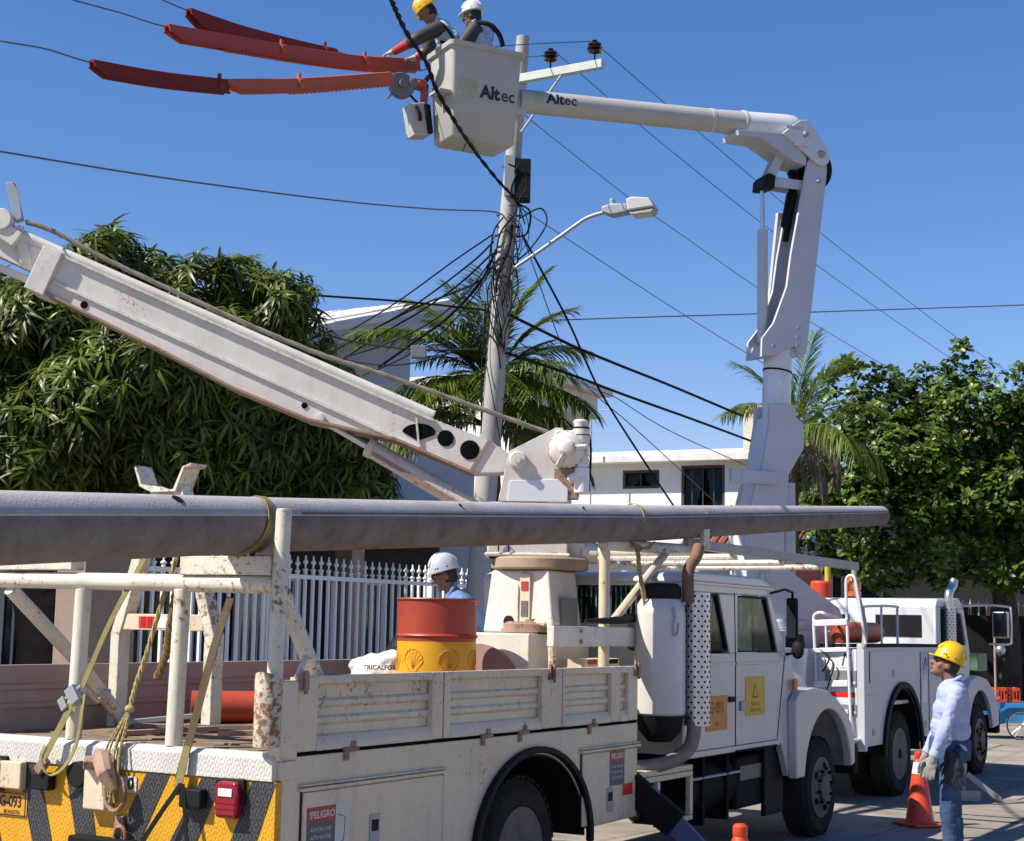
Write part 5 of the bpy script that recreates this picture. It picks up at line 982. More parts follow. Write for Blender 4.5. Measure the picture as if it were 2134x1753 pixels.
b=MB(); b.box(6.02,6.15,.0,2.15,.5,.75); P2('front_bumper',b,m_under,.02)
b=MB(); b.box(5.2,5.7,.05,.37,1.38,1.62); P2('green_locker',b,mat('green paint',(.10,.22,.12),.5,dirt=.2),.02)
# stack and mirror
b=MB(); b.tube([(3.55,-.0,1.70),(3.55,-.0,2.23)],.088,20); s2=P2('heat_shield',b,m_chrome,0)
b=MB()
for r in range(13):
    for c in range(10):
        a=2*PI*(c+.5*(r%2))/10; b.lathe([(.009,0),(.009,.003),(0,.003)],(3.55+.087*math.cos(a),.0+.087*math.sin(a),1.73+r*.039),(math.cos(a),math.sin(a),0),7)
o=b.build('perforations',m_dark,s2); o['kind']='stuff'
b=MB(); b.tube(spline([(3.55,0,2.2),(3.55,0,2.36),(3.6,-.0,2.44),(3.75,-.0,2.50),(3.82,0,2.58)],6),.055,14); P2('exhaust_pipe',b,m_chrome,0)
b=MB(); b.tube(spline([(4.45,.06,2.26),(4.8,-.2,2.28),(5.0,-.42,2.26),(5.0,-.45,2.2),(5.0,-.45,1.85),(5.0,-.42,1.76),(4.8,-.2,1.76)],6),.014,8); P2('mirror_bracket',b,m_chrome,0)
b=MB(); b.box(4.98,5.03,-.42,-.2,1.84,2.2); mm_=P2('mirror',b,m_chrome,.02); b=MB(); b.box(4.974,4.979,-.40,-.22,1.86,2.18); P2('mirror_glass',b,MATS['mirror glass'],0,mm_); b=MB(); b.ell((5.0,-.3,1.68),(.06,.07,.07)); P2('round_mirror',b,m_chrome,0)
# side rails around the cargo bed with orange roll inside
b=MB(); b.tube(spline([(.35,.1,1.76),(.35,.1,2.12),(.42,.1,2.18),(1.55,.1,2.2),(1.62,.1,2.14),(1.62,.1,1.76)],5),.016,8); b.tube([(1.0,.1,1.76),(1.0,.1,2.19)],.014,8); P2('cargo_rail',b,m_bg,0)
roll=thing('line_cover_roll','rolled orange line cover lying on the bucket truck body by the ladder','line cover',O2+D*.12+NL*.30+Vector((0,0,1.885)),AZ)
b=MB(); b.lathe([(.115,0),(.12,.01),(.12,1.25),(.115,1.26),(.085,1.26),(.085,0),(.115,0)],(0,0,0),(1,0,0),24); b.build('outer_layer',m_orange,roll); b=MB(); b.lathe([(.075,0),(.075,1.26),(.05,1.26),(.05,0),(.075,0)],(-.004,0.006,-.01),(1,0,0),20); b.build('inner_layer',m_orange,roll)
b=MB(); b.lathe([(.05,.05),(0,.05)],(0,0,0),(1,0,0),16); b.build('roll_end',m_under,roll)
bk=thing('plastic_bucket','white plastic bucket with a black cap hanging at the bucket truck tail','bucket',O2+D*-.28+NL*.68+Vector((0,0,1.28)),AZ)
b=MB(); b.lathe([(.10,0),(.11,.005),(.135,.36),(.14,.36),(.14,.42),(.12,.42),(0,.42)],n=24); b.build('pail',m_bw,bk,ang=40); b=MB(); b.lathe([(.10,.425),(.11,.43),(.10,.55),(.08,.575),(0,.58)],n=20); b.build('cap',m_blk,bk); b=MB(); b.tube([(.13*math.cos(R(a)),.13*math.sin(R(a)),.4+.0) for a in range(0,361,20)],.012,6,False); b.build('rim_band',m_bg,bk)
b=MB(); b.box(-.34,-.05,.6,.9,1.235,1.275); P2('tail_shelf',b,m_bw,.006)
b=MB(); b.tube([(3.35,1.2,2.36),(3.35,1.2,2.42)],.1,16); b.ell((3.35,1.2,2.5),(.1,.1,.13)); P2('beacon',b,m_amber,0)
# ---- boom: local frame, x along boom plane (picture right), y away ----
BO=Vector((3.10745232,18.4037225,0)); BL=Matrix.Translation(-O2); BM=Matrix.Rotation(-AZ,4,'Z')@Matrix.Translation(BO-O2)@Matrix.Rotation(R(20),4,'Z')
def PB(name,b,m,bev=.006,par=None,**k):
    b.v=[tuple(BM@Vector(v)) for v in b.v]; return P2(name,b,m,bev,par,**k)
b=MB(); b.box(-.45,.55,-.35,.35,1.11,1.9); b.lathe([(.36,1.9),(.36,2.0),(.33,2.02),(0,2.02)],n=30); PB('boom_pedestal',b,m_bg,.015)
for y in (-.24,.2): b=MB(); b.prism([(-.36,2.45),(-.33,2.57),(-.24,2.64),(-.12,2.62),(.10,2.52),(.67,2.16),(.80,1.85),(.74,1.76),(-.36,1.78)],y,y+.05,'y'); PB('turret_plate',b,m_bg,.008)
b=MB(); b.box(-.3,.5,-.18,.19,1.9,2.2); PB('turret_core',b,m_bw,.01)
b=MB(); b.lathe([(.09,0),(.09,.02),(.06,.03),(.06,.04),(0,.04)],(-.21,-.242,2.52),(0,-1,0),20); PB('turret_pin',b,m_bg,0)
base=[(-.5,2.2),(-.54,3.02),(-.43,3.40),(-.40,3.53),(-.32,3.66),(-.21,4.3),(-.21,4.50),(.14,4.50),(.14,4.36),(.24,4.28),(.24,4.0),(.04,3.68),(-.02,3.06),(-.02,2.2)]
for y in (-.20,.15): b=MB(); b.prism(base,y,y+.05,'y'); PB('lower_boom_plate',b,m_bg,.006)
b=MB(); b.prism([(-.48,2.25),(-.5,3.0),(-.36,3.6),(-.19,4.35),(.12,4.35),(-.05,3.6),(-.06,2.25)],-.149,.149,'y'); PB('lower_boom_box',b,m_bw,.006)
b=MB(); b.box(.03,.17,-.12,.12,2.2,3.60); PB('lift_arm',b,m_bg,.01)
b=MB(); b.tube([(.0,.0,3.3),(.16,0,4.25)],.04,12); PB('lift_cylinder',b,m_bg,0)
b=MB(); b.box(-.62,-.16,-.28,-.19,3.55,3.70); b.box(-.74,-.60,-.27,-.2,3.54,3.72); PB('boom_stow_bracket',b,m_bg,.008)
b=MB(); b.tube([(-.02,0,4.3),(.02,0,5.2)],.168,26); PB('lower_boom_tube',b,m_bw,0)
b=MB(); b.tube([(.005,0,4.90),(.008,0,4.92)],.175,26); PB('boom_band',b,m_under,0)
up_=[(-.31,5.04),(-.30,5.26),(-.15,5.45),(.03,5.9),(.09,6.3),(.30,7.33),(.32,7.44),(.40,7.56),(.50,7.58),(.58,7.5),(.585,7.35),(.29,5.14),(.20,5.04),(.14,5.2),(-.12,5.08)]
for y in (-.19,.145): b=MB(); b.prism(up_,y,y+.045,'y'); PB('upper_boom_plate',b,m_bg,.005)
b=MB(); b.prism([(.16,5.2),(.27,5.2),(.555,7.3),(.45,7.3)],-.145,.144,'y'); PB('upper_boom_web',b,m_bw,.004)
b=MB(); b.prism([(-.30,5.05),(-.1,5.09),(.2,5.08),(.2,5.18),(-.25,5.2)],-.144,.144,'y'); PB('boom_foot',b,m_bg,.004)
b=MB(); b.prism([(-.02,5.5),(.06,5.5),(.22,6.9),(.14,6.9)],.2,.26,'y'); PB('hose_guard',b,m_bg,.004)
b=MB(); b.tube([(.18,.1,6.7),(.3,.1,7.3),(.28,.1,7.6)],.06,10); b.tube([(.12,.0,6.5),(.25,.0,7.1)],.04,8); PB('elbow_hoses',b,m_cable,0)
b=MB(); b.tube([(-.19,0,5.24),(-.185,0,6.60)],.062,18); PB('elbow_cylinder',b,m_bg,0); b=MB(); b.tube([(-.185,0,6.58),(-.19,0,7.12)],.026,12); PB('cylinder_rod',b,m_chrome,0)
b=MB(); b.bar((-.15,-.1,7.18),(.50,-.1,7.17),.04,.12); b.bar((-.15,.1,7.18),(.50,.1,7.17),.04,.12); PB('elbow_link',b,m_bg,.012)
b=MB(); b.bar((-.14,-.06,7.18),(.12,-.06,7.72),.04,.12); b.bar((-.14,.06,7.18),(.12,.06,7.72),.04,.12); PB('elbow_link',b,m_bg,.012)
b=MB(); b.prism([(-.25,7.08),(-.24,7.2),(-.17,7.27),(-.08,7.24),(-.1,7.08)],-.14,.14,'y'); PB('link_knuckle',b,m_blk,.01)
cast=[(-.04,7.74),(.06,7.83),(.20,7.93),(.29,7.94),(.36,7.88),(.575,7.6),(.60,7.52),(.57,7.44),(.50,7.40),(.43,7.42),(.06,7.68)]
for y in (-.245,.195): b=MB(); b.prism(cast,y,y+.05,'y'); PB('elbow_plate',b,m_bw,.008)
b=MB(); b.tube([(-.44,0,7.858),(-.43,0,7.858),(.10,0,7.875),(.20,0,7.875),(.27,0,7.865),(.31,0,7.85)],[.15,.162,.178,.175,.15,.10],28); PB('elbow_sleeve',b,m_bw,0)
b=MB(); b.box(.0,.22,-.25,-.246,7.80,7.84); b.box(.05,.3,-.252,-.246,7.60,7.61); PB('weld_seams',b,m_bg,0)['kind']='stuff'
b=MB(); b.prism([(-.62,7.72),(-.6,7.66),(-.3,7.66),(.15,7.42),(.30,7.40),(.3,7.5),(.02,7.76),(-.3,7.74)],-.194,.194,'y'); PB('elbow_gusset',b,m_bg,.006)
b=MB(); b.prism([(.0,7.76),(.3,7.88),(.5,7.6),(.42,7.5),(.1,7.7)],-.194,.194,'y'); PB('elbow_core',b,m_bg,.01)
for x,z,r in ((.47,7.54,.045),(.255,7.76,.035),(.46,7.22,.025)): b=MB(); b.lathe([(r,0),(r,.02),(r*.7,.03),(r*.7,.05),(0,.055)],(x,-.245 if z>7.4 else -.19,z),(0,-1,0),16); PB('elbow_pin',b,m_steel,0)
b=MB(); b.lathe([(.27,-.05),(.30,-.03),(.30,.05),(.27,.07),(.1,.08),(0,.08)],(.57,.19,7.50),(0,1,0),30); PB('hose_drum',b,m_under,0)
for x,z in ((.17,5.3),(.165,5.2),(.18,5.42),(-.15,5.18)): b=MB(); b.lathe([(.02,0),(.02,.015),(0,.017)],(x,-.19,z),(0,-1,0),8); PB('bolt',b,m_steel,0)
b=MB(); b.tube([(-.45,0,7.865),(-.8,0,7.86),(-3.3,0,7.775)],[.155,.137,.133],28); ub=PB('upper_boom_tube',b,m_fib,0)
b=MB(); b.tube([(-.86,0,7.858),(-.90,0,7.857)],.142,28); PB('boom_collar',b,m_bg,0,ub); b=MB(); b.tube([(-.43,0,7.868),(-.47,0,7.867)],.163,28); PB('boom_collar',b,m_bg,0,ub)
# lettering on the boom tube (wrapped) and the bucket
m_green=mat('faded green print',(.42,.52,.22),.6,dirt=.3,dscale=20,dcol=(.6,.62,.5))
def logo(par,mx,s,fn=None):
    for name,poly in (('logo_mark',None),):
        b=MB(); q=.16*s
        for (x0,x1,y0,y1) in ((-1,1,.85,1.05),(-1,1,-.35,-.15),(-1,-.8,-.15,.85),(.8,1,-.15,.85),(-.5,.5,.45,.6),(-.5,.5,.05,.2),(-.5,-.36,.2,.45),(.36,.5,.2,.45),(-.1,.1,-.7,-.35),(-.8,-.25,-.95,-.8),(.25,.8,-.95,-.8)):
            b.box(x0*q,x1*q,y0*q,y1*q,0,.002)
        vs=[Vector(v) for v in b.v]; vs=[(fn(v) if fn else v) for v in vs]; b.v=[tuple(BM@mx@v) for v in vs]; P2('logo_mark',b,m_green,0,par)
def ltext(par,s,size,mx,bold,fn=None):
    o=text('lettering',s,size,m_ink2,par,Matrix.Identity(4),bold,.001,(lambda c:BM@mx@(fn(c) if fn else Vector(c)))); return o
m_ink2=mat('navy lettering',(.012,.014,.045),.5,dirt=0)
rr=.1345; wrap=lambda c:Vector((c.x,(rr+c.z)*math.sin(c.y/rr+.35),(rr+c.z)*math.cos(c.y/rr+.35)-rr)) 
def cyl_fn(ox):   # x along tube, text wraps around the near side
    def f(c):
        a=c.y/rr+.12; x=c.x+ox; zc=7.775+(x+3.3)*.034; return Vector((x,-(rr+.001+c.z)*math.cos(a),zc+(rr+.001+c.z)*math.sin(a)))
    return f
I4=Matrix.Identity(4)
for s_,x,bd in (('Alt',-2.90,.006),('ec',-2.715,.0015)): ltext(ub,s_,.17,I4,bd,cyl_fn(x))
logo(ub,I4,.4,cyl_fn(-3.10))
# bucket: x -4.215..-3.335, y -.35..+.27, z 7.17..8.25
bx0,bx1,by0,by1,bz0,bz1=-4.20,-3.325,-.35,.26,7.175,8.24
BT=Matrix.Translation((bx0,by0,0))@Matrix.Rotation(R(8),4,'Z')@Matrix.Translation((-bx0,-by0,0)); BM=BM@BT
b=MB(); t=.03; sh=.05
def rect(x0,x1,y0,y1,r,n=5):
    return [(x+r*math.cos(R(a0+90*k/n)),y+r*math.sin(R(a0+90*k/n))) for x,y,a0 in ((x1-r,y1-r,0),(x0+r,y1-r,90),(x0+r,y0+r,180),(x1-r,y0+r,270)) for k in range(n+1)]
lev=[(rect(bx0+sh+.03,bx1-sh-.03,by0+sh+.03,by1-sh-.03,.03),bz0),(rect(bx0+sh,bx1-sh,by0+sh,by1-sh,.05),bz0+.03),(rect(bx0+.004,bx1-.004,by0+.004,by1-.004,.05),bz1-.06),(rect(bx0-.03,bx1+.03,by0-.03,by1+.03,.06),bz1-.05),(rect(bx0-.035,bx1+.035,by0-.035,by1+.035,.06),bz1),(rect(bx0-.01,bx1+.01,by0-.01,by1+.01,.06),bz1+.01),(rect(bx0+t,bx1-t,by0+t,by1-t,.04),bz1-.005),(rect(bx0+sh+t,bx1-sh-t,by0+sh+t,by1-sh-t,.04),bz0+.04)]
vs=[(x,y,z) for l,z in lev for x,y in l]; n=len(lev[0][0]); fs=[tuple(range(n-1,-1,-1)),tuple(range(7*n,8*n))]+[(i*n+j,i*n+(j+1)%n,(i+1)*n+(j+1)%n,(i+1)*n+j) for i in range(7) for j in range(n)]
b.add(vs,fs); bu=PB('bucket',b,m_fib,0,ang=50)
fb=Matrix.Translation((0,by0+.012,0))@Matrix.Rotation(R(1.8),4,'X')
mxb=Matrix.Translation((-3.72,by0+.0235,7.72))@Matrix.Rotation(R(90+2.6),4,'X')
ltext(bu,'Alt',.20,mxb,.008,lambda c:Vector((c.x*.95,c.y,c.z+.002))); ltext(bu,'ec',.20,mxb@Matrix.Translation((.225,-.0,0)),.001,lambda c:Vector((c.x*.95,c.y,c.z+.002)))
logo(bu,mxb@Matrix.Translation((-.26,.01,.001)),.62)
b=MB(); b.prism([(-.20,7.62),(-.20,7.72),(-.02,7.74),(-.02,7.64)],by0+.12,by0+.3,'y')
b.v=[tuple(Vector((v[0]+bx0-.01+.02,v[1],v[2]+.08))) for v in b.v]; b.v=[]; b.f=[]
b.box(bx0-.13,bx0+.02,by0+.05,by0+.30,7.66,7.69); b.prism([(bx0-.13,7.66),(bx0+.02,7.66),(bx0+.02,7.55)],by0+.27,by0+.29,'y'); PB('bucket_step',b,m_fib,.006,bu)
b=MB(); b.box(bx1-.06,bx1+.14,-.2,.1,7.6,7.95); PB('bucket_mount',b,m_bg,.01,bu)
b=MB(); b.bar((bx0+.25,by0+.1,bz0-.004),(bx0+.4,by1-.1,bz0-.004),.006,.008); PB('drain_seam',b,m_under,0,bu)
# hydraulic saw and tool box hooked on the bucket's left wall
BW=Matrix.Translation(BO)@Matrix.Rotation(R(20),4,'Z')@BT
def TW(name,b,m,root,bev=.006):
    inv=Matrix.Translation(-root.location); b.v=[tuple(inv@BW@Vector(v)) for v in b.v]; return b.build(name,m,root,bev)
ht=thing('hydraulic_tool','grey and red hydraulic tool hooked over the left side of the white bucket','power tool',BW@Vector((bx0-.2,by1-.1,7.8)))
y=by1-.02
b=MB(); b.tube([(bx0-.06,y,7.86),(bx0-.24,y,7.88)],.055,14); b.tube([(bx0-.16,y,7.88),(bx0-.26,y,7.88)],.065,14); TW('motor_body',b,mat('grey tool paint',(.18,.18,.20),.45,dirt=.2),ht)
b=MB(); b.tube([(bx0-.06,y-.02,7.88),(bx0-.16,y-.02,7.88)],.06,12); b.box(bx0-.1,bx0-.04,y-.06,y+.02,7.5,7.84); TW('red_handle',b,mat('red tool paint',(.45,.06,.04),.5,dirt=.2),ht)
b=MB(); b.lathe([(.14,-.04),(.15,-.03),(.15,.03),(.14,.04),(.09,.04),(.08,.02),(.0,.02)],(bx0-.34,y,7.83),(0,1,0),20); b.lathe([(.05,-.08),(.05,-.04),(0,-.08)],(bx0-.34,y,7.84),(0,1,0),12); b.bar((bx0-.45,y,7.72),(bx0-.5,y,7.66),.03,.02); TW('saw_guard',b,MATS['grey tool paint'],ht,.004)
b=MB(); b.tube(spline([(bx0-.25,y,7.76),(bx0-.15,y,7.68),(bx0-.05,y-.02,7.62),(bx0-.02,y,7.9)],6),.014,6); b.tube(spline([(bx0-.01,y,8.0),(bx0-.06,y,7.9),(bx0-.04,y,7.75)],6),.03,8); TW('tool_hose',b,m_cable,ht,0)
tx=thing('tool_pouch','white tool pouch with dark lining hanging outside the bucket wall','tool pouch',BW@Vector((bx0-.15,by1,7.4)))
b=MB(); b.prism([(bx0-.29,7.60),(bx0-.10,7.65),(bx0-.02,7.28),(bx0-.22,7.25)],y-.13,y+.08,'y'); TW('pouch',b,m_fib,tx,.012)
b=MB(); b.prism([(bx0-.12,7.62),(bx0-.05,7.62),(bx0-.005,7.3),(bx0-.06,7.29)],y-.16,y+.05,'y'); TW('lining',b,m_under,tx,.006)
b=MB(); b.tube(spline([(bx0-.21,y-.135,7.58),(bx0-.18,y-.16,7.5),(bx0-.16,y-.14,7.42)],4),.02,6); TW('strap',b,m_blk,tx,0)
# ---------------- people ----------------
m_skin=mat('tanned skin',(.30,.15,.085),.55,dirt=.12,dscale=12); m_hair=mat('black hair',(.012,.010,.009),.6,dirt=0)
m_shirt=mat('pale blue shirt',(.42,.48,.70),.85,dirt=.12,dscale=6,dcol=(.36,.42,.60),spec=.2); m_shirt2=mat('sky blue shirt',(.46,.60,.76),.85,dirt=.12,spec=.2); m_shirt3=mat('mid blue shirt',(.16,.27,.52),.85,dirt=.15,spec=.2)
m_jean=mat('blue jeans',(.06,.11,.21),.9,dirt=.4,dscale=9,dcol=(.03,.05,.11),spec=.15); m_boot=mat('brown boots',(.06,.04,.03),.6,dirt=.3)
m_yh=mat('yellow helmet',(.85,.53,.01),.28,dirt=.06,coat=.4); m_wh=mat('white helmet',(.80,.81,.78),.3,dirt=.1,coat=.3); m_gh=mat('grey white helmet',(.58,.60,.66),.35,dirt=.15)
m_glove=mat('pale work glove',(.55,.50,.40),.8,dirt=.3,dscale=15); m_gglove=mat('grey work glove',(.36,.36,.32),.8,dirt=.3,dscale=15); m_sleeve=mat('dark rubber sleeve',(.05,.048,.046),.6,dirt=.2,spec=.3); m_redg=mat('red rubber gauntlet',(.50,.045,.03),.45,dirt=.15)
m_lens=mat('dark lenses',(.01,.01,.012),.1,dirt=0); m_eye=mat('eye white',(.7,.68,.62),.3,dirt=0); m_dg=mat('dark blue glove',(.012,.014,.03),.7,dirt=.1); m_lip=mat('lips',(.25,.09,.07),.5,dirt=0)
def hand(b,wr,d,up,curl=.35,s=1.):
    # d: pointing direction; up: back-of-hand normal ; thumb to the side
    wr=Vector(wr); d=Vector(d).normalized(); up=(Vector(up)-d*Vector(up).dot(d)).normalized(); sd=d.cross(up)
    mx=Matrix((d,sd,up)).transposed()
    b.ell(wr+d*.05*s,(.052*s,.042*s,.019*s),12,8,mx); b.cap(wr-d*.03*s,wr+d*.03*s,.028*s,.031*s,10)
    for k,(l,o) in enumerate(((.072,.032),(.082,.011),(.076,-.011),(.06,-.031))):
        p=wr+d*.09*s+sd*o*s; a=0
        for j in range(3):
            a+=curl*(.6+.5*j); dd=(d*math.cos(a)-up*math.sin(a)+sd*o*.8).normalized(); q=p+dd*l*s*(.45,.32,.25)[j]; b.cap(p,q,(.0105,.0098,.009)[j]*s,(.0098,.009,.0082)[j]*s,7); p=q
    p=wr+d*.03*s+sd*.036*s; q=p+(d*.6+sd*.7-up*.35).normalized()*.045*s; b.cap(p,q,.013*s,.0115*s,7); b.cap(q,q+(d*.9+sd*.15-up*.3*(1+curl)).normalized()*.034*s,.0112*s,.0095*s,7)
def person(name_label,cat_group,loc,rz,J,head,shirt,helmet,gloveL=None,gloveR=None,sleeve=None,gaunt=None,glasses=False,visor=True,legs=True,fat=1.,hairc=True):
    root=thing('person',name_label,'person',loc,rz,cat_group)
    V=lambda k: Vector(J[k])
    hp,hr=head; H=Matrix.Translation(Vector(hp))@hr.to_matrix().to_4x4()
    h=lambda x,y,z: H@Vector((x,y,z)); H3=H.to_3x3()
    b=MB()
    b.ell(h(0,0,.02),(.098,.077,.108),18,12,H3); b.ell(h(.03,0,-.055),(.062,.056,.062),14,10,H3); b.cap(h(.0,0,-.03),h(.055,0,-.085),.05,.03)
    b.cap(h(.088,0,.012),h(.112,0,-.03),.011,.017,8); b.ell(h(.098,0,-.032),(.016,.022,.011),8,6,H3); b.cap(h(.082,-.03,.03),h(.082,.03,.03),.014,.014,8); b.ell(h(.084,0,-.066),(.013,.024,.012),10,6,H3); b.ell(h(.078,0,-.098),(.018,.022,.016),8,6,H3)
    for s in (-1,1): b.ell(h(-.004,s*.078,-.012),(.02,.009,.033),10,7,H3); b.ell(h(.055,s*.045,-.03),(.025,.02,.025),8,6,H3)
    b.cap(V('neck'),h(-.015,0,-.05),.062,.056); b.cap(V('chest'),V('neck'),.085,.06)
    b.cap(V('pelvis'),V('chest'),.10,.095)
    for s in 'LR':
        b.cap(V('chest'),V('sh'+s),.07,.045); b.cap(V('sh'+s),V('el'+s),.047,.038); b.cap(V('el'+s),V('wr'+s),.036,.026)
        if not (gloveL if s=='L' else gloveR): hand(b,J['wr'+s],J['hd'+s][0],J['hd'+s][1],J['hd'+s][2])
        if legs: b.cap(V('pelvis'),V('hip'+s),.10,.09); b.cap(V('hip'+s),V('kn'+s),.08,.052); b.cap(V('kn'+s),V('an'+s),.05,.036); 
    body=remesh(b,'body',m_skin,root,.0075,4)
    # shirt
    b=MB(); pc=V('pelvis'); cc=V('chest'); side=(V('shL')-V('shR')).normalized(); upv=(V('neck')-pc).normalized(); fr=side.cross(upv); T3=Matrix((fr,side,upv)).transposed()
    for t,rx,ry,rzz in ((.02,.145*fat,.165,.13),(.3,.15*fat,.175,.15),(.6,.145,.185,.16),(.86,.125,.185,.14)):
        b.ell(pc.lerp(V('neck'),t*.96)+fr*(-.0),(rx,ry,rzz),18,10,T3)
    for s in 'LR':
        b.cap(cc.lerp(V('neck'),.55),V('sh'+s),.085,.066); b.cap(cc,V('sh'+s)-upv*.03,.11,.07); b.cap(V('sh'+s),V('el'+s),.066,.056); b.cap(V('el'+s),V('el'+s).lerp(V('wr'+s),.93),.055,.042)
    b.cap(V('neck')-upv*.06,V('neck')+upv*.0,.085,.068)
    sh=remesh(b,'shirt',shirt,root,.010,12,.011,13.)
    b=MB(); n=V('neck'); b.tube([n+fr*.072*math.cos(R(a))+side*.078*math.sin(R(a))+upv*(.035-.045*math.cos(R(a))) for a in range(-160,161,20)],[.016]*17,8); b.build('collar',shirt,root,ang=60)
    for s in 'LR':
        w_=V('wr'+s); e_=V('el'+s); d_=(w_-e_).normalized(); b=MB(); b.lathe([(.040,-.05),(.043,-.045),(.043,0),(.038,.003)],w_-d_*.005,d_,14); b.build('cuff',shirt,root)
    if legs:
        b=MB()
        b.ell(pc-upv*.03,(.142*fat,.168,.13),16,10,T3); b.lathe([(.1,-.1),(.160,-.08),(.162,.06),(.155,.075),(.1,.08)],pc,upv,22)
        for s in 'LR': b.cap(V('hip'+s)+Vector((0,0,.04)),V('kn'+s),.098,.073); b.cap(V('kn'+s),V('an'+s)+Vector((0,0,.02)),.071,.066)
        remesh(b,'trousers',m_jean,root,.010,6,.010,12.)
        b=MB()
        for s in 'LR': a=V('an'+s); b.cap(a+Vector((-.04,0,-.04)),a+Vector((.13,0,-.055)),.05,.04); b.cap(a+Vector((-.02,0,-.04)),a+Vector((-.01,0,.06)),.05,.052)
        b.box
        bo=remesh(b,'boots',m_boot,root,.012,3)
    # hair, eyes
    if hairc:
        b=MB(); b.ell(h(-.022,0,.012),(.088,.083,.10),16,10,H3); b.ell(h(-.055,0,-.03),(.05,.07,.06),12,8,H3); b.build('hair',m_hair,root,ang=60)
    for s in (-1,1):
        b=MB(); b.ell(h(.083,s*.032,.012),(.012,.016,.01),10,7,H3); e=b.build('eye',m_eye,root); b=MB(); b.ell(h(.0915,s*.032,.012),(.005,.007,.007),8,6,H3); b.build('iris',m_hair,e)
        b=MB(); b.cap(h(.095,s*.015,.034),h(.088,s*.052,.036),.006,.005,6); b.build('eyebrow',m_hair,root)
    b=MB(); b.ell(h(.0915,0,-.064),(.006,.021,.004),10,6,H3); b.ell(h(.0905,0,-.071),(.007,.019,.005),10,6,H3); b.build('mouth',m_lip,root)
    if glasses:
        b=MB(); 
        for s in (-1,1): b.ell(h(.1,s*.034,.012),(.008,.031,.021),12,8,H3)
        g=b.build('sunglasses',m_lens,root); b=MB()
        for s in (-1,1): b.tube([h(.098,s*.062,.018),h(.06,s*.082,.018),h(.0,s*.084,.012)],.004,5)
        b.tube([h(.106,-.01,.018),h(.106,.01,.018)],.004,5); b.build('temple',m_lens,g)
    # helmet
    hel=None
    if helmet:
        b=MB(); prof=[(1,.0),(.985,.03),(.94,.062),(.84,.095),(.66,.122),(.42,.139),(.18,.147),(0,.148)]; n=28; vs=[];fs=[]
        rings=[(1.11,-.004),(1.12,.004)]+prof
        for r,z in rings:
            for j in range(n):
                a=2*PI*j/n; x=.122*r*math.cos(a); y=.104*r*math.sin(a)
                if r>1.05 and visor: 
                    f=max(0,math.cos(a)); x+=.034*f**2.; z2=z-.016*f**2
                else: z2=z
                vs.append(h(x-.008,y,z2+.038))
        for i in range(len(rings)-1):
            for j in range(n): fs.append((i*n+j,i*n+(j+1)%n,(i+1)*n+(j+1)%n,(i+1)*n+j))
        fs.append(tuple(range(n-1,-1,-1))); b.add(vs,fs); hel=b.build('helmet',helmet,root,ang=60)
        b=MB()
        for yy in (-.03,0,.03): b.tube([h(.118*math.cos(R(a))*1.03-.008,yy,.038+.03+.124*math.sin(R(a))*(1-.35*abs(yy)/.1)-.002) for a in range(20,165,12)],.008,6)
        b.build('helmet_ridge',helmet,hel,ang=60)
        b=MB()
        for yy in (-1,1):
            for xx in (-.03,.05,.07): b.ell(h(xx,yy*.108,.065),(.006,.004,.008),6,5,H3)
        b.build('helmet_slot',m_blk,hel)
    for s,gm in (('L',gloveL),('R',gloveR)):
        if gm:
            b=MB(); hd=J['hd'+s]; hand(b,J['wr'+s],hd[0],hd[1],hd[2],1.12); w_=V('wr'+s); d_=(w_-V('el'+s)).normalized(); b.cap(w_-d_*.03,w_+d_*.02,.043,.036); remesh(b,'glove',gm,root,.0065,2)
    if sleeve:
        for s in sleeve:
            a,e,w_=V('sh'+s),V('el'+s),V('wr'+s); b=MB(); p=spline([a+(a-e).normalized()*.03,a.lerp(e,.5),e,e.lerp(w_,.28)],5); n=len(p); b.tube(p,[.088-.022*i/(n-1) for i in range(n)],16,True); b.build('rubber_sleeve',m_sleeve,root,ang=60)
    if gaunt:
        for s in gaunt:
            e,w_=V('el'+s),V('wr'+s); b=MB(); b.tube([e.lerp(w_,.25),e.lerp(w_,.6),w_],[.062,.054,.046],14); b.build('gauntlet',m_redg,root,ang=60)
    return root,H
def eul(yaw,pitch,roll=0): return Matrix.Rotation(R(yaw),3,'Z').to_4x4()@Matrix.Rotation(R(-pitch),4,'Y')@Matrix.Rotation(R(roll),4,'X')
def Q(yaw,pitch,roll=0): return eul(yaw,pitch,roll).to_quaternion()
# worker on the road looking up
J=dict(pelvis=(0,0,1.0),chest=(-.03,0,1.30),neck=(-.035,0,1.49),shL=(-.04,.185,1.43),shR=(-.04,-.185,1.43),elL=(.06,.25,1.17),elR=(.04,-.25,1.16),wrL=(.155,.245,.94),wrR=(.15,-.235,.93),hdL=((.25,.02,-.97),(.35,.93,.05),.18),hdR=((.3,0,-.95),(.3,-.95,0),.2),hipL=(0,.095,.93),hipR=(0,-.095,.93),knL=(.03,.105,.5),knR=(-.03,-.105,.5),anL=(-.0,.11,.09),anR=(-.05,-.12,.09))
pr,H=person('worker in yellow helmet, pale blue shirt and jeans standing on the road, looking up',None,(3.50,12.72,0.005),R(172),J,((.015,0,1.645),Q(4,24)),m_shirt,m_yh,gloveL=m_gglove,gloveR=m_gglove,glasses=True,fat=1.05)
pg=thing('spare_gloves','pair of dark gloves hanging from the jeans of the road worker','gloves',(3.50,12.72,0),R(172))
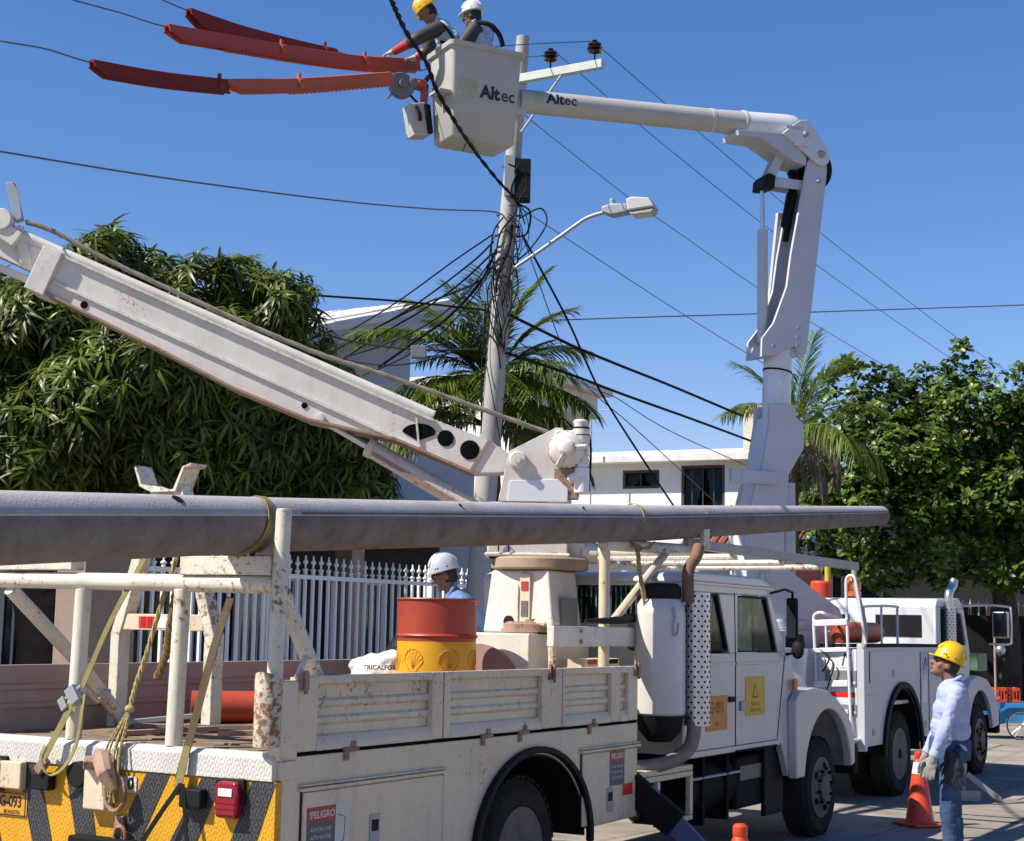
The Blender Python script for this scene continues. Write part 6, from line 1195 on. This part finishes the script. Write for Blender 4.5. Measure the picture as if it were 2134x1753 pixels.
b=MB(); hand(b,(.02,.20,.93),(.05,.03,-1),(.25,.95,0),.08,1.15); hand(b,(-.03,.205,.90),(-.06,.03,-1),(.1,.98,0),.05,1.15); b.cap((-.04,.17,1.0),(.0,.195,.92),.035,.04); remesh(b,'glove_pair',m_dg,pg,.006,2)
# two linemen in the bucket (world joint positions made local to the root)
def WJ(root,D_,Y0=0): return {k:(tuple(Vector(v)-root) if len(v)==3 and not isinstance(v[0],(tuple,Vector)) else v) for k,v in D_.items()}
r0=Vector((-.66,17.02,7.215))
Z=lambda x,y,Y: px(x,y-13,Y)
D1=dict(pelvis=Z(962,142,17.12),chest=Z(938,95,17.08),neck=Z(910,62,17.02),shL=Z(914,72,16.88),shR=Z(905,70,17.22),elL=Z(868,95,16.80),elR=Z(892,118,17.25),wrL=Z(822,120,17.0),wrR=Z(868,133,17.3),hdL=((-1,.2,-.3),(-.3,-.35,.9),.5),hdR=((-1,.1,-.15),(-.1,-.2,1),.6),hipL=Z(965,152,17.02),hipR=Z(970,152,17.22),knL=r0+Vector((-.02,-.1,.38)),knR=r0+Vector((.02,.12,.38)),anL=r0+Vector((.1,-.1,.09)),anR=r0+Vector((.12,.12,.09)))
person('lineman in yellow helmet leaning over the bucket rim to grip an orange cover','linemen in the bucket',r0,0,WJ(r0,D1),(tuple(Z(890,38,16.98)-r0),Q(183,-38)),m_shirt2,m_yh,gloveL=m_glove,gloveR=m_glove,sleeve='LR',gaunt='LR')
r0=Vector((-.36,17.18,7.215))
D2=dict(pelvis=Z(1012,148,17.22),chest=Z(1004,98,17.22),neck=Z(992,65,17.2),shL=Z(990,74,17.04),shR=Z(1015,74,17.38),elL=Z(962,108,16.98),elR=Z(1010,120,17.42),wrL=Z(935,125,17.1),wrR=Z(980,125,17.45),hdL=((-1,.2,-.3),(-.2,0,1),.4),hdR=((-1,.1,-.3),(-.2,0,1),.4),hipL=Z(1012,155,17.12),hipR=Z(1018,155,17.32),knL=r0+Vector((-.06,-.1,.38)),knR=r0+Vector((-.04,.12,.38)),anL=r0+Vector((.06,-.1,.09)),anR=r0+Vector((.08,.12,.09)))
person('lineman in white helmet standing with his back half turned in the bucket','linemen in the bucket',r0,0,WJ(r0,D2),(tuple(Z(984,46,17.18)-r0),Q(160,-8)),m_shirt2,m_wh,gloveL=m_glove,gloveR=m_glove,sleeve='LR')
b=MB(); b.tube(spline([Z(990,60,17.05)-r0,Z(1020,64,17.0)-r0,Z(1040,85,17.02)-r0,Z(1048,110,17.05)-r0],4),.028,8); hs=b.build('harness_strap',m_cable,None); hs.location=r0
hs.parent=[o for o in bpy.data.objects if o.name.startswith('person') and o.get('label','').startswith('lineman in white')][0]; hs.location=(0,0,0)
r0=Vector((-.66,17.02,7.215)); b=MB(); b.tube(spline([Z(905,58,16.86)-r0,Z(925,66,16.84)-r0,Z(946,95,16.86)-r0,Z(958,128,16.92)-r0],4),.018,8); b.tube(spline([Z(918,100,16.86)-r0,Z(938,104,16.84)-r0,Z(955,112,16.9)-r0],4),.016,8); hs=b.build('harness_strap',m_cable,[o for o in bpy.data.objects if o.name.startswith('person') and o.get('label','').startswith('lineman in yellow')][0])
# operator behind the drum
r0=Vector((-.52,12.9,.725))
J=dict(pelvis=(-.30,0,.92),chest=(-.17,0,1.19),neck=(.0,0,1.41),shL=(-.07,.19,1.345),shR=(-.07,-.19,1.345),elL=(.08,.25,1.08),elR=(.08,-.25,1.08),wrL=(.25,.2,.95),wrR=(.25,-.2,.95),hdL=((1,0,-.2),(0,.3,1),.4),hdR=((1,0,-.2),(0,-.3,1),.4),hipL=(-.29,.095,.86),hipR=(-.29,-.095,.86),knL=(-.12,.1,.48),knR=(-.14,-.1,.48),anL=(-.02,.11,.09),anR=(-.02,-.11,.09))
person('operator in grey white helmet and dark glasses looking down behind the oil drum',None,r0+Vector((.07,0,0)),R(184),J,((.075,0,1.565),Q(3,-16)),m_shirt3,m_gh,glasses=True,visor=False)
# ---------------- loose things on and around the trucks ----------------
# concrete pole on the rack
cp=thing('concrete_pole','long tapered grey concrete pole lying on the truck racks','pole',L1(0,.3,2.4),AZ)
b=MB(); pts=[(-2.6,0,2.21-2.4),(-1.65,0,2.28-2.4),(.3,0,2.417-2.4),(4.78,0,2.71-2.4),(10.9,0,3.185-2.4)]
b.tube(pts,[.172,.164,.146,.142,.108],40,True); sm_=b.build('shaft',mat('shaded weathered concrete',(.27,.235,.215),.9,dirt=.5,dscale=5,bump=.6,bscale=90,streak=.2,dcol=(.15,.105,.08),spec=.2),cp,ang=50)
sm_.data.materials.append(mat('sunlit cast concrete',(.52,.49,.49),.8,dirt=.3,dscale=4,bump=.5,bscale=90,spec=.25,dcol=(.34,.30,.28)))
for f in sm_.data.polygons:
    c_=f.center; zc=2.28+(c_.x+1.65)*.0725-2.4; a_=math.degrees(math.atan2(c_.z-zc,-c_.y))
    if 21<a_<201 and len(f.vertices)==4: f.material_index=1  # top above the mould seam lightened as sunlit band, underside darkened as shade
b=MB(); b.lathe([(.06,0),(.06,.02),(0,.02)],(10.9,0,.785),(1,0,.07),16); b.build('bore',m_blk,cp)
b=MB(); b.tube([(-2.6,-.1635,-.137),(-1.65,-.156,-.067),(.3,-.139,.065),(4.78,-.1355,.355),(10.8,-.1035,.81)],.004,5); b.build('mould_seam',m_pole,cp)
b=MB(); 
for u,r,a in ((-.62,.03,58),(1.95,.012,50),(3.6,.012,45),(7.,.015,60)):
    zc=(2.28+(u+1.65)*.0703)-2.4; rad=.160-.0045*(u+1.65)-.003; p=Vector((u,-rad*math.cos(R(a)),zc+rad*math.sin(R(a)))); b.lathe([(r,0),(r,.006),(0,.006)],p,(0,-math.cos(R(a)),math.sin(R(a))),14)
b.build('bolt_hole',m_blk,cp)
def polestrap(u,wd,m,lab,tail):
    zc=(2.28+(u+1.65)*.0703)-2.4; rad=.160-.0045*(u+1.65)+.004
    root=thing('tie_strap' if 'strap' in lab else 'tie_rope',lab,'strap' if 'strap' in lab else 'rope',L1(0,.3,2.4),AZ); b=MB(); pts=[]
    n=28; vs=[];fs=[]
    for i in range(n+1):
        a=2*PI*i/n; sk=.09*math.sin(a)+.02*math.sin(2*a)
        for du in (0,wd):
            for dr in (0,.006): vs.append((u+sk+du,rad*math.cos(a)+dr*math.cos(a),zc+(rad+dr)*math.sin(a)))
    for i in range(n):
        o=i*4; q=o+4; fs+=[(o,q,q+2,o+2),(o+1,o+3,q+3,q+1),(o,o+1,q+1,q),(o+2,q+2,q+3,o+3)]
    b.add(vs,fs); b.build('loop',m,root,ang=60); return root
m_strap=mat('olive strap webbing',(.30,.25,.10),.85,dirt=.35,dscale=12,bump=.3,bscale=200,spec=.15); m_rope=mat('straw rope',(.48,.38,.17),.9,dirt=.4,dscale=30,spec=.1)
s1=polestrap(-.02,.05,m_strap,'olive strap round the concrete pole above the rear rack',None)
s2_=polestrap(4.5,.03,m_rope,'straw rope tying the concrete pole to the front rack',None)
def flatstrap(root,pts,wd,side,m=m_strap,name='webbing'):
    p=spline(pts,6); side=Vector(side).normalized(); vs=[];fs=[]; n=len(p)
    for i,q in enumerate(p):
        t=(p[min(i+1,n-1)]-p[max(0,i-1)]).normalized(); nn=t.cross(side).normalized()*.002
        for s in (-.5,.5):
            for k in (-1,1): vs.append(q+side*wd*s+nn*k)
    for i in range(n-1):
        o=i*4;q=o+4; fs+=[(o,q,q+2,o+2),(o+1,o+3,q+3,q+1),(o,o+1,q+1,q),(o+2,q+2,q+3,o+3)]
    fs+=[(0,2,3,1),((n-1)*4,(n-1)*4+1,(n-1)*4+3,(n-1)*4+2)]
    b=MB(); b.add(vs,fs); return b.build(name,m,root,ang=60)
def rc(x,y,u=-.1):  # picture point on the tail plane, kept here as plain numbers below
    return None
a1=thing('ratchet_strap','olive ratchet strap slanting to the left tail pocket with a loose loop','strap',O1,AZ)
flatstrap(a1,[(.05,1.0,2.30),(-.02,1.20,1.90),(-.06,1.36,1.52)],.035,(0,1,.2))
flatstrap(a1,[(-.07,1.40,1.47),(-.10,1.47,1.3),(-.13,1.56,1.12),(-.10,1.62,1.04)],.045,(0,1,.2))
flatstrap(a1,[(-.06,1.34,1.49),(-.10,1.31,1.40),(-.11,1.33,1.22),(-.13,1.40,1.09),(-.14,1.50,1.05),(-.13,1.57,1.13),(-.12,1.55,1.2)],.035,(.3,.9,.1))
b=MB(); b.bar((-.085,1.42,1.52),(-.085,1.36,1.44),.05,.07); b.bar((-.09,1.49,1.46),(-.09,1.45,1.40),.014,.05); b.bar((-.08,1.47,1.45),(-.08,1.35,1.53),.012,.02); b.build('ratchet',m_steel,a1,.006)
b=MB(); b.bar((-.115,1.6,1.06),(-.115,1.545,1.13),.04,.055); b.build('strap_hook',m_rusty,a1,.006)
a2=thing('ratchet_strap','dark olive strap falling to the right tail pocket and splitting below','strap',O1,AZ)
flatstrap(a2,[(.02,.40,2.02),(-.03,.46,1.75),(-.06,.53,1.42),(-.09,.57,1.20),(-.10,.60,1.08)],.05,(0,1,.15),mat('dark strap webbing',(.13,.095,.06),.85,dirt=.4,dscale=12,spec=.15))
flatstrap(a2,[(-.09,.56,1.25),(-.10,.585,1.10),(-.11,.60,1.0)],.05,(0,1,.1))
flatstrap(a2,[(-.11,.57,1.06),(-.14,.72,.85),(-.16,.92,.55)],.03,(0,1,.3),m_under); flatstrap(a2,[(-.11,.56,1.06),(-.13,.51,.85),(-.14,.45,.55)],.026,(0,1,.2),m_under)
a3=thing('tie_rope','frayed straw rope knotted below the rack between the posts','rope',O1,AZ)
b=MB()
def twist(b,pts,r,pitch=1.1,n=7):
    p=spline(pts,n)
    for ph in (0,2.1,4.2): b.tube([q+Vector((math.cos(i*pitch+ph)*r*.6,math.sin(i*pitch+ph)*r*.6,0)) for i,q in enumerate(p)],r*.62,5)
twist(b,[(.1,.86,2.24),(.06,.92,1.98),(.02,.97,1.72),(-.02,1.0,1.55),(-.04,1.02,1.42)],.013)
for k in range(9):
    o=random.uniform(-.04,.04); twist(b,[(-.04,1.02,1.42),(-.06+o*.4,1.03+k*.006-.02,1.34),(-.09+o*.5,1.06+.012*(k-4),1.22),(-.11+o*.5,1.07+.014*(k-4)+o*.5,1.08),(-.12,1.06+.016*(k-4)+o,.98-.05*random.random())],.006,1.3)
b.ell((-.04,1.02,1.42),(.025,.03,.022),10,7); b.build('strands',m_rope,a3,ang=60)
b=MB(); twist(b,[(.12,.80,2.26),(.09,.84,2.05),(.07,.86,1.86),(.06,.87,1.72),(.03,.9,1.58)],.022); b.build('rope_bundle',mat('brown rope',(.24,.15,.07),.9,dirt=.4,dscale=25,spec=.1),a3,ang=60)
a4=thing('tie_rope','straw rope hanging from the front rack beside the white tank','rope',O1,AZ)
b=MB(); 
for o in (-.012,.016): twist(b,[(4.52+o,.22,2.52),(4.53+o,.2,2.3),(4.56+o*1.5,.18,2.14),(4.59+o,.17,2.0),(4.58,.17,1.93)],.011)
for k in range(6): twist(b,[(4.5,.25,2.55),(4.45+k*.04,.2,2.50),(4.40+k*.06,.16,2.46+.02*k)],.010)
b.build('strands',m_rope,a4,ang=60)
# drum
dr=thing('oil_drum','steel oil drum painted red above and yellow below','drum',L1(3.25,1.205,1.2),AZ)
m_dr=mat('red drum paint',(.42,.055,.025),.45,rust=.12,dirt=.25,dscale=4); m_dy=mat('yellow drum paint',(.82,.42,.01),.42,dirt=.15,dscale=4)
b=MB(); b.lathe([(.285,.575),(.285,.60),(.292,.605),(.298,.615),(.292,.625),(.286,.63),(.2855,.86),(.292,.865),(.297,.875),(.292,.883),(.283,.883),(.280,.855),(0,.855)],n=48); b.build('upper_shell',m_dr,dr,ang=40)
b=MB(); b.lathe([(.28,0),(.29,.01),(.285,.02),(.285,.29),(.292,.295),(.298,.305),(.292,.315),(.285,.32),(.285,.5745)],n=48); b.build('lower_shell',m_dy,dr,ang=40)
def shell_emblem(az):
    # scallop outline: fan with scalloped edge, wrapped on the drum
    pts=[]; s=.075
    for i in range(8):
        a0=195-i*26.25; 
        for k in range(4): a=R(a0-26.25*k/3); rr=1.0+.10*math.sin(PI*k/3); pts.append((math.cos(a)*rr*s,math.sin(a)*rr*s))
    pts+=[(.55*s,-.75*s),(.45*s,-.95*s),(-.45*s,-.95*s),(-.55*s,-.75*s),pts[0]]
    w3=lambda p:Vector((.287*math.cos(az+p[0]/.287),.287*math.sin(az+p[0]/.287),.44+p[1]))
    b=MB(); b.tube([w3(p) for p in pts],.0022,4)
    for i in range(1,8): a=R(195-i*26.25); b.tube([w3((0,-.75*s)),w3((math.cos(a)*.9*s,math.sin(a)*.9*s))],.0014,4)
    b.build('shell_emblem',mat('faded red print',(.66,.26,.012),.6,dirt=.1),dr)
base_az=math.atan2(-8.1-1.205*.0,-3.2)
vd=-(L1(3.25,1.205,1.2)-Vector((0,0,1.9))); vl=math.atan2(vd.dot(NL),vd.dot(D))
for o in (-.62,.33,1.2,2.2,-1.4): shell_emblem(vl+o)
# sack
sk=thing('cement_sack','crumpled white printed sack beside the oil drum','sack',L1(3.2,1.58,1.33),AZ)
b=MB(); b.ell((0,.08,.16),(.2,.22,.17),20,12); b.cap((-.08,.24,.26),(-.04,-.06,.30),.06,.07); 
so_=remesh(b,'bag',mat('white sack plastic',(.74,.72,.70),.6,dirt=.2,dscale=8),sk,.014,2,.022,11.)
zx=Vector((vd.dot(D),vd.dot(NL),0)).normalized(); xx=Vector((0,0,1)).cross(zx)
o=text('sack_text','TRICALFOS',.046,m_ink2,sk,Matrix.Translation(Vector((0,.08,.25))+zx*.205)@Matrix(((xx.x,0,zx.x,0),(xx.y,0,zx.y,0),(0,1,0,0),(0,0,0,1))).to_4x4(),.0012,.0006)
bx=thing('black_bag','black bulky bag standing behind the oil drum','bag',L1(3.75,1.75,1.2),AZ)
b=MB(); b.ell((0,.08,.35),(.16,.16,.3),14,10); b.ell((.02,.0,.55),(.11,.12,.15),12,8); remesh(b,'bag',m_blk,bx,.018,2,.02,9.)
# orange pipe in the bed
op=thing('orange_pipe','orange plastic pipe lying across the truck bed behind the rack','pipe',L1(0,0,0),AZ)
p0=Vector((1.55,2.0,1.335)); p1=Vector((2.85,.6,1.335)); d_=(p1-p0); 
b=MB(); b.lathe([(.105,0),(.105,d_.length),(.095,d_.length),(.095,0),(.105,0)],p0,d_,28); b.build('tube',m_o3,op)
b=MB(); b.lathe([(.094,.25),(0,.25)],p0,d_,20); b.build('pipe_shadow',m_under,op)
# boards and bars lying on the deck
for i,(q0,q1,mm,lb) in enumerate((((.75,1.72,1.26),(1.5,.55,1.27),m_wood,'weathered plank lying slantwise on the deck under the orange pipe'),((.6,.95,1.26),(1.2,.12,1.3),m_rusty,'rusty bar resting on the deck by the right corner'),((.9,2.0,1.26),(1.3,1.55,1.32),m_steel,'short grey bar leaning near the left rack leg'),((.35,1.45,1.25),(1.4,1.2,1.26),m_rusty,'rusty angle iron on the deck near the middle post'))):
    b=MB(); b.bar(q0,q1,.1 if mm is m_wood else .05,.03); o=b.build('plank' if mm is m_wood else 'metal_bar',mm,None,.004); o.location=O1; o.rotation_euler=(0,0,AZ); tag(o,lb,'plank' if mm is m_wood else 'bar')
# tarpaulin strip on the outrigger beam
b=MB(); b.tube(spline([(3.85,.31,1.94),(4.2,.3,1.945),(4.5,.3,1.96),(4.75,.31,1.98)],5),[.012,.016,.02,.022,.024,.026,.028,.03,.032,.034,.036,.038,.04,.042,.044,.045],8); o=b.build('black_hose',m_blk,None,0); o.location=O1; o.rotation_euler=(0,0,AZ); tag(o,'black wrapped hose lying along the white outrigger beam','hose')
# traffic cones
m_cone=mat('orange cone plastic',(.80,.07,.02),.45,dirt=.15,dscale=6)
def cone(loc,label,rz=.3,s=1.):
    r=thing('traffic_cone',label,'traffic cone',loc,rz,'orange traffic cones'); b=MB(); b.box(-.2*s,.2*s,-.2*s,.2*s,0,.03*s); b.build('base',m_cone,r,.012)
    b=MB(); b.lathe([(.15*s,.03*s),(.135*s,.06*s),(.072*s,.50*s)],n=28); b.build('lower_body',m_cone,r,ang=40)
    b=MB(); b.lathe([(.0722*s,.50*s),(.054*s,.61*s)],n=28); b.build('white_band',m_whrefl,r); b=MB(); b.lathe([(.0535*s,.6105*s),(.042*s,.64*s),(.046*s,.65*s),(.045*s,.70*s),(.03*s,.715*s),(0,.715*s)],n=24); b.build('cap',m_cone,r,ang=40)
cone((4.10,16.02,.012),'orange traffic cone with dull white band beside the road worker',.4)
cone((1.43,9.86,.012),'orange traffic cone cut off by the lower picture edge under the cab',.2)
# metal bracket / chock on the road
b=MB(); b.bar((0,0,.3),(.35,-.1,.02),.10,.06); b.box(-.15,.12,-.12,.05,.0,.12); b.tube([(-.05,0,.05),(-.02,0,.42)],.03,8); o=b.build('wheel_chock',m_pole,None,.01); o.location=(5.25,18.4,.012); tag(o,'grey metal wheel chock on the road behind the worker','wheel chock')
# vendor tricycle cart
ct=thing('vendor_cart','bright blue tricycle cart with a spoked wheel at the right edge','cart',(8.98,29.2,.0),-.12)
m_cb=mat('bright blue paint',(.03,.26,.55),.45,dirt=.2,dscale=3)
b=MB(); b.box(-.42,1.6,-.05,.75,.30,.66); b.build('box',m_cb,ct,.01); b=MB(); b.prism([(-.2,.42),(.1,.62),(.55,.62),(.8,.42),(.8,.38),(.53,.57),(.12,.57),(-.2,.38)],-.10,-.051,'y'); b.build('wheel_guard',m_cb,ct,.004)
b=MB(); b.lathe([(.245,-.02),(.265,-.012),(.265,.012),(.245,.02)],(.32,-.18,.265),(0,1,0),32,True); wh=b.build('wheel',m_tyre,ct); b=MB(); b.lathe([(.235,-.012),(.247,-.012),(.247,.012),(.235,.012)],(.32,-.18,.265),(0,1,0),32,True); b.build('rim',m_chrome,wh)
b=MB(); 
for k in range(18): a=k*2*PI/18; b.tube([(.32,-.18,.265),(.32+.24*math.cos(a),-.18,.265+.24*math.sin(a))],.003,4)
b.tube([(.32,-.22,.265),(.32,-.05,.265)],.018,8); b.build('spokes',m_chrome,wh)
b=MB(); b.box(.55,1.5,.0,.6,.665,.72); b.build('white_lid',m_whrefl,ct,.008)
cr_=thing('red_crate','open red plastic crate standing on the blue cart','crate',(9.12,29.35,.668),-.12); cr_.scale=(.75,.75,.85)
b=MB()
for (x0,x1,y0,y1) in ((-.3,.3,-.2,-.18),(-.3,.3,.18,.2),(-.3,-.28,-.18,.18),(.28,.3,-.18,.18)): b.box(x0,x1,y0,y1,.24,.30); b.box(x0,x1,y0,y1,0,.05)
for i in range(9): x=-.29+i*.0725; b.box(x-.012,x+.012,-.198,-.182,.05,.24); b.box(x-.012,x+.012,.182,.198,.05,.24)
b.box(-.279,.279,-.179,.179,.0,.02); b.build('lattice',m_cone,cr_)
b=MB()
for i in range(14): b.ell((random.uniform(-.22,.22),random.uniform(-.13,.13),random.uniform(.06,.27)),(.06,.06,.05),8,6)
b.build('fruit',mat('orange fruit',(.75,.22,.10),.5,dirt=.2),cr_)
o=MB().tube([(0,0,.45),(0,0,2.0)],.022,8).build('broom_stick',mat('pale stick',(.42,.32,.25),.7,dirt=.2),None); o.location=(8.86,29.1,0); tag(o,'thin upright pale stick standing at the end of the blue cart','stick')
gt=thing('metal_gate','grey sheet metal gate in the shade behind the blue cart','gate',(11.0,34,0),-.08)
b=MB(); b.box(0,3.5,0,.06,.3,1.75); b.build('sheet',mat('grey gate sheet',(.20,.21,.22),.6,dirt=.3),gt,.006)
for i in range(8): b=MB(); b.box(.1+i*.45,.16+i*.45,-.03,-.002,.3,1.75); b.build('gate_rib',MATS['grey gate sheet'],gt,.004)
for (z,r) in ((1.8,.03),(2.5,.02),(2.9,.02)): b=MB(); b.tube([(0,.03,z),(3.5,.03,z)],r,6); b.build('gate_rail',m_steel,gt)
for i in range(10): b=MB(); b.tube([(.05+i*.38,.03,1.78),(.05+i*.38,.03,2.9)],.012,6); b.build('gate_bar',m_rusty,gt)
# yellow post and reddish board behind the raised boom
yp=thing('yellow_post','yellow striped post with an orange barrel beacon beside the raised boom','post',(6.05,30.2,0))
b=MB(); b.tube([(0,0,0),(0,0,3.15)],.06,12); b.build('shaft',mat('yellow post paint',(.62,.50,.04),.6,dirt=.3,dscale=4),yp); b=MB(); b.lathe([(.18,0),(.2,.02),(.2,.34),(.17,.38),(0,.38)],(-.15,-.1,2.45),n=20); b.build('barrel',m_cone,yp)
rb=thing('red_board','dark red and ochre painted board behind the yellow post','board',(4.98,31,0))
b=MB(); b.box(0,1.1,0,.06,0,2.65); b.build('lower_panel',mat('ochre paint',(.34,.17,.03),.7,dirt=.3),rb,.006); b=MB(); b.box(0,1.1,0,.06,2.653,3.3); b.build('upper_panel',mat('maroon paint',(.14,.03,.03),.7,dirt=.3),rb,.006)
